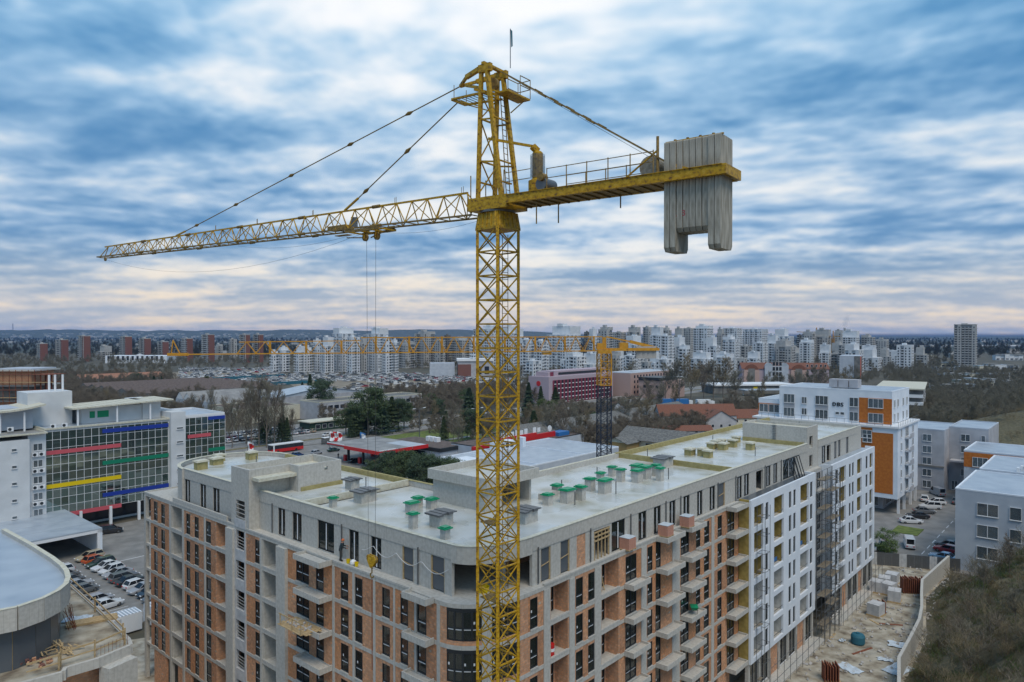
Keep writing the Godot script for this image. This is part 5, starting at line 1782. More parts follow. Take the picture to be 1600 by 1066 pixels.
	flat_roof(B, 0, 17, -32, 0, 12.8, M.pale_roof, M.white_render, .3)
	surface_window(B, "L", -3.2, 9.4, .07, 3.0, 2.2, "triple")
	surface_window(B, "L", -8.2, 9.4, .07, 3.0, 2.2, "triple")
	surface_window(B, "L", -3.2, 5.6, .0, 3.0, 2.0, "triple")
	# two pale workshops at the edge of the picture
	B = thing("workshop", "pale flat-roofed workshop with air conditioners on its roof", "building", loc(132, -10), TURN)
	house_box(B, 0, 20, -34, 0, 0, 13.2, M.pale_wall)
	flat_roof(B, 0, 20, -34, 0, 13.2, M.pale_roof, M.white_render, .3)
	for q in [[2.0, -6.0], [2.0, -7.6], [2.2, -9.3], [4.6, -6.4], [4.8, -8.6], [2.1, -12.0], [5.0, -11.0], [2.3, -14.5]]:
		air_unit(B, Vector3(q[0], 13.3, -q[1]), 1.57 * int(q[0]))
	B = thing("workshop", "pale three-storey workshop with grey windows beside the scrub bank", "building", loc(106.4, -10), TURN)
	house_box(B, 0, 21, -30, 0, 0, 13.6, M.pale_wall)
	flat_roof(B, 0, 21, -30, 0, 13.6, M.pale_roof, M.white_render, .25)
	for k in 3:
		for q in [[-4.6, 3.0, "pair"], [-8.4, 1.6, "single"], [-14.0, 3.0, "pair"], [-19.0, 3.0, "pair"]]:
			surface_window(B, "L", q[0], 2.5 + k * 3.6, .0, q[1], 2.1, q[2])

# ---------------------------------------------------------------- middle distance
func gable(B: Node3D, a0: float, a1: float, b0: float, b1: float, y: float, rise: float, along_a: bool, mat: Material, wall: Material, over := .5) -> void:
	var mb := MB.new()
	var t := .12
	if along_a:
		var m := -(b0 + b1) / 2
		var p := [Vector3(a0 - over, y - .2, -b0 + over), Vector3(a1 + over, y - .2, -b0 + over), Vector3(a1 + over, y + rise, m), Vector3(a0 - over, y + rise, m), Vector3(a0 - over, y - .2, -b1 - over), Vector3(a1 + over, y - .2, -b1 - over)]
		mb.quad(p[0], p[3], p[2], p[1]); mb.quad(p[5], p[2], p[3], p[4])
		for k in [[0, 1], [1, 2], [2, 5], [5, 4], [4, 3], [3, 0]]:
			mb.quad(p[k[0]], p[k[1]], p[k[1]] - Vector3(0, t, 0), p[k[0]] - Vector3(0, t, 0))
		for x in [a0, a1]:
			var g := MB.new()
			g.tri(Vector3(x, y, -b0), Vector3(x, y + rise - t, m), Vector3(x, y, -b1))
			part(B, "gable_wall", g, wall)
	else:
		var m := (a0 + a1) / 2
		var p := [Vector3(a0 - over, y - .2, -b0 + over), Vector3(a0 - over, y - .2, -b1 - over), Vector3(m, y + rise, -b1 - over), Vector3(m, y + rise, -b0 + over), Vector3(a1 + over, y - .2, -b0 + over), Vector3(a1 + over, y - .2, -b1 - over)]
		mb.quad(p[0], p[1], p[2], p[3]); mb.quad(p[3], p[2], p[5], p[4])
		for k in [[0, 1], [1, 2], [2, 5], [5, 4], [4, 3], [3, 0]]:
			mb.quad(p[k[0]], p[k[1]], p[k[1]] - Vector3(0, t, 0), p[k[0]] - Vector3(0, t, 0))
		for z in [-b0, -b1]:
			var g := MB.new()
			g.tri(Vector3(a0, y, z), Vector3(m, y + rise - t, z), Vector3(a1, y, z))
			part(B, "gable_wall", g, wall)
	part(B, "roof", mb, mat)

func simple_windows(B: Node3D, wing: String, s0: float, s1: float, y: float, n: float, count: int, w: float, h: float, framed := true) -> void:    # a row of windows far enough to need only frame and pane
	for k in count:
		var s := lerpf(s0, s1, (k + .5) / count)
		var o := wbox(B, "window", wing, s - w / 2 - .1, s + w / 2 + .1, y - .1, y + h + .1, n, n + .06, M.white_frame if framed else M.dark_frame)
		put(o, "pane", MB.new().box(on(wing, s - w / 2, y, n + .02), on(wing, s + w / 2, y + h, n + .075)).mesh(), M.far_glass)

func flag(at: Vector3, h: float, cloth: Material, label: String, mark: Material) -> void:
	var F := thing("flag_mast", label, "flag", at, 0.0, "flags at the petrol station")
	rod(F, "pole", Vector3.ZERO, Vector3(0, h, 0), .16, M.steel)
	var mb := MB.new()
	var mk := MB.new()
	for j in 8:
		for i in 4:
			var p := func(x: float, y: float, o := 0.0) -> Vector3: return Vector3(.1 + x * 1.7, h - .3 - y * 3.2 - x * .35, sin(y * 7.0 + x * 3.0) * .28 + o)
			mb.quad(p.call(i / 4.0, (j + 1) / 8.0), p.call(i / 4.0, j / 8.0), p.call((i + 1) / 4.0, j / 8.0), p.call((i + 1) / 4.0, (j + 1) / 8.0))
			if (j in [1, 2, 3, 4] and i in [1, 2]) or (j in [2, 3] and i == 3):
				mk.quad(p.call(i / 4.0, (j + 1) / 8.0, .03), p.call(i / 4.0, j / 8.0, .03), p.call((i + 1) / 4.0, j / 8.0, .03), p.call((i + 1) / 4.0, (j + 1) / 8.0, .03))
	part(F, "cloth", mb, cloth)
	part(F, "emblem", mk, mark)

func build_middle() -> void:
	var r := RandomNumberGenerator.new()
	r.seed = 91
	# petrol station
	var B := thing("petrol_station", "petrol station with grey canopy, red edge and dark shop behind", "petrol station", loc(95, 132), TURN)
	house_box(B, 0, 19, 0, 26, 5.0, 5.6, M.grey_roof, "canopy")
	house_box(B, 12, 18.6, .4, 12, 5.6, 5.64, M.pale_roof, "canopy_skylight")
	for q in [["L", 0.0, 17.0, 1.0], ["L", 17.0, 26.0, .35], ["R", 0.0, 6.0, .35], ["R", 6.0, 12.5, 1.0], ["R", 12.8, 19.0, 1.1]]:
		wbox(B, "red_fascia", q[0], q[1] + .02, q[2], 5.7 - q[3], 5.72, .01, .2, M.red_paint)
		if q[3] < .5:
			wbox(B, "white_fascia", q[0], q[1] + .02, q[2], 5.73, 6.0, .0, .18, M.white_paint)
	for q in [[3.0, 4.5], [3.0, 12.0], [3.0, 19.5], [13.5, 4.5], [13.5, 12.0], [13.5, 19.5]]:
		boxp(B, "pillar", Vector3(q[0], 0, -q[1] - .3), Vector3(q[0] + .6, 5.0, -q[1] + .3), M.dark_frame)
		boxp(B, "fuel_pump", Vector3(q[0] - .2, .15, -q[1] - 2.0), Vector3(q[0] + .5, 2.1, -q[1] - 1.0), M.red_paint)
		boxp(B, "pump_island", Vector3(q[0] - .5, .01, -q[1] - 2.6), Vector3(q[0] + 1.1, .16, -q[1] + .8), M.paving)
	house_box(B, 19.5, 31, -5, 20, 0, 3.6, M.pale_wall, "shop_wall")
	house_box(B, 19.2, 31.3, -5.3, 20.3, 3.6, 4.8, M.dark_frame, "shop_fascia")
	house_box(B, 19.6, 30.9, -4.9, 19.9, 4.8, 4.85, M.brown_roof, "shop_roof")
	house_box(B, 19.42, 19.5, 2, 18, .4, 3.2, M.far_glass, "shop_window")
	for k in 3:
		boxp(B, "roof_unit", Vector3(27, 4.85, -6.0 - k * 2.0), Vector3(28.6, 6.3, -4.6 - k * 2.0), M.white_paint)
	for q in [[514.0, 707.0, "leftmost red and white flag beside the petrol station"], [519.5, 707.0, "narrow red flag between two red and white flags"], [526.0, 707.0, "right-hand red and white flag beside the petrol station"], [386.0, 735.0, "single red and white flag behind the rounded roof end"]]:
		flag(ground_at(q[0], q[1]), high(673.0 if q[0] > 400 else 689.0, 40.0 * FOCAL / (q[1] - HORIZON)), M.red_paint if absf(q[0] - 519.5) < .1 else M.white_paint, q[2], M.white_paint if absf(q[0] - 519.5) < .1 else M.red_paint)
	flag(ground_at(562, 712), high(674.0, 40.0 * FOCAL / 190.0), M.blue_paint, "pale blue flag above the petrol station canopy", M.white_paint)
	# city bus and its shelter
	bus(loc(95.5, 183.2), "red and white city bus with dark windows on the street")
	var S := thing("bus_shelter", "glass bus shelter with white roof behind the city bus", "shelter", loc(112, 185), TURN)
	house_box(S, 0, 7, 0, 2.2, 2.5, 2.65, M.white_paint, "roof")
	house_box(S, 0, 7, 1.9, 2.0, .1, 2.4, M.glass, "glass_back")
	for x in [0.1, 3.4, 6.7]:
		house_box(S, x, x + .12, 1.9, 2.05, 0, 2.5, M.steel, "post")
	# kiosk by the roadside parking
	B = thing("kiosk", "low dark green kiosk with flat pale roof beside parked cars", "kiosk", loc(128, 219), TURN)
	house_box(B, 0, 26, 0, 8, 0, 3.6, plain("kiosk_green", lin(.02, .05, .035), .7))
	house_box(B, -.6, 26.6, -.6, 8.6, 3.6, 4.0, M.parapet_cap, "roof")
	simple_windows(B, "R", 2, 24, 1.0, .0, 7, 2.0, 1.6)
	# supermarket: pale roof nearest, brown roof behind, red band with white letters
	B = thing("supermarket", "supermarket with broad pale roof, brown roof and long red sign band", "building", loc(96, 84), TURN)
	house_box(B, 0, 52, 0, 27, 0, 5.6, M.pale_wall)
	flat_roof(B, 0, 52, 0, 27, 5.6, M.pale_roof, M.white_render, .35)
	house_box(B, -4, 3, 6, 16, 0, 7.6, M.white_render, "corner_block")
	house_box(B, 14.05, 14.3, .4, 26.6, 5.68, 5.85, M.white_render, "roof_seam")
	house_box(B, 35.05, 35.3, .4, 26.6, 5.68, 5.85, M.white_render, "roof_seam")
	house_box(B, 26, 72, 27.1, 46, 0, 5.2, M.pale_wall)
	flat_roof(B, 26, 72, 27.1, 46, 5.2, M.brown_roof, M.dark_frame, .25)
	house_box(B, 32, 50, 30.4, 31, 5.3, 7.6, M.red_paint, "red_band")
	house_box(B, 50, 60, 30.4, 31, 5.3, 7.0, M.red_paint, "red_band")
	house_box(B, 20, 32, 30.4, 31, 5.3, 6.4, M.red_paint, "red_band")
	for k in 9:
		if k != 6:
			house_box(B, 33 + k * 2.2, 34.5 + k * 2.2, 30.6, 30.75, 7.6, 9.0 + .3 * (k % 2), M.white_paint, "sign_letter")
	part(B, "round_sign", MB.new().tube(Vector3(57, 8.2, -30.6), Vector3(57, 8.2, -30.4), 1.0, 1.0, 16), M.white_paint)
	for k in 4:
		air_unit(B, Vector3(27 + k * 3.0, 5.7, -25.0))
	house_box(B, 22, 30, 22, 25.4, 5.65, 8.2, M.white_render, "plant_room")
	simple_windows(B, "R", 23, 29, 6.6, -21.98, 3, 1.2, 1.0, false)
	house_box(B, 33, 34.5, 22, 24.5, 5.65, 8.6, M.white_render, "roof_unit")
	house_box(B, 60, 66, 29, 33, 5.3, 6.6, M.blue_paint, "tarpaulin")
	var pw := thing("plaza_wall", "grey low wall with a row of small pale boxes behind the pines", "wall", loc(92.5, 84), TURN)
	house_box(pw, -2, -.6, 4, 30, 0, 1.1, M.plaster_grey, "wall")
	for k in 4:
		house_box(pw, -2, -.8, 18 + k * 1.4, 19 + k * 1.4, 1.1, 2.0, M.white_paint, "utility_box")
	# old sheds with grey fibre-cement roofs
	B = thing("old_school", "old low building with grey fibre cement roof and tall windows", "building", loc(170, 62), TURN)
	house_box(B, 0, 13, 0, 36, 0, 5.0, M.parapet_cap)
	gable(B, 0, 13, 0, 36, 5.0, 3.2, false, M.old_roof, M.parapet_cap, .9)
	simple_windows(B, "L", 4, 26, 1.4, .0, 7, 2.4, 2.6)
	house_box(B, -8, -.05, 28, 36, 0, 4.6, plain("ochre_wall", lin(.32, .22, .09), .9), "side_wing")
	gable(B, -8, 0, 28, 36, 4.6, 1.6, true, M.old_roof, M.parapet_cap, .6)
	B = thing("long_shed", "very long old shed with weathered grey roof below the bare trees", "building", loc(150, 122), TURN)
	house_box(B, 0, 120, 0, 15, 0, 4.6, M.parapet_cap)
	gable(B, 0, 120, 0, 15, 4.6, 3.4, true, M.old_roof, M.parapet_cap, .8)
	simple_windows(B, "R", 4, 116, 1.4, .0, 24, 2.2, 1.8)
	B = thing("long_shed", "second old grey-roofed shed standing right of the blue crane mast", "building", loc(188, 60), TURN)
	house_box(B, 0, 46, -6, 8, 0, 4.4, M.parapet_cap)
	gable(B, 0, 46, -6, 8, 4.4, 3.0, true, M.old_roof, M.parapet_cap, .8)
	# small houses with red tiled roofs, by where they stand
	for q in [[1032, 668, 34.0, 9.0, 5.0, 4.4, true, "long grey house with red tiled roof left of the others", "grey_wall"], [1104, 672, 13.0, 9.0, 4.0, 4.0, false, "small grey house with a red hipped roof and side annexe", "grey_wall"],
			[1128, 664, 22.0, 8.0, 3.0, 3.4, true, "low cream house with bright red roof beside the orange corner", "parapet_cap"], [1020, 684, 24.0, 6.0, 2.6, 1.6, true, "low lean-to with rusty roof before the long grey house", "grey_wall"],
			[950, 655, 9.0, 7.0, 5.0, 3.0, false, "small pale gabled house among the brown trees", "pale_wall"]]:
		B = thing("tiled_house", q[7], "house", ground_at(q[0], q[1]), TURN - .75, "houses beyond the white roof")
		house_box(B, 0, q[2], 0, q[3], 0, q[4], M[q[8]])
		gable(B, 0, q[2], 0, q[3], q[4], q[5], q[6], M.roof_tile, M[q[8]], .4)
		simple_windows(B, "R", 1, q[2] - 1, 1.0, .0, int(q[2] / 4.0), 1.1, 1.2)
	# hotel with plum facade
	B = thing("hotel", "plum red hotel with rows of white-edged windows and pale end wall", "building", loc(281, 216), TURN)
	house_box(B, 0, 66, 0, 15, 0, 15.5, M.mauve_render)
	house_box(B, 3.5, 64, -.25, -.02, 0, 13.4, M.plum, "plum_facade")
	for j in 5:
		for k in 17:
			var s := 5.6 + k * 3.45
			var o := wbox(B, "window", "R", s - .75, s + .75, 1.0 + j * 2.6, 2.9 + j * 2.6, .26, .34, M.far_glass)
			put(o, "white_sill", MB.new().box(on("R", s - .85, .5 + j * 2.6, .27), on("R", s + .85, 1.0 + j * 2.6, .4)).mesh(), M.white_frame)
	house_box(B, 10, 64, 4, 14, 15.5, 18.4, M.mauve_render, "top_storey")
	house_box(B, 14, 62, 3.85, 3.98, 16.0, 17.4, M.dark_frame, "window_band")
	house_box(B, 3, 8, 3, 12, 15.5, 18.0, M.mauve_render, "roof_house")
	house_box(B, 5, 8, 2.9, 3.0, 15.6, 18.0, M.plum, "roof_house_front")
	part(B, "round_sign", MB.new().tube(Vector3(-.02, 11.5, -7.5), Vector3(-.2, 11.5, -7.5), 1.5, 1.5, 20), M.red_paint)
	B = thing("annexe", "salmon pink flat-roofed annexe right of the plum hotel", "building", loc(352, 206), TURN)
	house_box(B, 0, 50, 0, 16, 0, 15.0, M.pink_render)
	flat_roof(B, 0, 50, 0, 16, 15.0, M.pale_roof, M.white_render, .4)
	for j in 4:
		simple_windows(B, "R", 3, 48, 2.0 + j * 3.3, .0, 12, 1.4, 1.6, false)
	B = thing("annexe", "pale pink cube with dark roof terrace beside the salmon annexe", "building", loc(352, 182), TURN)
	house_box(B, 0, 26, 0, 18, 0, 11.0, M.pink_render)
	house_box(B, -.5, 20, 2, 18, 11.0, 13.0, M.dark_frame, "roof_terrace")
	simple_windows(B, "R", 3, 24, 6.5, .0, 4, 1.8, 1.6, false)
	simple_windows(B, "L", 3, 16, 6.5, .0, 3, 1.6, 1.6, false)
	# long office with window bands behind the roadside parking
	B = thing("school_block", "long two-storey block with blue-grey window bands behind the street", "building", loc(150, 246), TURN)
	house_box(B, 0, 62, 0, 16, 0, 8.4, M.grey_wall)
	flat_roof(B, 0, 62, 0, 16, 8.4, M.old_roof, M.parapet_cap, .5)
	for j in 2:
		simple_windows(B, "R", 1, 61, 1.4 + j * 3.8, .0, 18, 2.6, 1.8)
	B = thing("school_block", "flat-roofed hall with cream wall beside the long two-storey block", "building", loc(120, 262), TURN)
	house_box(B, 0, 30, 0, 30, 0, 6.4, M.parapet_cap)
	flat_roof(B, 0, 30, 0, 30, 6.4, M.brown_roof, M.parapet_cap, .5)
	simple_windows(B, "L", 2, 28, 3.4, .0, 8, 2.2, 1.4)
	# sawtooth workshop
	B = thing("sawtooth_shed", "grey workshop with a row of white sawtooth gables among bare trees", "building", loc(134, 314), TURN)
	for k in 5:
		house_box(B, 0, 40, k * 9.0 + .02, k * 9.0 + 8.98, 0, 5.0, M.pale_wall)
		gable(B, 0, 40, k * 9.0, k * 9.0 + 9.0, 5.0, 3.6, true, M.grey_roof, M.white_paint, .1)
	B = thing("long_shed", "long hall with pale ridged roof behind the sawtooth workshop", "building", loc(158, 300), TURN)
	house_box(B, 0, 60, 0, 20, 0, 7.0, M.grey_wall)
	gable(B, 0, 60, 0, 20, 7.0, 4.0, false, M.pale_roof, M.pale_wall, .4)
	B = thing("brown_depot", "vast low depot with dark brown roof beyond the bare trees", "building", loc(132, 404), TURN)
	for k in 6:
		house_box(B, 0, 88, k * 17.0 + .05, k * 17.0 + 16.9, 0, 5.0, M.block_dark)
		gable(B, 0, 88, k * 17.0, k * 17.0 + 17.0, 5.0, 2.0, true, M.brown_roof, M.block_dark, .1)
	B = thing("long_shed", "long shed with bright terracotta roof left of the brown depot", "building", loc(150, 556), TURN)
	house_box(B, 0, 60, 0, 22, 0, 6.0, M.pale_wall)
	gable(B, 0, 60, 0, 22, 6.0, 3.2, true, plain("terracotta", lin(.32, .15, .09), .9), M.pale_wall, .5)
	simple_windows(B, "R", 3, 58, 3.0, .0, 14, 2.2, 1.4)
	# unfinished frame with scaffolding far left
	B = thing("scaffolded_block", "half-built concrete block in rust-brown scaffolding above the office roof", "building", ground_at(32, 690), TURN - .85)
	var h0 := high(575, 40.0 * FOCAL / 168.0)
	for k in 5:
		boxp(B, "floor_slab", Vector3(-13, 4.0 + k * 5.6, -9), Vector3(9, 4.5 + k * 5.6, 6), M.concrete)
		boxp(B, "infill", Vector3(-11, k * 5.6 - 1.0, -8), Vector3(7, 3.95 + k * 5.6, 4.5), M.block_dark if k % 2 else M.clay_block)
	boxp(B, "roof_wall", Vector3(-6, 26.9, -8), Vector3(8, h0, 5.6), M.pale_wall)
	boxp(B, "wrapped_wall", Vector3(-22, 4, 2), Vector3(-9.5, 22, 6.4), M.block_grey)
	for k in 13:
		rod(B, "scaffold_pole", Vector3(-13 + k * 2.3, 0, 7.2), Vector3(-13 + k * 2.3, 27, 7.2), .22, M.rust)
		rod(B, "scaffold_pole", Vector3(9.8 + (k % 4) * 2.0, 0, 6.5 - (k / 4) * 2.6), Vector3(9.8 + (k % 4) * 2.0, 25.5, 6.5 - (k / 4) * 2.6), .25, M.rust)
	for k in 9:
		boxp(B, "scaffold_deck", Vector3(-13.5, 2.8 + k * 2.8, 6.4), Vector3(17, 2.95 + k * 2.8, 7.6), M.timber if k % 2 else M.rust)
		boxp(B, "scaffold_deck", Vector3(9.4, 2.8 + k * 2.8, -.5), Vector3(16.6, 2.95 + k * 2.8, 6.2), M.rust)
	# warehouse beside the big car lot, low white mall
	B = thing("warehouse", "brick warehouse with white roof edge behind the dirt car lot", "building", loc(420, 432), TURN - .75)
	house_box(B, 0, 32, 0, 26, 0, 15.0, M.grey_wall)
	house_box(B, -.1, 12, -.1, 26, 0, 12.0, M.red_brick, "brick_part")
	house_box(B, -1, 33, -1, 27, 15.0, 17.0, M.white_paint, "roof_edge")
	simple_windows(B, "R", 16, 30, 3.0, .0, 2, 4.0, 7.0, false)
	house_box(B, -26, -3, 4, 24, 0, 13.0, M.pale_wall, "side_hall")
	B = thing("mall", "long white low mall with pointed skylight before the red-sided towers", "building", at_depth(164, 960), .0)
	boxp(B, "wall", Vector3(0, 0, -30), Vector3(84, high(556, 960), 0), M.white_render)
	part(B, "skylight", MB.new().tube(Vector3(42, high(556, 960), -10), Vector3(42, high(553, 960), -10), 7.0, 1.0, 12), M.white_paint)
	for k in 12:
		boxp(B, "window", Vector3(3 + k * 6.6, 4, 0), Vector3(6 + k * 6.6, 10, .2), M.far_glass)
	# fences round the car lots
	for q in [[216, 346, 290, 346, "teal sheet fence along the near edge of the dirt car lot"], [226, 468, 300, 468, "teal sheet fence behind the brown depot"], [236, 560, 320, 560, "teal sheet fence across the far car lot"]]:
		var f := thing("sheet_fence", q[4], "fence", loc(q[0], q[1]), TURN)
		var n := int((q[2] - q[0]) / 6.0)
		for k in n:
			if r.randf() < .85:
				house_box(f, k * 6.0, k * 6.0 + 5.9, 0, .15, 0, 2.6, M.teal_sheet, "sheet")
	# lamp posts by the street
	for q in [[655, 697, 640, "tall grey street lamp with two heads beside the road"], [746, 694, 640, "grey street lamp standing left of the crane mast"], [1062, 645, 590, "slim street lamp above the tiled houses"]]:
		var d: float = 40.0 * FOCAL / (q[1] - HORIZON)
		var l := thing("street_lamp", q[3], "street lamp", ground_at(q[0], q[1]), TURN, "street lamps along the road")
		var h := high(q[2], d)
		rod(l, "pole", Vector3.ZERO, Vector3(0, h, 0), .28, M.steel)
		for s in [-1, 1]:
			beam(l, "arm", Vector3(0, h, 0), Vector3(s * 2.2, h + .4, 0), .14, M.steel)
			beam(l, "lamp_head", Vector3(s * 1.8, h + .4, 0), Vector3(s * 2.9, h + .5, 0), .4, M.white_paint, .16)
	# lorries and stalls in the yard behind the houses
	for q in [[1045, 636, "blue_paint", "blue-sided lorry trailer parked left in the far yard"], [1066, 636, "blue_paint", "second blue lorry parked right of the first"], [1100, 637, "white_paint", "white lorry with dark window openings in the far yard"]]:
		var d: float = 40.0 * FOCAL / (q[1] - HORIZON)
		var l := thing("lorry", q[3], "lorry", ground_at(q[0], q[1]), .2, "lorries in the far yard")
		boxp(l, "load_box", Vector3(-4.2, 1.0, -1.3), Vector3(3.4, 4.4, 1.3), M[q[2]])
		boxp(l, "cab", Vector3(3.7, .6, -1.25), Vector3(5.8, 3.5, 1.25), M.white_paint)
		boxp(l, "windscreen", Vector3(5.8, 1.9, -1.1), Vector3(5.84, 3.2, 1.1), M.far_glass)
		for x in [-3.2, -2.0, 4.6]:
			for s in [-1.1, 1.1]:
				part(l, "wheel", MB.new().tube(Vector3(x, .5, s - .15), Vector3(x, .5, s + .15), .5, .5, 12), M.rubber)
	# row with pediments and red tiles
	B = thing("pediment_row", "pink housing row with red tiled roof, arched gables and blue glass centre", "building", at_depth(1160, 560), -.12)
	var hh := high(570, 560)
	boxp(B, "wall", Vector3(0, 0, -14), Vector3(66, hh - 3, 0), M.mauve_render)
	gable(B, 0, 66, 0, 14, hh - 3, 4.5, true, M.roof_tile, M.mauve_render, .6)
	for x in [7.0, 43.0]:
		boxp(B, "gable_front", Vector3(x - 6, 0, .02), Vector3(x + 6, hh - 4, 1.2), M.pink_render)
		part(B, "arched_gable", MB.new().tube(Vector3(x, hh - 5, -.3), Vector3(x, hh - 5, 1.1), 5.4, 5.4, 20), M.roof_tile)
		boxp(B, "dark_bay", Vector3(x - 2.6, 1, 1.2), Vector3(x + 2.6, hh - 3, 1.3), M.block_dark)
	boxp(B, "glass_centre", Vector3(17, 1, .02), Vector3(35, hh - 1, 2.0), M.pale_wall)
	for x in [20.0, 32.0]:
		part(B, "arched_gable", MB.new().tube(Vector3(x, hh - 1.5, .3), Vector3(x, hh - 1.5, 1.9), 3.2, 3.2, 20), M.pale_roof)
	for j in 4:
		simple_windows(B, "R", 22.5, 30, 3.0 + j * 4.0, 2.0, 3, 2.0, 3.0)
		simple_windows(B, "R", 48, 65, 2.0 + j * 4.0, .0, 5, 1.4, 1.8)
	B = thing("long_market", "low dark market hall with white roof edge before the pediment row", "building", at_depth(1115, 470), .12)
	boxp(B, "wall", Vector3(0, 0, -20), Vector3(56, 5.2, 0), M.block_dark)
	boxp(B, "roof", Vector3(-1, 5.2, -21), Vector3(57, 6.2, 1), M.white_paint)
	boxp(B, "yellow_sign", Vector3(28, 2.2, .02), Vector3(31, 4.6, .2), M.yellow_strip)
	boxp(B, "canopy", Vector3(14, 3.2, 8), Vector3(44, 3.8, 18), M.pale_roof)
	for x in [15.0, 29.0, 43.0]:
		boxp(B, "canopy_post", Vector3(x, 0, 12), Vector3(x + .4, 3.2, 12.4), M.white_paint)
	# block of open balconies and brown side, right of the lettered house
	B = thing("balcony_block", "low block with white balcony bands and dark brown side wall", "building", at_depth(1370, 330), -.55)
	for j in 4:
		boxp(B, "balcony_band", Vector3(0, .6 + j * 3.4, -2.4), Vector3(19, 2.0 + j * 3.4, .4), M.white_paint)
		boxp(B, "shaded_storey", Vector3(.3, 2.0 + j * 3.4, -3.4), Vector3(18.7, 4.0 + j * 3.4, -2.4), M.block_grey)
	boxp(B, "wall", Vector3(.1, 0, -54), Vector3(18.9, 14.4, -2.1), M.block_dark)
	boxp(B, "roof", Vector3(-.8, 14.4, -55), Vector3(19.6, 15.0, .6), M.parapet_cap)
	for j in 4:
		for k in 10:
			boxp(B, "window", Vector3(18.88, 1.0 + j * 3.4, -8.0 - k * 4.6), Vector3(19.0, 3.0 + j * 3.4, -5.6 - k * 4.6), M.white_frame if (j + k) % 3 else M.far_glass)
	B = thing("coloured_block", "grey slab block with a bright orange-red vertical panel", "building", at_depth(1312, 640), -.5)
	boxp(B, "wall", Vector3(0, 0, -40), Vector3(17, high(556, 640), 0), M.pale_wall)
	boxp(B, "dark_panel", Vector3(12, 0, .02), Vector3(17.05, high(556, 640) - .2, .3), M.block_dark)
	boxp(B, "orange_panel", Vector3(17.02, 0, -11), Vector3(17.3, high(557, 640), -.5), plain("coral", lin(.6, .12, .06), .7))
	for k in 5:
		boxp(B, "grey_panel", Vector3(17.02, 0, -17.0 - k * 5.0), Vector3(17.25, high(558, 640), -14.0 - k * 5.0), M.block_dark)

func bus(at: Vector3, label: String) -> void:
	var B := thing("city_bus", label, "bus", at, TURN)
	boxp(B, "body", Vector3(-6, .4, -1.25), Vector3(6, 1.45, 1.25), M.red_paint)
	boxp(B, "upper_body", Vector3(-5.97, 1.45, -1.23), Vector3(5.97, 2.75, 1.23), M.dark_frame)
	boxp(B, "roof", Vector3(-6, 2.75, -1.25), Vector3(6, 3.05, 1.25), M.white_paint)
	boxp(B, "front_pillar", Vector3(-5.4, .5, 1.24), Vector3(-4.9, 2.75, 1.27), M.white_paint)
	for k in 6:
		boxp(B, "window", Vector3(-4.7 + k * 1.75, 1.5, 1.235), Vector3(-3.1 + k * 1.75, 2.6, 1.255), M.far_glass)
	boxp(B, "windscreen", Vector3(-6.02, 1.2, -1.1), Vector3(-6.0, 2.8, 1.1), M.far_glass)
	for x in [-3.6, 3.2]:
		for s in [-1.12, 1.12]:
			part(B, "wheel", MB.new().tube(Vector3(x, .5, s - .14), Vector3(x, .5, s + .15), .5, .5, 14), M.rubber)

# ---------------------------------------------------------------- the housing estates behind
const ORD := ["first", "second", "third", "fourth", "fifth", "sixth", "seventh", "eighth", "ninth", "tenth"]

func ordinal(k: int) -> String:
	if k < 10:
		return ORD[k]
	var n := k + 1
	var s := "th"
	if n % 100 < 11 or n % 100 > 13:
		s = ["th", "st", "nd", "rd", "th", "th", "th", "th", "th", "th"][n % 10]
	return str(n) + s

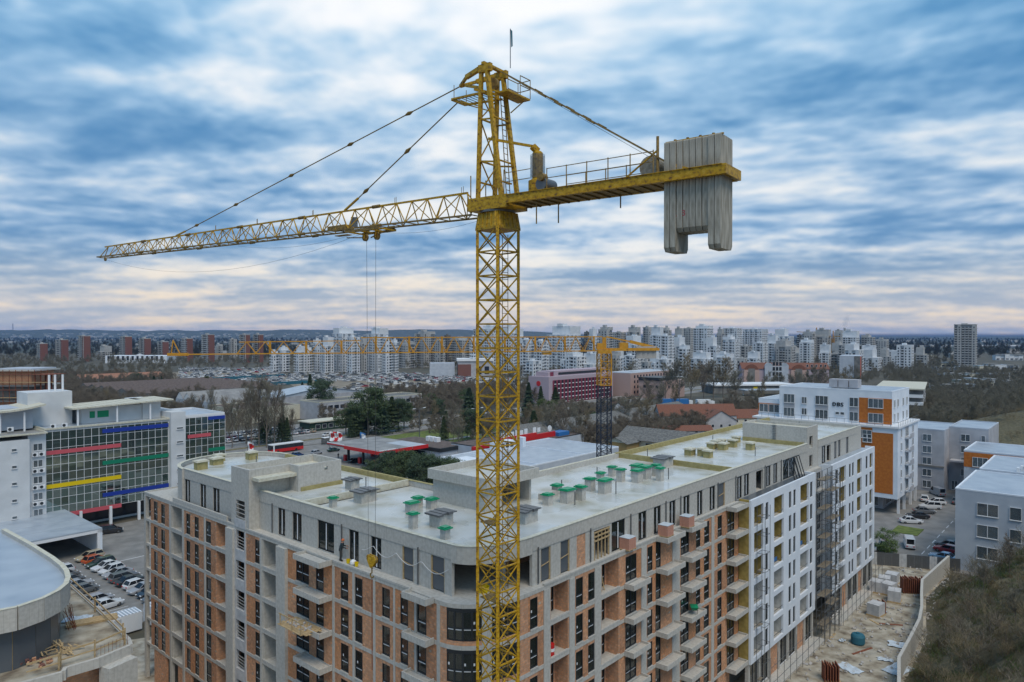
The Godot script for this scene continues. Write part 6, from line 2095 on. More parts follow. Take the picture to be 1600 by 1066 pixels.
func tower(px0: float, px1: float, top: float, d: float, style: String, label: String, group: String, r: RandomNumberGenerator) -> void:
	var W := (px1 - px0) * d / FOCAL
	var h := high(top, d)
	var ratio := r.randf_range(.85, 1.2)
	if style == "red":
		ratio = .42
	var la := W / (.66 + .75 / ratio)
	var lb := la / ratio
	# the nearest corner stands between the two faces we see
	var at := at_depth(px0 + (px1 - px0) * (lb * .75 / W), d)
	var B := thing("tower_block", label, "tower block", at, TURN + r.randf_range(-.06, .06), group)
	var wall: Material = {"white": M.block_white, "grey": M.block_grey, "red": M.block_grey, "dark": M.block_dark, "slab": M.block_grey}[style]
	var steps := r.randi_range(0, 3) if style in ["white", "grey"] and h > 20 else 0
	# a core, and in front of it piers with windows and open loggias between them
	var dp := 1.5
	var base := h - 3.0 * steps
	part(B, "wall", MB.new().box(Vector3(dp, 0, -lb), Vector3(la, base, -dp)), wall)
	if steps > 0:
		if r.randf() < .5:
			boxp(B, "upper_wall", Vector3(la * .34, base, -lb), Vector3(la, h, -.3), wall)
		else:
			boxp(B, "upper_wall", Vector3(.3, base, -lb), Vector3(la, h, -lb * .36), wall)
	part(B, "roof_house", MB.new().box(Vector3(la * .3, h, -lb * .7), Vector3(la * .6, h + r.randf_range(1.4, 2.6), -lb * .4)), wall)
	boxp(B, "roof_slab", Vector3(0, base - .5, -lb), Vector3(la, base + .3, 0), wall)
	var pier := MB.new()
	var win := MB.new()
	var band := MB.new()
	var floors := int((base - .8) / 2.85)
	for f in 2:
		var wing := "L" if f == 0 else "R"
		var l := lb if f == 0 else la
		if style == "red" and f == 1:
			boxp(B, "brick_face", Vector3(0, 0, -dp), Vector3(la, base - .52, 0), M.red_brick)
			continue
		var n := maxi(int(l / 3.1), 2)
		var w := l / n
		var shift := r.randi_range(0, 3)
		for k in n:
			var s := (k + .5) * w
			var m := (k + shift) % 4
			var kind := "l" if m != 3 else "w"
			if style == "white":
				kind = ["w", "l", "w", "l"][m] if n > 3 else ["w", "l"][k % 2]
			elif style == "grey":
				kind = ["w", "l", "l", "w"][m]
			if f == 0 and k == 0 and style != "red":
				kind = "w"
			if kind == "l":
				for j in floors:
					win.box(on(wing, s - w * .3, .9 + j * 2.85, -dp), on(wing, s + w * .3, 2.9 + j * 2.85, -dp + .06))
					band.box(on(wing, s - w * .5, .6 + j * 2.85, -dp), on(wing, s + w * .5, .8 + j * 2.85, 0))
					band.box(on(wing, s - w * .5, .8 + j * 2.85, -.12), on(wing, s + w * .5, (1.75 if style != "white" else 1.6) + j * 2.85, 0))
			else:
				pier.box(on(wing, s - w * .5, 0, -dp), on(wing, s + w * .5, base - .52, -.02))
				for j in floors:
					if r.randf() < .94:
						win.box(on(wing, s - .62, 1.5 + j * 2.85, -.02), on(wing, s + .62, 2.95 + j * 2.85, .05))
	for q in [["window_grid", win, M.far_glass], ["wall_pier", pier, wall], ["balcony_front", band, M.block_white if style == "white" else M.block_grey]]:
		if (q[1] as MB).v.size() > 0:
			part(B, q[0], q[1], q[2]).set_meta("kind", "stuff")

func build_city() -> void:
	var r := RandomNumberGenerator.new()
	r.seed = 404
	var left := [[44, 69, 537, 1050, "red"], [77, 102, 531, 1040, "red"], [109, 136, 525, 1020, "red"], [144, 168, 541, 1080, "grey"], [177, 202, 526, 1020, "red"], [208, 232, 529, 1030, "red"], [238, 260, 534, 1050, "red"], [275, 298, 529, 1000, "red"], [308, 332, 523, 980, "red"],
		[332, 345, 538, 1100, "grey"], [354, 367, 530, 1020, "grey"], [367, 388, 523, 980, "red"], [389, 409, 523, 990, "red"]]
	for k in left.size():
		var q: Array = left[k]
		tower(q[0], q[1], q[2], q[3], q[4], ("grey tower block with red brick side, %s from the left on the skyline" if q[4] == "red" else "plain grey tower block, %s from the left on the skyline") % ordinal(k), "red-sided towers on the left skyline", r)
	var mid := [[419, 434, 549, 720, "white"], [432, 450, 543, 730, "white"], [456, 476, 541, 725, "white"], [473, 486, 543, 735, "white"], [487, 502, 531, 740, "white"], [496, 518, 527, 720, "white"], [515, 552, 512.5, 735, "white"], [539, 560, 527, 705, "white"], [556, 571, 528, 720, "grey"], [569, 603, 513, 740, "white"], [594, 612, 527, 710, "white"], [611, 622, 531, 725, "white"],
		[618, 647, 534, 820, "grey"], [645, 678, 518, 840, "grey"], [677, 695, 532, 830, "grey"], [693, 705, 524, 850, "dark"], [704, 736, 528, 840, "grey"], [733, 745, 528, 650, "white"], [739, 752, 514.5, 760, "grey"], [749, 785, 509.5, 700, "white"], [783, 812, 511, 690, "white"], [800, 823, 514, 760, "white"]]
	for k in mid.size():
		var q: Array = mid[k]
		tower(q[0], q[1], q[2], q[3], q[4], "%s tower block, %s from the left in the middle skyline row" % ["pale" if q[4] == "white" else "dull grey", ordinal(k)], "pale towers behind the dirt car lot", r)
	var back := [[856, 911, 509.5, 700, "white"], [913, 923, 519, 820, "dark"], [921, 937, 514, 760, "white"], [936, 960, 511, 800, "grey"], [958, 982, 519.5, 860, "grey"], [981, 1004, 511, 850, "grey"], [1005, 1021, 511.5, 880, "grey"], [1017, 1039, 511, 760, "white"], [1037, 1052, 512, 800, "grey"], [1055, 1071, 513, 860, "grey"], [1070, 1088, 513, 880, "grey"], [1087, 1119, 509, 800, "white"],
		[1121, 1133, 514, 900, "grey"], [1134, 1168, 513, 900, "white"], [1167, 1208, 514.5, 920, "white"], [1217, 1248, 514.5, 900, "white"], [1247, 1258, 524, 960, "dark"], [1257, 1279, 518, 900, "grey"], [1278, 1305, 515, 900, "grey"], [1307, 1321, 516, 940, "grey"], [1320, 1351, 517, 960, "white"], [1351, 1373, 524, 1000, "grey"], [1373, 1396, 530, 1050, "grey"]]
	for k in back.size():
		var q: Array = back[k]
		tower(q[0], q[1], q[2], q[3], q[4], "%s tower block, %s from the orange crane in the far skyline row" % ["pale" if q[4] == "white" else "dull grey", ordinal(k)], "skyline towers right of the crane mast", r)
	var front := [[813, 836, 531, 640, "white"], [834, 858, 533, 630, "white"], [877, 905, 563, 600, "white"], [905, 936, 564, 600, "white"], [956, 976, 549, 640, "white"], [980, 1011, 525, 700, "white"], [1003, 1022, 566, 560, "grey"], [1030, 1056, 525, 690, "white"], [1054, 1080, 527, 700, "white"], [1062, 1082, 540, 640, "white"], [1082, 1116, 551, 660, "white"], [1108, 1130, 527, 720, "white"], [1133, 1161, 526, 730, "white"], [1160, 1180, 541, 740, "grey"],
		[1027, 1057, 562, 560, "white"], [1115, 1144, 564, 640, "white"], [1180, 1204, 536, 760, "white"], [1200, 1221, 524, 780, "white"], [1218, 1251, 533, 760, "grey"], [1254, 1280, 531, 800, "white"], [1284, 1304, 539, 800, "white"], [1305, 1330, 536, 840, "grey"], [1329, 1352, 547, 820, "white"], [1352, 1378, 540, 900, "white"], [1380, 1403, 546, 860, "grey"], [1402, 1434, 548, 800, "white"]]
	for k in front.size():
		var q: Array = front[k]
		tower(q[0], q[1], q[2], q[3], q[4], "%s mid-rise block, %s from the left in the nearer estate" % ["pale" if q[4] == "white" else "dull grey", ordinal(k)], "nearer estate blocks right of the mast", r)
	for k in 26:
		var px := r.randf_range(800, 1180) if k < 14 else r.randf_range(1190, 1450)
		tower(px, px + r.randf_range(18, 36), r.randf_range(548, 566) if k < 14 else r.randf_range(538, 556), r.randf_range(570, 720) if k < 14 else r.randf_range(720, 900), "white" if k % 3 else "grey", "%s low block, %s of those filling the gaps between the estate trees" % ["pale" if k % 3 else "dull grey", ordinal(k)], "low blocks among the estate trees", r)
	tower(1503, 1543, 507, 820, "slab", "single dark high-rise with balcony bands near the right edge", "", r)
	# low estate at the right: terraces of pale houses
	var low := [[1462, 1520, 612, 4.2, "pale"], [1500, 1560, 606, 5.0, "cream"], [1548, 1590, 604, 4.0, "pale"], [1476, 1530, 596, 5.0, "cream"], [1528, 1582, 594, 4.6, "pale"], [1466, 1500, 584, 5.0, "pale"], [1500, 1560, 582, 5.4, "cream"], [1544, 1592, 578, 5.5, "pale"], [1470, 1520, 574, 5.5, "cream"], [1556, 1596, 563, 8.0, "pale"], [1420, 1462, 560, 6.0, "cream"], [1405, 1440, 553, 7.0, "pale"]]
	for k in low.size():
		var q: Array = low[k]
		var d: float = 40.0 * FOCAL / (q[2] - HORIZON)
		var w: float = (q[1] - q[0]) * d / FOCAL
		var B := thing("terrace_row", "%s low terrace row, %s from the front in the estate at the right" % [q[4], ordinal(k)], "house", at_depth(q[0], d), r.randf_range(-.15, .2), "low terraces at the right")
		var n := int(w / 7.0) + 1
		for j in n:
			var x := w * j / n
			var h: float = q[3] + r.randf_range(-.8, 1.6)
			boxp(B, "wall", Vector3(x, 0, -9), Vector3(x + w / n - .1, h, r.randf_range(-1, 1)), M.block_white if q[4] == "pale" else M.parapet_cap)
			boxp(B, "roof", Vector3(x - .2, h, -9.2), Vector3(x + w / n, h + .4, 1.2), M.grey_roof if (j + k) % 3 else M.pale_roof)
			boxp(B, "window", Vector3(x + 1.2, 1.2, .9), Vector3(x + w / n - 1.4, 2.8, 1.1), M.far_glass)
	var sb := thing("club_house", "white club house with dark red roof edge below the low terraces", "house", ground_at(1474, 632), .1)
	boxp(sb, "wall", Vector3(0, 0, -10), Vector3(13, 3.6, 0), M.white_render)
	boxp(sb, "roof_edge", Vector3(-.6, 3.6, -10.4), Vector3(13.6, 4.6, .5), M.red_brick)
	boxp(sb, "window", Vector3(5, .6, .0), Vector3(12, 2.8, .1), M.far_glass)
	# distant sheds, works and villages on the plain: small roofs beyond counting
	var v := MB.new()
	for k in 420:
		var d := r.randf_range(1150, 5200)
		var x := r.randf_range(-.85, .85) * d
		var s := r.randf_range(5, 14)
		v.box(Vector3(x - s, 0, -d - s), Vector3(x + s, r.randf_range(4, 9), -d + s))
	var o := put(self, "far_roofs", v.mesh(), M.block_grey)
	tag(o, "scattered pale roofs of the distant suburbs on the plain", "suburb", "", "stuff")
	v = MB.new()
	for k in 260:
		var x := r.randf_range(-7600, -1500)
		var s := r.randf_range(8, 16)
		var z := r.randf_range(0, 1000)
		v.box(Vector3(x - s, z * .045 + 1, -6750 - z - s), Vector3(x + s, z * .045 + 14, -6750 - z + s))
	o = put(self, "hill_village", v.mesh(), M.block_grey)
	tag(o, "faint pale houses scattered at the foot of the blue hills", "village", "", "stuff")
	var ant := thing("radio_mast", "thin radio mast standing on the blue hill ridge", "mast", at_depth(20, 8200, 60))
	rod(ant, "mast", Vector3.ZERO, Vector3(0, 100, 0), 7.0, M.steel)
	# steam from a far stack
	var st := thing("steam_stack", "distant smoke stack rising behind the last pale towers", "chimney", at_depth(1320, 1900))
	part(st, "stack", MB.new().tube(Vector3.ZERO, Vector3(0, 56, 0), 4.0, 3.0, 14), M.block_grey)
	var fv := FogVolume.new()
	fv.name = "steam_plume"
	fv.shape = RenderingServer.FOG_VOLUME_SHAPE_ELLIPSOID
	fv.size = Vector3(16, 40, 16)
	var fm := FogMaterial.new()
	fm.density = .018
	fm.albedo = Color(.9, .92, .95)
	fm.edge_fade = .4
	fv.material = fm
	add_child(fv)
	fv.position = at_depth(1322, 1900, 74)
	fv.rotation.z = -.35
	tag(fv, "small grey steam plume rising above the last pale towers", "steam", "", "stuff")

# ---------------------------------------------------------------- cars
var car_meshes := {}

func loft(mb: MB, rings: Array) -> void:      # closed rings of equal length, joined along; rings run the same way round
	for k in rings.size() - 1:
		var p: Array = rings[k]
		var q: Array = rings[k + 1]
		var m := p.size()
		for j in m:
			mb.quad(p[j], q[j], q[(j + 1) % m], p[(j + 1) % m])
	for e in [0, rings.size() - 1]:
		var c := Vector3.ZERO
		for p in rings[e]:
			c += p
		c /= rings[e].size()
		for j in rings[e].size():
			var a: Vector3 = rings[e][j]
			var b: Vector3 = rings[e][(j + 1) % rings[e].size()]
			if e == 0:
				mb.tri(c, a, b)
			else:
				mb.tri(c, b, a)

func car_shape(kind: String) -> Dictionary:
	if car_meshes.has(kind):
		return car_meshes[kind]
	# stations: x, sill height, shoulder height, half width
	var L: float = {"hatch": 2.0, "sedan": 2.25, "estate": 2.3, "suv": 2.25, "van": 2.45}[kind]
	var sh: float = {"hatch": .93, "sedan": .9, "estate": .92, "suv": 1.05, "van": 1.1}[kind]
	var rf: float = {"hatch": 1.48, "sedan": 1.43, "estate": 1.48, "suv": 1.7, "van": 2.05}[kind]
	var body := MB.new()
	var rings := []
	var nose := .62 if kind != "van" else .9
	for q in [[-L, .42, sh - .22, .66], [-L + .1, .3, sh - .06, .8], [-L + .5, .22, sh, .87], [-.6, .2, sh, .89], [.55, .2, sh - .01, .89], [L - .9, .22, sh - .08, .87], [L - .3, .28, nose + .12, .8], [L, .4, nose, .62]]:
		var w: float = q[3]
		rings.append([Vector3(q[0], q[1], -w * .96), Vector3(q[0], (q[1] + q[2]) * .5, -w), Vector3(q[0], q[2] - .06, -w * .97), Vector3(q[0], q[2], -w * .88), Vector3(q[0], q[2], w * .88), Vector3(q[0], q[2] - .06, w * .97), Vector3(q[0], (q[1] + q[2]) * .5, w), Vector3(q[0], q[1], w * .96)])
	loft(body, rings)
	# glass house and roof
	var r0: float = {"hatch": -1.75, "sedan": -1.6, "estate": -2.1, "suv": -2.0, "van": -2.35}[kind]
	var r1: float = {"hatch": -1.35, "sedan": -.95, "estate": -1.8, "suv": -1.75, "van": -2.3}[kind]
	var f0: float = {"hatch": 1.05, "sedan": 1.0, "estate": 1.05, "suv": 1.05, "van": 1.6}[kind]
	var f1: float = {"hatch": .3, "sedan": .2, "estate": .25, "suv": .35, "van": .95}[kind]
	var wb := .79
	var wt := .62 if kind != "van" else .72
	var glass := MB.new()
	var yb := sh - .02
	var yt := rf - .05
	loft(glass, [[Vector3(r0, yb, wb), Vector3(f0, yb, wb), Vector3(f0, yb, -wb), Vector3(r0, yb, -wb)], [Vector3(r1, yt, wt), Vector3(f1, yt, wt), Vector3(f1, yt, -wt), Vector3(r1, yt, -wt)]])
	loft(body, [[Vector3(r1 - .06, yt, wt + .03), Vector3(f1 + .08, yt, wt + .03), Vector3(f1 + .08, yt, -wt - .03), Vector3(r1 - .06, yt, -wt - .03)], [Vector3(r1 + .08, rf, wt - .1), Vector3(f1 - .15, rf, wt - .1), Vector3(f1 - .15, rf, -wt + .1), Vector3(r1 + .08, rf, -wt + .1)]])
	for s in [-1, 1]:          # pillars
		for q in [[r0, r1], [f0, f1], [(r0 + f0) * .5, (r1 + f1) * .5]]:
			body.bar(Vector3(q[0], yb, s * wb), Vector3(q[1], yt, s * wt), .075)
	if kind == "van":
		body.box(Vector3(-2.36, sh, -.8), Vector3(.2, rf - .08, -.6)).box(Vector3(-2.36, sh, .6), Vector3(.2, rf - .08, .8))
	var wheel := MB.new().tube(Vector3(0, 0, -.1), Vector3(0, 0, .1), .31, .31, 14).mesh()
	var rim := MB.new().tube(Vector3(0, 0, -.11), Vector3(0, 0, .11), .19, .19, 10).mesh()
	var lamp := MB.new().box(Vector3(-.06, -.07, -.16), Vector3(.06, .07, .16)).mesh()
	var d := {"body": body.mesh(), "glass": glass.mesh(), "wheel": wheel, "rim": rim, "lamp": lamp, "L": L, "sh": sh}
	car_meshes[kind] = d
	return d

var car_paint := {}

func paint(c: String) -> Material:
	if not car_paint.has(c):
		var col: Color = {"white": Color(.62, .63, .64), "silver": Color(.33, .34, .36), "grey": Color(.12, .125, .13), "black": Color(.018, .018, .02), "blue": Color(.02, .06, .16), "pale blue": Color(.22, .36, .5), "red": Color(.3, .015, .02), "orange": Color(.45, .09, .02), "green": Color(.01, .13, .07), "beige": Color(.42, .36, .25), "dark green": Color(.015, .045, .03)}[c]
		var m := plain("paint_" + c, col.linear_to_srgb(), .35)
		m.clearcoat_enabled = true
		m.clearcoat = .8
		m.clearcoat_roughness = .08
		car_paint[c] = m
	return car_paint[c]

func car(kind: String, colour: String, at: Vector3, turn: float, label: String, group: String, detailed := true) -> void:
	var s := car_shape(kind)
	var C := thing("parked_car", label, "car", at, turn, group)
	put(C, "body", s.body, paint(colour))
	put(C, "glazing", s.glass, M.car_glass)
	var wx: float = s.L * .62
	for x in [-wx, wx]:
		for z in [-.76, .76]:
			var w := put(C, "wheel", s.wheel, M.rubber, Transform3D(Basis.IDENTITY, Vector3(x, .31, z)))
			if detailed:
				put(w, "rim", s.rim, M.steel)
	if detailed:
		for z in [-.55, .55]:
			put(C, "headlight", s.lamp, M.white_paint, Transform3D(Basis.IDENTITY, Vector3(s.L - .06, .64, z)))
			put(C, "tail_light", s.lamp, M.red_paint, Transform3D(Basis.IDENTITY, Vector3(-s.L + .03, .68, z)))

func row_of_cars(list: Array, a: float, b: float, da: float, db: float, turn: float, where: String, group: String, r: RandomNumberGenerator, detailed := true) -> void:
	for k in list.size():
		if list[k] == "":
			continue
		var p: PackedStringArray = list[k].split(":")
		var name_: String = {"hatch": "hatchback", "sedan": "saloon", "estate": "estate car", "suv": "tall wagon", "van": "van"}[p[1]]
		car(p[1], p[0], loc(a + da * k, b + db * k, .015), turn + (PI if r.randf() < .3 else 0.0) + r.randf_range(-.04, .04), "%s %s, %s in the %s" % [p[0], name_, ordinal(k), where], group, detailed)

func build_cars() -> void:
	var r := RandomNumberGenerator.new()
	r.seed = 8
	var A := TURN                       # nose along +a
	# left car park: two rows back to back, bays across the a axis
	row_of_cars(["silver:hatch", "white:estate", "grey:suv", "grey:hatch", "silver:sedan", "grey:hatch", "", "silver:hatch", "white:sedan"], 4.6, 104.6, .0, -3.1, A + .1, "near row of the left car park", "cars in the left car park", r)
	row_of_cars(["beige:estate", "orange:hatch", "dark green:estate", "white:sedan", "white:hatch", "silver:sedan", "grey:estate", "black:sedan", "white:hatch", "silver:estate", "black:hatch", "grey:sedan", "red:hatch", "grey:sedan"], 10.8, 106.2, .0, -2.62, A + .15, "second row of the left car park", "cars in the left car park", r)
	row_of_cars(["silver:sedan", "white:hatch", "white:sedan", "green:hatch", "red:hatch", "black:suv", "white:hatch"], 30.5, 111.0, .6, -3.0, A + .1, "far row of the left car park", "cars in the left car park", r)
	car("suv", "black", loc(19.5, 121.5, .015), A - .35, "black tall wagon parked alone before the mirrored office", "")
	car("hatch", "pale blue", loc(29.0, 119.5, .015), A + .2, "pale blue hatchback with a dark bonnet near the office entrance", "")
	car("sedan", "white", loc(11.5, 76.0, .015), A + 1.4, "white saloon partly hidden by the brick corner of the block", "")
	# roadside parking beyond the street
	var cols := ["white", "silver", "grey", "black", "blue", "white", "silver", "dark green", "grey", "white", "beige"]
	var kinds := ["hatch", "sedan", "estate", "hatch", "suv", "sedan"]
	for row in 3:
		var l := []
		for k in 22:
			l.append("" if r.randf() < .12 else cols[r.randi() % cols.size()] + ":" + kinds[r.randi() % kinds.size()])
		if row == 1:
			l[9] = "red:estate"
			l[10] = "red:hatch"
		row_of_cars(l, 70.0, 217.5 + row * 7.2, 2.75, .0, A + PI / 2, "%s row of the roadside parking" % ["front", "middle", "back"][row], "cars in the roadside parking", r, row == 0)
	# traffic and station
	for q in [["sedan", "white", 126.0, 203.6, "white saloon driving on the street above the petrol station"], ["suv", "silver", 141.0, 208.0, "silver tall wagon on the street right of the white saloon"], ["hatch", "black", 146.0, 207.8, "black hatchback close behind the silver tall wagon"], ["hatch", "pale blue", 150.0, 194.0, "pale blue hatchback driving on the near lane"],
			["hatch", "silver", 99.5, 171.0, "silver hatchback parked between the bus and the station"], ["sedan", "dark green", 106.5, 171.5, "dark green saloon left of the station canopy"], ["sedan", "white", 114.0, 170.0, "white saloon at the corner of the station canopy"], ["hatch", "blue", 93.0, 172.0, "blue hatchback half hidden by the rounded roof"],
			["hatch", "white", 100.0, 142.0, "white hatchback filling up under the canopy"], ["suv", "red", 103.5, 136.0, "red tall wagon under the canopy edge"], ["sedan", "black", 99.0, 149.0, "black saloon at the left pump island"], ["van", "white", 112.0, 131.0, "white van between the canopy and the pines"]]:
		car(q[0], q[1], loc(q[2], q[3], .02), A + r.randf_range(-.1, .1), q[4], "cars at the station and on the street", false)
	row_of_cars(["grey:estate", "silver:sedan", "white:hatch", "silver:hatch", "red:hatch", "white:van", "grey:sedan"], 186.0, 209.5, 7.0, .0, A, "kerbside line behind the station", "cars at the station and on the street", r, false)
	# right car park
	row_of_cars(["white:sedan", "black:sedan", "grey:sedan", "white:suv", "white:hatch"], 134.0, 2.4, 5.6, -.15, A + PI / 2 + .5, "row beside the grass patch at right", "cars in the right car park", r)
	row_of_cars(["white:hatch", "silver:estate", "", "white:van"], 108.6, 3.6, 2.2, -1.6, A + .3, "row behind the grey sheet fence", "cars in the right car park", r)
	car("van", "silver", loc(167.5, 3.6, .02), A + .7, "silver van parked at the entrance of the grey block", "cars in the right car park")
	car("suv", "grey", loc(160.5, -1.6, .02), A + .1, "grey tall wagon driving towards the grey block", "cars in the right car park")
	car("hatch", "white", loc(158.5, 4.6, .02), A + .2, "white hatchback below the balconies of the lettered house", "cars in the right car park")
	car("estate", "red", loc(116.0, -7.3, .02), A + 1.5, "red estate car beside the pale workshop", "cars in the right car park")
	car("sedan", "grey", loc(119.5, -6.8, .02), A + 1.5, "grey saloon right before the red estate car", "cars in the right car park")
	car("sedan", "pale blue", loc(110.5, -7.6, .02), A + 1.5, "pale blue saloon nearest the grey sheet fence", "cars in the right car park")
	# the big dirt lots: small cars in rows, one mesh each with two materials
	var far := {}
	for k in ["hatch", "sedan", "suv", "van"]:
		var s := car_shape(k)
		for c in ["white", "silver", "grey", "black", "red", "blue", "white", "beige"]:
			var m := ArrayMesh.new()
			m.add_surface_from_arrays(Mesh.PRIMITIVE_TRIANGLES, (s.body as ArrayMesh).surface_get_arrays(0))
			m.surface_set_material(0, paint(c))
			m.add_surface_from_arrays(Mesh.PRIMITIVE_TRIANGLES, (s.glass as ArrayMesh).surface_get_arrays(0))
			m.surface_set_material(1, M.car_glass)
			far[k + c] = m
	var pal := ["white", "white", "silver", "white", "grey", "white", "red", "silver", "black", "white"]
	var n := 0
	for i in 19:                     # columns on the open dirt lot, seen end on
		for j in 24:
			if r.randf() < .38 or n >= 295:
				continue
			var at := ground_at(452.0, 619.0) + Vector3(i * 8.4 + j * 1.5, .03, -j * 7.6 - i * .8) + Vector3(r.randf_range(-1, 1) + (2.7 if r.randf() < .4 else 0.0), 0, r.randf_range(-1.5, 1.5))
			var o := MeshInstance3D.new()
			var kind: String = ["hatch", "sedan", "suv", "hatch", "van"][r.randi() % 5]
			var hue: String = pal[r.randi() % pal.size()]
			o.mesh = far[kind + hue]
			o.name = numbered("lot_car")
			add_child(o)
			o.position = at
			o.scale = Vector3.ONE * 1.2
			o.rotation.y = r.randf_range(-.25, .25) + (PI if r.randf() < .5 else 0.0)
			tag(o, "%s %s, %s back in the %s column of the dirt car lot" % [hue, {"hatch": "hatchback", "sedan": "saloon", "suv": "tall wagon", "van": "van"}[kind], ordinal(j), ordinal(i)], "car", "cars on the dirt lot")
			n += 1
	# the many more that stand farther back on the lots
	for q in [["white", "hatch", 420], ["silver", "sedan", 260], ["grey", "suv", 120], ["red", "hatch", 50]]:
		var places := []
		for k in q[2]:
			var p := ground_at(r.randf_range(280, 445), r.randf_range(575, 602)) if k % 2 else ground_at(r.randf_range(450, 735), r.randf_range(584, 597))
			places.append(Transform3D(Basis(Vector3.UP, r.randf_range(-.25, .25)) * Basis.from_scale(Vector3.ONE * 1.2), p + Vector3(0, .03, 0)))
		mass("lot_cars", "%s cars crowding the back of the dirt lots" % q[0], "cars", far[q[1] + q[0]], null, places)

# ---------------------------------------------------------------- trees and scrub
func blade(mb: MB, a: Vector3, b: Vector3, w: float, r: RandomNumberGenerator) -> void:
	var side := (b - a).cross(Vector3(r.randf_range(-1, 1), r.randf_range(-1, 1), r.randf_range(-1, 1))).normalized() * w * .5
	mb.quad(a - side, b - side * .4, b + side * .4, a + side)

func grow(wood: MB, twigs: MB, p: Vector3, dir: Vector3, l: float, rad: float, depth: int, o: Dictionary, r: RandomNumberGenerator) -> void:
	var mid := p + dir * l * .55
	var bend: Vector3 = (dir + Vector3(r.randf_range(-.18, .18), o.lift * .3, r.randf_range(-.18, .18))).normalized()
	var end := mid + bend * l * .45
	if depth < 2:
		wood.tube(p, mid, rad, rad * .75, 5, false)
		wood.tube(mid, end, rad * .75, rad * .45, 5, false)
	else:
		blade(twigs, p, mid, maxf(rad * 2.2, o.tw), r)
		blade(twigs, mid, end, maxf(rad * 1.5, o.tw), r)
	if depth >= o.depth:
		return
	var n: int = o.n[depth]
	for k in n:
		var t := lerpf(o.first if depth == 0 else .25, 1.0, (k + r.randf()) / n)
		var q := p.lerp(mid, t / .55) if t < .55 else mid.lerp(end, (t - .55) / .45)
		var az := r.randf() * TAU
		var out := Vector3(cos(az), 0, sin(az))
		var d: Vector3 = (dir * o.up[depth] + out * o.out[depth] + Vector3(0, o.lift, 0)).normalized()
		var ll: float = l * r.randf_range(o.len[depth] * .7, o.len[depth] * 1.15) * (1.0 - .45 * t if depth == 0 else 1.0)
		grow(wood, twigs, q, d, ll, rad * .42, depth + 1, o, r)

func bare_tree(seed_: int, h: float, o: Dictionary, twig: Material) -> Node3D:
	var r := RandomNumberGenerator.new()
	r.seed = seed_
	var wood := MB.new()
	var tw := MB.new()
	grow(wood, tw, Vector3.ZERO, Vector3.UP, h * o.trunk, h * .018 * o.get("thick", 1.0), 0, o, r)
	var t := Node3D.new()
	put(t, "trunk", wood.mesh(), M.bark)
	put(t, "crown", tw.mesh(), twig)
	return t

func conifer(seed_: int, h: float, width: float, n: int, mat: Material) -> Node3D:
	var r := RandomNumberGenerator.new()
	r.seed = seed_
	var wood := MB.new()
	wood.tube(Vector3.ZERO, Vector3(0, h * .95, 0), h * .018, .02, 6, false)
	var ne := MB.new()
	for k in n:
		var t := pow(r.randf(), .75)
		var y := h * (.08 + .92 * t)
		var reach := width * (1.0 - t) * (.75 + .25 * sin(t * 60.0)) + .12
		var az := r.randf() * TAU
		var out := Vector3(cos(az), 0, sin(az))
		var d := pow(r.randf(), .4) * reach
		var p := Vector3(0, y - d * .28, 0) + out * d
		var side := out.cross(Vector3.UP) * r.randf_range(.2, .42) * (.6 + h * .03)
		var tip := p + out * r.randf_range(.25, .6) * (.6 + h * .03) + Vector3(0, r.randf_range(-.3, .12), 0)
		ne.quad(p - side, tip - side * .3, tip + side * .3, p + side)
	var t2 := Node3D.new()
	put(t2, "trunk", wood.mesh(), M.bark)
	put(t2, "crown", ne.mesh(), mat)
	return t2

func leafy(seed_: int, h: float, wide: float, clumps: int, per: int, leaf: float, mat: Material, from := .3) -> Node3D:    # clumps of small leaves on limbs
	var r := RandomNumberGenerator.new()
	r.seed = seed_
	var wood := MB.new()
	wood.tube(Vector3.ZERO, Vector3(0, h * .6, 0), h * .022, h * .01, 6, false)
	var lv := MB.new()
	for k in clumps:
		var az := r.randf() * TAU
		var y := lerpf(from, .95, r.randf())
		var reach := wide * sqrt(maxf(0.05, 1.0 - pow((y - .5) / .55, 2.0)))
		var c := Vector3(cos(az), 0, sin(az)) * reach * sqrt(r.randf()) + Vector3(0, h * y, 0)
		wood.tube(Vector3(0, h * lerpf(.2, .55, y), 0), c, h * .006, .01, 4, false)
		var s := r.randf_range(.12, .2) * wide + .15
		for j in per:
			var d := Vector3(r.randfn(), r.randfn() * .7, r.randfn()) * s * .6
			var x := Vector3(r.randf_range(-1, 1), r.randf_range(-1, 1), r.randf_range(-1, 1)).normalized() * leaf
			var z := x.cross(Vector3(r.randf_range(-1, 1), r.randf_range(-1, 1), r.randf_range(-1, 1))).normalized() * leaf * .45
			var p := c + d
			lv.quad(p - x, p - z, p + x, p + z)
	var t := Node3D.new()
	put(t, "trunk", wood.mesh(), M.bark)
	put(t, "crown", lv.mesh(), mat)
	return t

func plant(proto: Node3D, called: String, at: Vector3, s: float, label: String, category: String, group: String) -> void:
	var c: Node3D = proto.duplicate()
	c.name = numbered(called)
	add_child(c)
	c.position = at
	c.rotation.y = rng.randf() * TAU
	c.scale = Vector3(s * rng.randf_range(.78, 1.25), s * rng.randf_range(.92, 1.08), s * rng.randf_range(.78, 1.25))
	tag(c, label, category, group)

func mass(called: String, label: String, category: String, m: Mesh, mat: Material, places: Array) -> void:
	var mm := MultiMesh.new()
	mm.transform_format = MultiMesh.TRANSFORM_3D
	mm.mesh = m
	mm.instance_count = places.size()
	for k in places.size():
		mm.set_instance_transform(k, places[k])
	var o := MultiMeshInstance3D.new()
	o.multimesh = mm
	o.material_override = mat
	o.name = numbered(called)
	add_child(o)
	tag(o, label, category, "", "stuff")

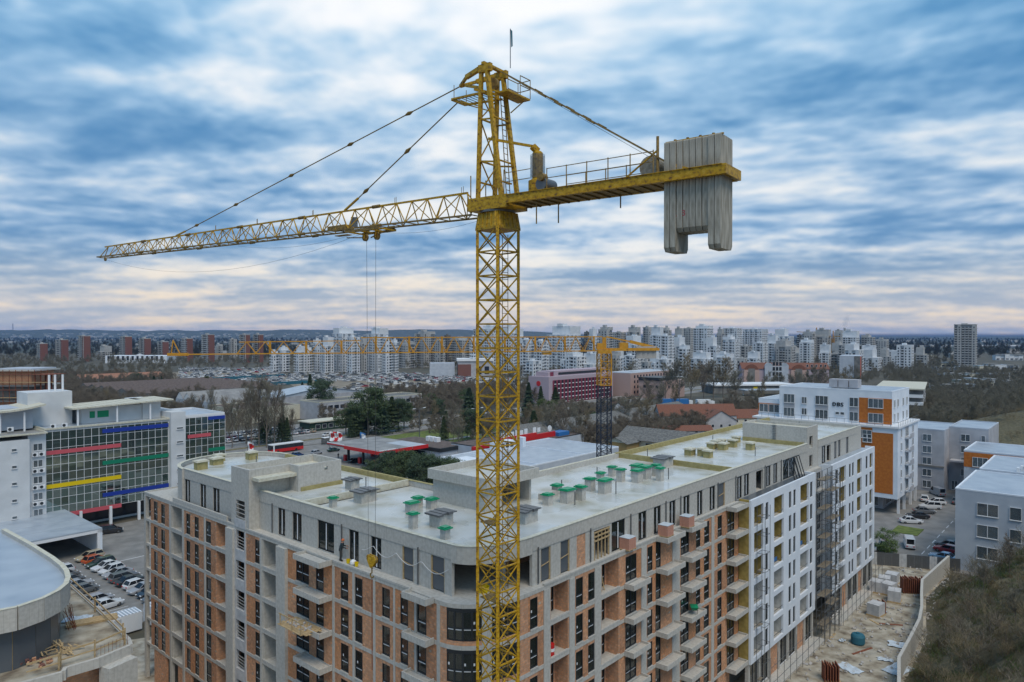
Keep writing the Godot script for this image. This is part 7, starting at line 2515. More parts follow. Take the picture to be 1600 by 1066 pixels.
func standing(p: Vector3, s: float) -> Transform3D:
	return Transform3D(Basis(Vector3.UP, rng.randf() * TAU) * Basis.from_scale(Vector3(s * rng.randf_range(.85, 1.15), s * rng.randf_range(.85, 1.15), s * rng.randf_range(.85, 1.15))), p)

func build_plants() -> void:
	rng.seed = 55
	var round_o := {"tw": .05, "depth": 4, "n": [13, 8, 6, 5], "first": .18, "lift": .3, "trunk": .72, "up": [.6, .6, .55, .5], "out": [.62, .6, .75, .9], "len": [.55, .5, .5, .5], "thick": .6}
	var tall_o := {"tw": .06, "depth": 4, "n": [22, 7, 5, 4], "first": .12, "lift": .5, "trunk": .85, "up": [.6, .6, .6, .5], "out": [.42, .5, .6, .8], "len": [.36, .55, .5, .5], "thick": .6}
	var bush_o := {"tw": .024, "depth": 3, "n": [8, 6, 6], "first": .02, "lift": .45, "trunk": .5, "up": [.5, .6, .5], "out": [.9, .7, .9], "len": [1.3, .6, .5], "thick": .9}
	var rounds := []
	for k in 4:
		rounds.append(bare_tree(100 + k, 10.0, round_o, [M.twig, M.twig_red, M.twig, M.twig_dry][k]))
	var poplars := [bare_tree(120, 20.0, tall_o, M.twig), bare_tree(121, 20.0, tall_o, M.twig_red)]
	var bushes := [bare_tree(130, 3.0, bush_o, M.twig), bare_tree(131, 3.0, bush_o, M.twig_dry), bare_tree(132, 3.0, bush_o, M.twig_red)]
	var firs := [conifer(140, 12.0, 4.2, 5200, M.needle), conifer(141, 12.0, 4.8, 5600, M.needle_blue), conifer(142, 12.0, 3.6, 4600, M.needle)]
	var pines := [leafy(150, 10.0, 3.4, 80, 80, .2, M.needle, .3), leafy(151, 10.0, 3.8, 85, 80, .2, M.needle_blue, .25)]
	var greens := [leafy(160, 6.0, 2.6, 60, 60, .16, M.leaf_green, .12), leafy(161, 5.0, 2.0, 50, 60, .15, M.scrub_green, .1)]
	# dark pines between the block and the petrol station
	var k := 0
	for q in [[79, 115, 8.4], [82, 110.5, 9.6], [84, 106, 10.4], [86.5, 102, 10.6], [80, 106, 9.0], [89, 98.5, 9.8], [91, 95.5, 8.6], [83.5, 101, 9.2], [87, 96, 8.0], [78, 111, 7.2]]:
		plant(pines[k % 2], "pine_tree", loc(q[0], q[1]), q[2] / 10.0, "dark green pine, %s in the clump before the petrol station" % ordinal(k), "tree", "pines before the petrol station")
		k += 1
	plant(rounds[1], "bare_tree", loc(92.5, 90.5), .8, "small bare tree at the right end of the pine clump", "tree", "")
	# conifers, by where they stand in the picture
	k = 0
	for q in [[413, 692, 640], [440, 690, 644], [448, 692, 655], [503, 650, 596], [540, 680, 636], [548, 684, 648], [556, 682, 640], [566, 678, 622], [575, 680, 604], [585, 676, 622], [594, 678, 616], [603, 676, 626], [612, 674, 620], [622, 672, 622], [631, 670, 630], [585, 640, 606], [650, 636, 608], [658, 640, 612], [672, 645, 616], [686, 660, 624], [697, 676, 640], [693, 690, 652], [733, 664, 606], [739, 690, 640], [728, 645, 606], [826, 655, 600], [845, 640, 606], [868, 640, 604], [924, 675, 646], [919, 668, 650], [834, 690, 640], [240, 608, 586], [252, 606, 588], [213, 606, 582], [322, 604, 588], [484, 625, 588], [497, 628, 590], [472, 625, 596]]:
		var d: float = 40.0 * FOCAL / (q[1] - HORIZON)
		plant(firs[k % 3] if k % 5 < 3 else pines[k % 2], "conifer", ground_at(q[0], q[1]), high(q[2], d) / (12.0 if k % 5 < 3 else 10.0), "dark conifer, %s of those scattered beyond the street" % ordinal(k), "tree", "conifers beyond the street")
		k += 1
	# tall bare poplars behind the office
	k = 0
	for q in [[392, 700, 590], [404, 698, 582], [416, 700, 596], [428, 696, 600], [372, 690, 620], [384, 694, 612], [440, 690, 620], [352, 690, 622], [362, 700, 630], [456, 690, 640], [300, 668, 614], [312, 670, 620], [330, 676, 610], [20, 690, 640]]:
		var d: float = 40.0 * FOCAL / (q[1] - HORIZON)
		plant(poplars[k % 2], "poplar", ground_at(q[0], q[1]), high(q[2], d) / 20.0, "tall bare poplar, %s in the group behind the mirrored office" % ordinal(k), "tree", "bare poplars behind the office")
		k += 1
	# bare broad trees one can tell apart
	k = 0
	var spots := [[700, 690, 645], [708, 694, 650], [716, 700, 655], [722, 690, 640], [730, 686, 640], [641, 668, 640], [660, 664, 632], [680, 662, 628], [705, 660, 626], [720, 656, 622], [735, 656, 618], [840, 690, 636], [860, 694, 632], [880, 696, 630], [900, 694, 634], [915, 690, 640], [850, 670, 626], [872, 668, 624], [896, 670, 630], [825, 672, 626], [960, 664, 618], [985, 664, 612], [975, 672, 624], [1010, 668, 618], [1000, 656, 610], [940, 660, 618], [1060, 634, 560], [1080, 630, 556], [1040, 626, 566], [1100, 626, 562], [1115, 624, 558], [1130, 622, 560], [1150, 628, 576], [1145, 650, 606], [1180, 648, 604], [1190, 640, 596], [1270, 634, 572], [1280, 632, 574], [1310, 620, 586], [1325, 622, 580], [1340, 625, 588], [560, 640, 612], [600, 640, 610], [625, 640, 612], [640, 636, 606], [545, 630, 600], [520, 632, 604], [170, 650, 610], [190, 656, 616], [210, 660, 618], [232, 662, 620], [250, 664, 618], [270, 664, 622], [288, 664, 624], [150, 640, 606], [960, 610, 560], [985, 612, 566], [1015, 640, 590], [1030, 645, 596], [1055, 640, 600]]
	for q in spots:
		var d: float = 40.0 * FOCAL / (q[1] - HORIZON)
		plant(rounds[k % 4], "bare_tree", ground_at(q[0], q[1]), high(q[2], d) / 9.6, "bare winter tree, %s of those standing singly behind the street" % ordinal(k), "tree", "bare trees behind the street")
		k += 1
	# shrubs in the right car park and by the lawn
	plant(greens[0], "evergreen_bush", loc(108.4, 1.0), .8, "small evergreen tree among the cars behind the sheet fence", "tree", "")
	plant(greens[1], "evergreen_bush", ground_at(847, 650), 1.7, "light green tree before the plum hotel", "tree", "")
	plant(greens[1], "evergreen_bush", ground_at(862, 650), 1.5, "second light green tree before the plum hotel", "tree", "")
	# woods that read as one mass
	var places := []
	for n in 3400:
		var d := rng.randf_range(235, 720)
		var px := rng.randf_range(1395, 1660)
		if d < 260 and px < 1450:
			continue
		var p := at_depth(px, d)
		if d > 420 and px < 1600 and rng.randf() < .55:
			continue
		p.y = maxf(field_height(p.x, p.z), 0.0)
		if p.y > 4.0 and rng.randf() < .8:
			continue
		places.append(standing(p, rng.randf_range(.5, .95)))
	mass("bare_wood", "brown leafless wood spreading behind the grey block at the right", "wood", (rounds[0].get_child(1) as MeshInstance3D).mesh, M.twig, places)
	places = []
	for n in 2600:
		var d := rng.randf_range(300, 620)
		var px := rng.randf_range(-20, 420)
		var q := at_depth(px, d)
		var l := q - CORNER
		var a := l.dot(U)
		var b := l.dot(V)
		if a > 120 and a < 236 and b > 380 and b < 510 or a > 140 and a < 222 and b > 545 and b < 590 or a > 110 and a < 232 and b > 235 and b < 366 or b > 185 and b < 216 or px > 270 and d > 560 or a > 205 and b > 340:
			continue
		places.append(standing(q, rng.randf_range(.6, 1.1)))
	mass("bare_wood", "grey brown leafless wood left of the brown depot roofs", "wood", (rounds[1].get_child(1) as MeshInstance3D).mesh, M.twig_red, places)
	places = []
	for n in 1100:
		var a := rng.randf_range(142, 330)
		var b := rng.randf_range(220, 318)
		if a < 215 and b > 240 and b < 296:
			continue
		if a > 155 and a < 222 and b > 296:
			continue
		places.append(standing(loc(a, b), rng.randf_range(.5, .95)))
	for n in 420:
		places.append(standing(loc(rng.randf_range(150, 285), rng.randf_range(138, 190)), rng.randf_range(.35, .75)))
	for n in 460:
		places.append(standing(loc(rng.randf_range(165, 330), rng.randf_range(99, 120)), rng.randf_range(.4, .85)))
	mass("bare_grove", "tangled leafless grove between the street and the dirt car lot", "wood", (rounds[2].get_child(1) as MeshInstance3D).mesh, M.twig_red, places)
	places = []
	for n in 2400:
		var d := rng.randf_range(500, 1150)
		var px := rng.randf_range(-40, 1500)
		if px > 265 and px < 775 and d < 760:
			continue
		places.append(standing(at_depth(px, d), rng.randf_range(.7, 1.25)))
	mass("estate_trees", "leafless trees crowding between the tower blocks", "wood", (rounds[3].get_child(1) as MeshInstance3D).mesh, M.twig, places)
	places = []
	for n in 5200:
		var d := 1100.0 + pow(rng.randf(), 1.4) * 4200.0
		places.append(standing(at_depth(rng.randf_range(-120, 1720), d, -1.0), rng.randf_range(1.0, 2.2)))
	mass("far_forest", "dark continuous forest on the plain up to the horizon", "forest", (rounds[0].get_child(1) as MeshInstance3D).mesh, plain("far_twig", lin(.06, .062, .05), .95), places)
	places = []
	for n in 900:
		var p := Vector3(rng.randf_range(130, 300), 0, rng.randf_range(-290, -190))
		p.y = field_height(p.x, p.z)
		if p.y > 1.0:
			places.append(standing(p - Vector3(0, .1, 0), rng.randf_range(.4, 1.0)))
	mass("field_scrub", "rough brown scrub on the low rise behind the grey block", "scrub", (bushes[1].get_child(1) as MeshInstance3D).mesh, M.twig_dry, places)
	# scrub on the bank at the right
	var near := [[], [], []]
	var grass := []
	var fresh := []
	var cnt := 0
	for n in 11000:
		var x := rng.randf_range(36, 130)
		var z := rng.randf_range(-135, -40)
		var h := slope_height(x, z)
		if h < .35 or absf(x / -z) > .95:
			continue
		if rng.randf() < .085:
			near[rng.randi() % 3].append(standing(Vector3(x, h - .05, z), rng.randf_range(.5, 1.5)))
		else:
			(grass if rng.randf() < .6 else fresh).append(standing(Vector3(x, h - .03, z), rng.randf_range(.6, 1.4)))
	for j in 3:
		mass("scrub", ["grey leafless scrub covering the bank", "straw coloured scrub covering the bank", "reddish leafless scrub covering the bank"][j], "scrub", (bushes[j].get_child(1) as MeshInstance3D).mesh, [M.twig, M.twig_dry, M.twig_red][j], near[j])
	var tuft := MB.new()
	var r := RandomNumberGenerator.new()
	r.seed = 12
	for j in 70:
		var b := Vector3(r.randfn() * .35, 0, r.randfn() * .35)
		blade(tuft, b, b + Vector3(r.randf_range(-.25, .25), r.randf_range(.15, .5), r.randf_range(-.25, .25)), .035, r)
	mass("dry_grass", "dry brown grass and brambles on the bank", "grass", tuft.mesh(), M.scrub_dry, grass)
	mass("green_weeds", "green weeds among the dry grass on the bank", "grass", tuft.mesh(), M.scrub_green, fresh)
	# single bare bushes and a tree on the bank
	k = 0
	for q in [[1590, 800, 8.0], [1560, 846, 5.0], [1520, 880, 4.0], [1490, 930, 3.6], [1540, 930, 4.6], [1580, 900, 5.4], [1500, 990, 3.8], [1550, 1000, 4.4], [1590, 980, 5.0], [1470, 1020, 3.4], [1520, 1050, 4.2], [1575, 1050, 4.6], [1600, 860, 6.0], [1462, 960, 2.8]]:
		var p := Vector3.ZERO
		for s in 400:                          # walk along the sight line until it meets the bank
			var d := 40.0 + s * .25
			var y: float = EYE - (q[1] - HORIZON) * d / FOCAL
			p = at_depth(q[0], d, y)
			if slope_height(p.x, p.z) >= y:
				break
		p.y = slope_height(p.x, p.z) - .05
		plant(rounds[k % 4] if q[2] > 4.5 else bushes[k % 3], "bare_bush", p, q[2] / (10.0 if q[2] > 4.5 else 3.2), "bare bush, %s from the top of the bank at the right edge" % ordinal(k), "bush", "bare bushes on the bank")
		k += 1
	for t in rounds + poplars + bushes + firs + pines + greens:
		t.free()

# ---------------------------------------------------------------- small things on the site
func person(at: Vector3, turn: float, label: String, lean: float, jacket: Material, trousers: Material, hat: Material) -> void:
	var P := thing("person", label, "person", at, turn)
	# one continuous body: distance to tapered bones, joined smoothly, meshed as surface nets
	var bones := [[Vector3(-.1, .08, .03), Vector3(-.11, .48, .03), .055, .065], [Vector3(-.11, .48, .03), Vector3(-.09, .9, -.02), .07, .095], [Vector3(.12, .08, -.06), Vector3(.12, .48, -.02), .055, .065], [Vector3(.12, .48, -.02), Vector3(.09, .9, -.02), .07, .095],
		[Vector3(-.1, .06, .02), Vector3(-.11, .05, .17), .05, .045], [Vector3(.12, .06, -.06), Vector3(.12, .05, .09), .05, .045],
		[Vector3(0, .92, -.02), Vector3(0, 1.2, lean * .4), .14, .15], [Vector3(0, 1.2, lean * .4), Vector3(0, 1.42, lean * .8), .16, .15], [Vector3(0, 1.45, lean * .85), Vector3(0, 1.58, lean), .065, .06],
		[Vector3(-.19, 1.42, lean * .8), Vector3(-.27, 1.17, lean * .8 + .08), .065, .055], [Vector3(-.27, 1.17, lean * .8 + .08), Vector3(-.2, 1.08, lean * .8 + .32), .05, .04],
		[Vector3(.19, 1.42, lean * .8), Vector3(.28, 1.18, lean * .8 + .1), .065, .055], [Vector3(.28, 1.18, lean * .8 + .1), Vector3(.2, 1.15, lean * .8 + .36), .05, .04], [Vector3(0, 1.66, lean + .02), Vector3(0, 1.72, lean + .02), .095, .1]]
	for s in [-1, 1]:       # hands: palm, four fingers, thumb
		var w := Vector3(s * .2, 1.08 if s < 0 else 1.15, lean * .8 + (.32 if s < 0 else .36))
		bones.append([w, w + Vector3(0, -.01, .07), .035, .034])
		for f in 4:
			var k := w + Vector3((f - 1.5) * .021, -.012, .075)
			bones.append([k, k + Vector3(0, -.01, .04 + .008 * (1 if f in [1, 2] else 0)), .011, .01])
			bones.append([k + Vector3(0, -.01, .045), k + Vector3(0, -.04, .06), .01, .008])
		bones.append([w + Vector3(-s * .03, 0, .02), w + Vector3(-s * .055, .0, .065), .013, .01])
	var cell := .024
	var lo := Vector3(-.4, -.02, -.26)
	var n := Vector3i(34, 80, 40)
	var f := PackedFloat32Array()
	f.resize(n.x * n.y * n.z)
	f.fill(1.0)
	for b in bones:
		var pa: Vector3 = b[0]
		var pb: Vector3 = b[1]
		var reach: float = maxf(b[2], b[3]) + .09
		var mn := ((Vector3(minf(pa.x, pb.x), minf(pa.y, pb.y), minf(pa.z, pb.z)) - Vector3.ONE * reach - lo) / cell).floor()
		var mx := ((Vector3(maxf(pa.x, pb.x), maxf(pa.y, pb.y), maxf(pa.z, pb.z)) + Vector3.ONE * reach - lo) / cell).ceil()
		for z in range(maxi(int(mn.z), 0), mini(int(mx.z), n.z)):
			for y in range(maxi(int(mn.y), 0), mini(int(mx.y), n.y)):
				for x in range(maxi(int(mn.x), 0), mini(int(mx.x), n.x)):
					var p := lo + Vector3(x, y, z) * cell
					var t := clampf((p - pa).dot(pb - pa) / maxf((pb - pa).length_squared(), 1e-6), 0, 1)
					var d: float = p.distance_to(pa.lerp(pb, t)) - lerpf(b[2], b[3], t)
					var k := (z * n.y + y) * n.x + x
					var e := f[k]
					var hh := maxf(.04 - absf(d - e), 0.0) / .04
					f[k] = minf(d, e) - hh * hh * .01
	var id := PackedInt32Array()
	id.resize(f.size())
	id.fill(-1)
	var mb := MB.new()
	mb.colored = true
	var jc := jacket.albedo_color.srgb_to_linear() as Color
	var tc := trousers.albedo_color.srgb_to_linear() as Color
	for z in n.z - 1:
		for y in n.y - 1:
			for x in n.x - 1:
				var k := (z * n.y + y) * n.x + x
				var s := Vector3.ZERO
				var c := 0
				for e in [[0, 0, 0, 1, 0, 0], [0, 0, 0, 0, 1, 0], [0, 0, 0, 0, 0, 1], [1, 0, 0, 1, 1, 0], [1, 0, 0, 1, 0, 1], [0, 1, 0, 1, 1, 0], [0, 1, 0, 0, 1, 1], [0, 0, 1, 1, 0, 1], [0, 0, 1, 0, 1, 1], [1, 1, 0, 1, 1, 1], [1, 0, 1, 1, 1, 1], [0, 1, 1, 1, 1, 1]]:
					var v0 := f[k + e[0] + e[1] * n.x + e[2] * n.x * n.y]
					var v1 := f[k + e[3] + e[4] * n.x + e[5] * n.x * n.y]
					if (v0 < 0) != (v1 < 0):
						var t := v0 / (v0 - v1)
						s += Vector3(e[0], e[1], e[2]).lerp(Vector3(e[3], e[4], e[5]), t)
						c += 1
				if c:
					id[k] = mb.v.size()
					var p := lo + (Vector3(x, y, z) + s / c) * cell
					mb.v.append(p)
					mb.n.append(Vector3(f[k + 1] - f[k], f[k + n.x] - f[k], f[k + n.x * n.y] - f[k]).normalized())
					var hand: bool = p.z > lean * .8 + .31 and p.y < 1.3 and p.y > 1.0
					mb.c.append(Color(.4, .22, .15) if hand or p.y > 1.52 else Color(.03, .025, .02) if p.y < .12 else tc if p.y < .92 else jc)
	for z in range(1, n.z - 1):
		for y in range(1, n.y - 1):
			for x in range(1, n.x - 1):
				var k := (z * n.y + y) * n.x + x
				var st := [1, n.x, n.x * n.y]
				for a in 3:
					var inside := f[k] < 0
					if inside != (f[k + st[a]] < 0):
						var b: int = st[(a + 1) % 3]
						var c: int = st[(a + 2) % 3]
						var q := [id[k], id[k - b], id[k - b - c], id[k - c]]
						if q.min() < 0:
							continue
						if inside:
							q.reverse()
						mb.i.append_array(PackedInt32Array([q[0], q[1], q[2], q[0], q[2], q[3]]))
	var vm := plain("person_%d" % taken.get("person", 0), Color.WHITE, .85)
	vm.vertex_color_use_as_albedo = true
	part(P, "body", mb, vm)
	part(P, "hard_hat", MB.new().lathe(Vector3(0, 1.7, lean + .02), [[.15, .0], [.125, .02], [.12, .07], [.08, .115], [0, .13]], 14), hat)
	var face := MB.new()
	face.tube(Vector3(0, 1.665, lean + .115), Vector3(0, 1.65, lean + .145), .018, .012, 6)
	part(P, "nose", face, M.skin)
	for s in [-1, 1]:
		part(P, "eye", MB.new().box(Vector3(s * .035 - .012, 1.685, lean + .108), Vector3(s * .035 + .012, 1.695, lean + .118)), M.dark)
		part(P, "ear", MB.new().box(Vector3(s * .1 - .012, 1.64, lean - .01), Vector3(s * .1 + .012, 1.7, lean + .035)), M.skin)
	part(P, "mouth", MB.new().box(Vector3(-.025, 1.612, lean + .1), Vector3(.025, 1.62, lean + .112)), M.red_brick)

func on_block(wing: String, s: float, y: float, n: float) -> Vector3:
	return CORNER + Basis(Vector3.UP, TURN) * on(wing, s, y, n)

func build_site_things() -> void:
	var r := RandomNumberGenerator.new()
	r.seed = 17
	# a worker on the terrace, bent towards the window frame
	person(on_block("L", 16.0, TOP + .005, -.5), TURN - PI / 2 + 2.5, "worker in dark jacket and orange hard hat at the penthouse window", .16, plain("jacket", lin(.02, .035, .04), .9), plain("work_trousers", lin(.05, .05, .045), .9), plain("hat_orange", lin(.55, .14, .04), .4))
	person(ground_at(528, 717), .4, "person in dark clothes walking across the petrol station forecourt", .03, plain("coat", lin(.015, .015, .018), .9), plain("jeans", lin(.03, .035, .05), .9), M.dark_frame)
	# buckets and sacks near him
	for q in [[14.7, "yellow_strip", "small yellow bucket left of the white sack on the terrace"], [13.6, "yellow_strip", "small yellow bucket right of the white sack on the terrace"]]:
		var b := thing("bucket", q[2], "bucket", on_block("L", q[0], TOP + .16, -.3), .0, "buckets on the terrace")
		part(b, "pail", MB.new().lathe(Vector3.ZERO, [[0, .0], [.13, .0], [.17, .32], [.15, .32], [.12, .03], [0, .03]], 14), M[q[1]])
		part(b, "handle", MB.new().bar(Vector3(-.16, .32, 0), Vector3(0, .44, 0), .015).bar(Vector3(0, .44, 0), Vector3(.16, .32, 0), .015), M.steel)
	var sk := thing("sack", "white cement sack standing between two yellow buckets", "sack", on_block("L", 14.1, TOP + .16, -.35))
	part(sk, "bag", MB.new().lathe(Vector3.ZERO, [[0, 0], [.22, .02], [.27, .15], [.24, .3], [.12, .38], [.08, .42], [0, .42]], 10), M.white_paint)
	# wrapped brick pallets on the right balconies
	for q in [[18.6, -.1, "wrapped brick pallet on the first balcony right of the wooden frame"], [24.3, .4, "wrapped brick pallet on the middle balcony of the right wing"], [28.4, .4, "wrapped brick pallet on the farthest balcony of the right wing"]]:
		var P := thing("brick_pallet", q[2], "pallet", on_block("R", q[0], TOP + .0, q[1]), TURN, "wrapped brick pallets on the balconies")
		for k in 3:
			boxp(P, "runner", Vector3(-.55 + k * .5, .0, -.5), Vector3(-.45 + k * .5, .1, .5), M.timber)
		boxp(P, "deck", Vector3(-.6, .1, -.52), Vector3(.6, .14, .52), M.timber)
		for j in 4:
			for i in 4:
				for m in 3:
					boxp(P, "brick", Vector3(-.56 + i * .28, .145 + j * .24, -.5 + m * .335), Vector3(-.3 + i * .28, .37 + j * .24, -.18 + m * .335), plain("pallet_brick", lin(.5, .25, .18), .9) if not M.has("pallet_brick") else M.pallet_brick)
		boxp(P, "wrap", Vector3(-.58, 1.1, -.52), Vector3(.58, 1.13, .5), M.plastic_wrap)
	# red and white drum in a loggia
	var D := thing("drum", "red drum with a white band standing in a brick loggia", "drum", on_block("R", 8.4, TOP - FLOOR * 2 + .01, -.5))
	part(D, "shell", MB.new().lathe(Vector3.ZERO, [[0, .0], [.29, .0], [.3, .05], [.29, .1], [.29, .3], [.3, .32], [.29, .34], [.29, .88], [0, .88]], 20), M.red_paint)
	part(D, "band", MB.new().tube(Vector3(0, .36, 0), Vector3(0, .6, 0), .305, .305, 20, false), M.white_paint)
	# plank in the loggia above, ladder frame, wooden opening
	var LD := thing("plank_ladder", "pale plank ladder leaning inside the brick loggia", "ladder", on_block("R", 15.6, TOP - FLOOR + .01, -.9), TURN)
	for s in [-.18, .18]:
		beam(LD, "rail", Vector3(s, 0, .3), Vector3(s + .1, 2.1, -.3), .06, M.timber)
	for k in 6:
		beam(LD, "rung", Vector3(-.18 + k * .016, .3 + k * .3, .2 - k * .085), Vector3(.18 + k * .016, .3 + k * .3, .2 - k * .085), .05, M.timber)
	var WF := thing("formwork", "rough timber formwork frame in the penthouse opening", "formwork", on_block("R", 14.2, TOP, -.6), TURN)
	for k in 5:
		beam(WF, "post", Vector3(.1 + k * .52, 0, 0), Vector3(.1 + k * .52, 2.3, 0), .09, M.timber)
	for k in 3:
		beam(WF, "rail", Vector3(0, 1.55 + k * .35, .06), Vector3(2.3, 1.6 + k * .35, .06), .05, M.timber, .12)
	# dark window frames leaning on the far terrace
	var DF := thing("window_frames", "loose dark window frames leaning on the terrace of the white part", "frames", on_block("R", 57.0, TOP + .03, .0), TURN)
	for k in 2:
		for q in [[0.0, 0.0, 0.0, 2.6], [1.7, 0.0, 1.7, 2.6], [0.0, 2.6, 1.7, 2.6], [0.0, .05, 1.7, .05], [0.85, 0.0, .85, 2.6]]:
			beam(DF, "bar", Vector3(q[0] + k * 1.9, q[1], .5 - q[1] * .3), Vector3(q[2] + k * 1.9, q[3], .5 - q[3] * .3), .09, M.dark_frame)
	# green barrow on a balcony
	var GB := thing("barrow", "green wheelbarrow standing on a right wing balcony", "wheelbarrow", on_block("R", 29.6, TOP - FLOOR * 3 + .02, .55), TURN + .6)
	loft_tray(GB)
	# work platform hanging off the left facade
	var WP := thing("work_platform", "timber work platform with rubble jutting from the left facade balcony", "platform", on_block("L", 18.8, TOP - FLOOR * 2 + .1, 1.3), TURN - PI / 2)
	for k in 8:
		boxp(WP, "plank", Vector3(-2.2 + r.randf_range(-.2, .2), 0, -.9 + k * .24), Vector3(1.6 + r.randf_range(-.3, .3), .05, -.68 + k * .24), M.timber)
	for x in [-1.8, 0.0, 1.3]:
		beam(WP, "post", Vector3(x, 0, .95), Vector3(x, 1.0, .95), .07, M.timber)
	beam(WP, "rail", Vector3(-2.0, .95, .95), Vector3(1.6, .98, .95), .05, M.timber, .1)
	for k in 24:
		put(WP, "rubble", unit_box, M.concrete_bars, Transform3D(Basis.from_euler(Vector3(r.randf() * 3, r.randf() * 3, r.randf() * 3)) * Basis.from_scale(Vector3.ONE * r.randf_range(.08, .2)), Vector3(r.randf_range(-1.6, 1.2), .12, r.randf_range(-.7, .6))))
	# rubble mounds on the lower corner terrace
	var TR := thing("wheel_tub", "yellow mortar tub on the open floor of the rounded corner", "tub", on_block("L", 2.6, TOP + .005, -3.2))
	part(TR, "tub", MB.new().lathe(Vector3.ZERO, [[0, 0], [.4, 0], [.5, .4], [.47, .4], [.37, .05], [0, .05]], 16), M.yellow_strip)
	# scaffolding in the gap between the white parts
	var S := thing("scaffold_tower", "tube scaffold with plank landings in the gap between the two white facades", "scaffold", on_block("R", 62.2, 0, 1.5), TURN)
	for x in [0.0, 2.1, 4.2, 6.2]:
		for z in [.0, 1.1]:
			rod(S, "standard", Vector3(x, .0, z), Vector3(x, 21.8, z), .09, M.steel)
	for k in 11:
		var y := 1.9 + k * 1.9
		for z in [.0, 1.1]:
			rod(S, "ledger", Vector3(-.2, y, z), Vector3(6.4, y, z), .07, M.steel)
			rod(S, "guard_rail", Vector3(-.2, y + .9, z), Vector3(6.4, y + .9, z), .05, M.steel)
		for x in [0.0, 2.1, 4.2, 6.2]:
			rod(S, "transom", Vector3(x, y, -.1), Vector3(x, y, 1.2), .06, M.steel)
		for b in 3:
			boxp(S, "plank", Vector3(-.1 + (k % 2) * 3.0, y + .05, .08 + b * .34), Vector3(3.2 + (k % 2) * 3.0, y + .1, .38 + b * .34), M.grey_timber)
		rod(S, "diagonal", Vector3(0 if k % 2 else 6.2, y, 1.12), Vector3(6.2 if k % 2 else 0, y + 1.9 if k < 10 else y + .6, 1.12), .05, M.steel)
	for q in [[43.0, 2, "narrow scaffold standing at the near corner of the white facade"], [68.9, 2, "narrow scaffold standing at the start of the far white facade"]]:
		S = thing("scaffold_tower", q[2], "scaffold", on_block("R", q[0], 0, 1.6), TURN)
		for x in [-.7, .7]:
			for z in [.0, .9]:
				rod(S, "standard", Vector3(x, .25, z), Vector3(x, 21.2, z), .06, M.steel)
		for k in 10:
			for z in [.0, .9]:
				rod(S, "ledger", Vector3(-.7, 2.0 + k * 2.0, z), Vector3(.7, 2.0 + k * 2.0, z), .05, M.steel)
			for x in [-.7, .7]:
				rod(S, "transom", Vector3(x, 2.0 + k * 2.0, 0), Vector3(x, 2.0 + k * 2.0, .9), .05, M.steel)
			if k % 3 == 0:
				boxp(S, "deck", Vector3(-.65, 2.04 + k * 2.0, .05), Vector3(.1, 2.1 + k * 2.0, .4), M.grey_timber)
	# low scaffold run along the shop level
	S = thing("scaffold_run", "low tube scaffold along the ground floor of the white facades", "scaffold", on_block("R", 43.0, 0, 2.9), TURN)
	for k in 24:
		rod(S, "standard", Vector3(k * 2.0, 0, 0), Vector3(k * 2.0, 4.6, 0), .06, M.steel)
	for y in [1.6, 3.4]:
		rod(S, "ledger", Vector3(0, y, 0), Vector3(46, y, 0), .05, M.steel)
	# retaining wall: panels between kinks
	var W := thing("retaining_wall", "long pale concrete retaining wall between yard and scrub bank", "wall", CORNER, TURN)
	var pts := [Vector2(104.0, -9.3), Vector2(96, -8.9), Vector2(88, -8.5), Vector2(82, -9.6), Vector2(76, -10.8), Vector2(71, -11.5), Vector2(64, -11.9), Vector2(57, -12.2), Vector2(48, -14.2), Vector2(38, -16.6)]
	for k in pts.size() - 1:
		var p := Vector3(pts[k].x, 0, -pts[k].y)
		var q := Vector3(pts[k + 1].x, 0, -pts[k + 1].y)
		var d := (q - p).normalized()
		part(W, "wall_panel", MB.new().box(Vector3(.015, 0, -.35), Vector3(p.distance_to(q) - .015, 2.7, 0), Transform3D(Basis(d, Vector3.UP, d.cross(Vector3.UP)), p)), M.concrete)
	# sheet fence at the end of the yard
	var F := thing("sheet_fence", "grey corrugated sheet fence closing the far end of the yard", "fence", loc(99.5, 1.6), TURN - 1.15)
	for k in 12:
		var mb := MB.new()
		for j in 6:
			mb.box(Vector3(k * 1.15 + j * .19, 0, 0 if j % 2 else .04), Vector3(k * 1.15 + j * .19 + .185, 2.2, .05 if j % 2 else .09))
		part(F, "sheet", mb, M.steel if k % 4 else M.plaster_grey)
	# things lying in the yard
	var blocks := [[1372, 920, "pale"], [1384, 914, "pale"], [1396, 908, "pale"], [1400, 935, "pale"], [1371, 957, "pale"], [1391, 924, "pale"]]
	for k in blocks.size():
		var q: Array = blocks[k]
		var P := thing("block_stack", "stack of pale grey blocks on a pallet, %s by the far white facade" % ordinal(k), "pallet", ground_at(q[0], q[1] + 6), TURN + r.randf_range(-.2, .2), "block stacks in the yard")
		P.scale = Vector3.ONE * 1.5
		boxp(P, "pallet", Vector3(-.7, .0, -.6), Vector3(.7, .14, .6), M.timber)
		for j in 4:
			for i in 3:
				for m in 2:
					boxp(P, "block", Vector3(-.66 + i * .45, .15 + j * .26, -.56 + m * .57), Vector3(-.23 + i * .45, .4 + j * .26, -.01 + m * .57), M.plaster_grey)
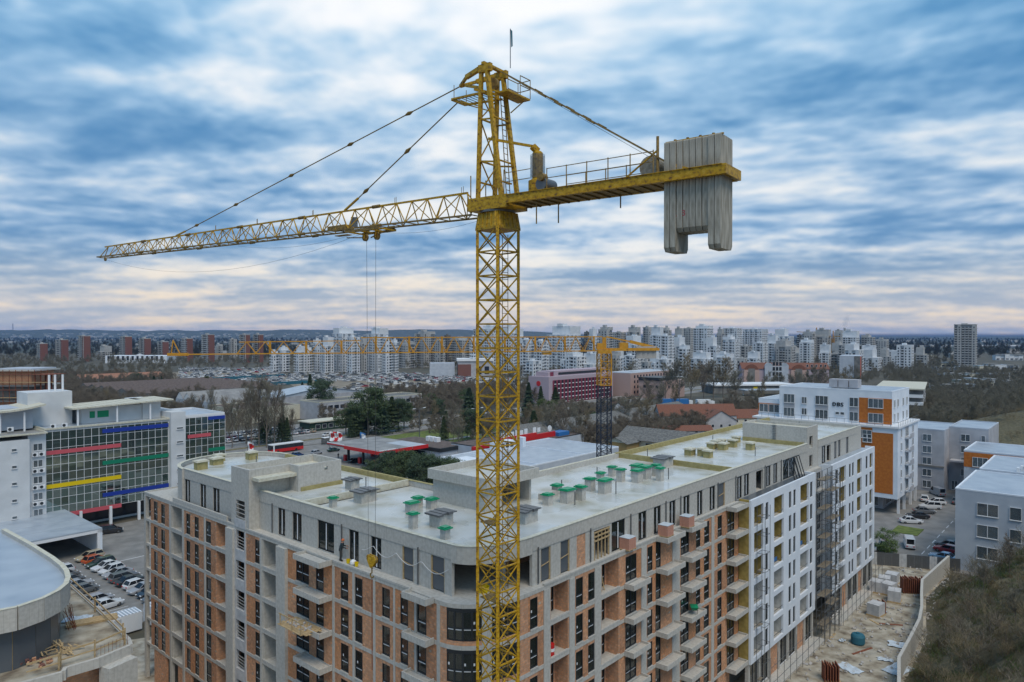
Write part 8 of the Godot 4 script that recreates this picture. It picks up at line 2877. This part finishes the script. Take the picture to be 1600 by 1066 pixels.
	for q in [[1302, 1058, 1.9, 2.0, "stack of rusty steel mesh standing near the lower edge of the yard"], [1430, 920, 3.4, 2.4, "tall rack of rust red formwork panels by the retaining wall"], [1376, 950, 1.8, 1.6, "small rust brown rack of panels between the block stacks"]]:
		var P := thing("steel_rack", q[4], "steel panels", ground_at(q[0], q[1] + 8), TURN - 1.0, "rusty racks in the yard")
		var n := int(q[2] / .3)
		for k in n:
			boxp(P, "panel", Vector3(-q[2] / 2 + k * .3, .05, -.7 + r.randf_range(-.1, .1)), Vector3(-q[2] / 2 + k * .3 + .1, q[3] + r.randf_range(-.25, .1), .7), M.rust)
		boxp(P, "skid", Vector3(-q[2] / 2, 0, -.5), Vector3(q[2] / 2, .05, .5), M.timber)
	var T2 := thing("water_tank", "teal plastic tank lying in the middle of the yard", "tank", ground_at(1343, 1008), .4)
	part(T2, "tank", MB.new().lathe(Vector3.ZERO, [[0, 0], [.75, .0], [.85, .2], [.85, 1.0], [.7, 1.25], [.25, 1.35], [.25, 1.45], [0, 1.45]], 18), M.teal_sheet)
	for q in [[1318, 1004, .9, "crumpled pale blue sheet beside the teal tank"], [1330, 1048, 2.4, "long pale plastic sheet near the rusty mesh stack"], [1386, 1034, 1.4, "white plastic sheet by the plank in the yard"], [1412, 1012, 2.6, "wide wet white sheet below the retaining wall"], [1406, 1050, 3.0, "pale sheet at the lower end of the retaining wall"], [1384, 958, .9, "small scrap of plastic beside the block stacks"]]:
		var P := thing("plastic_sheet", q[3], "plastic sheet", ground_at(q[0], q[1]), r.randf() * 3.0, "plastic sheets in the yard")
		var mb := MB.new()
		for i in 7:
			for j in 5:
				var h := func(x: int, z: int) -> Vector3: return Vector3((x - 3.5) * q[2] / 6 + sin(z * 1.9) * .15, .03 + absf(sin(x * 2.1 + z * 1.3 + q[0])) * .14, (z - 2.5) * q[2] / 7)
				mb.quad(h.call(i, j), h.call(i + 1, j), h.call(i + 1, j + 1), h.call(i, j + 1))
		part(P, "sheet", mb, M.plastic_wrap)
	for q in [[1350, 1020, 3.8, .5, "long dark plank lying beside the teal tank"], [1395, 978, 3.0, -.2, "dark plank lying near the retaining wall"], [1303, 997, 2.4, .9, "short weathered plank near the white facade"], [1370, 975, 2.0, 1.8, "thin pale batten lying across the yard"]]:
		var P := thing("plank", q[4], "plank", ground_at(q[0], q[1]), q[3], "loose planks in the yard")
		boxp(P, "board", Vector3(-q[2] / 2, .0, -.14), Vector3(q[2] / 2, .07, .14), M.timber if q[3] > .6 else M.rust)
	var db := MB.new()
	for k in 520:
		var p := loc(r.randf_range(44, 103), r.randf_range(-12, -2.5)) if k % 3 else loc(r.randf_range(60, 100), r.randf_range(-13.5, -9))
		var s := r.randf_range(.05, .22)
		db.box(Vector3(-s, -s * .5, -s * .7), Vector3(s, s * .5, s * .7), Transform3D(Basis.from_euler(Vector3(r.randf(), r.randf() * 6, r.randf())), p + Vector3(0, s * .4, 0)))
	tag(put(self, "debris", db.mesh(), M.concrete_bars), "small rubble and litter strewn over the muddy yard", "rubble", "", "stuff")
	# ropes and hoses hung along the penthouse wall
	var HR := thing("cable", "pale hose hanging in loops along the penthouse wall", "hose", on_block("L", 3.8, TOP + 1.9, -.95))
	var hm := MB.new()
	var bs := Basis(Vector3.UP, TURN)
	for k in 40:
		var s0 := k * .25
		var s1 := (k + 1) * .25
		hm.bar(bs * Vector3(0, -absf(sin(s0 * 1.1)) * .6, -s0), bs * Vector3(0, -absf(sin(s1 * 1.1)) * .6, -s1), .035)
	part(HR, "hose", hm, M.white_frame)

func loft_tray(P: Node3D) -> void:
	var mb := MB.new()
	loft(mb, [[Vector3(-.3, .35, .22), Vector3(.3, .35, .22), Vector3(.3, .35, -.22), Vector3(-.3, .35, -.22)], [Vector3(-.5, .68, .36), Vector3(.5, .68, .36), Vector3(.5, .68, -.36), Vector3(-.5, .68, -.36)]])
	part(P, "tray", mb, M.vent_green)
	part(P, "wheel", MB.new().tube(Vector3(.55, .2, -.05), Vector3(.55, .2, .05), .2, .2, 14), M.rubber)
	for s in [-.25, .25]:
		beam(P, "handle", Vector3(.5, .25, s * .3), Vector3(-.95, .6, s), .04, M.steel)
		beam(P, "leg", Vector3(-.3, .45, s), Vector3(-.35, 0, s), .04, M.steel)
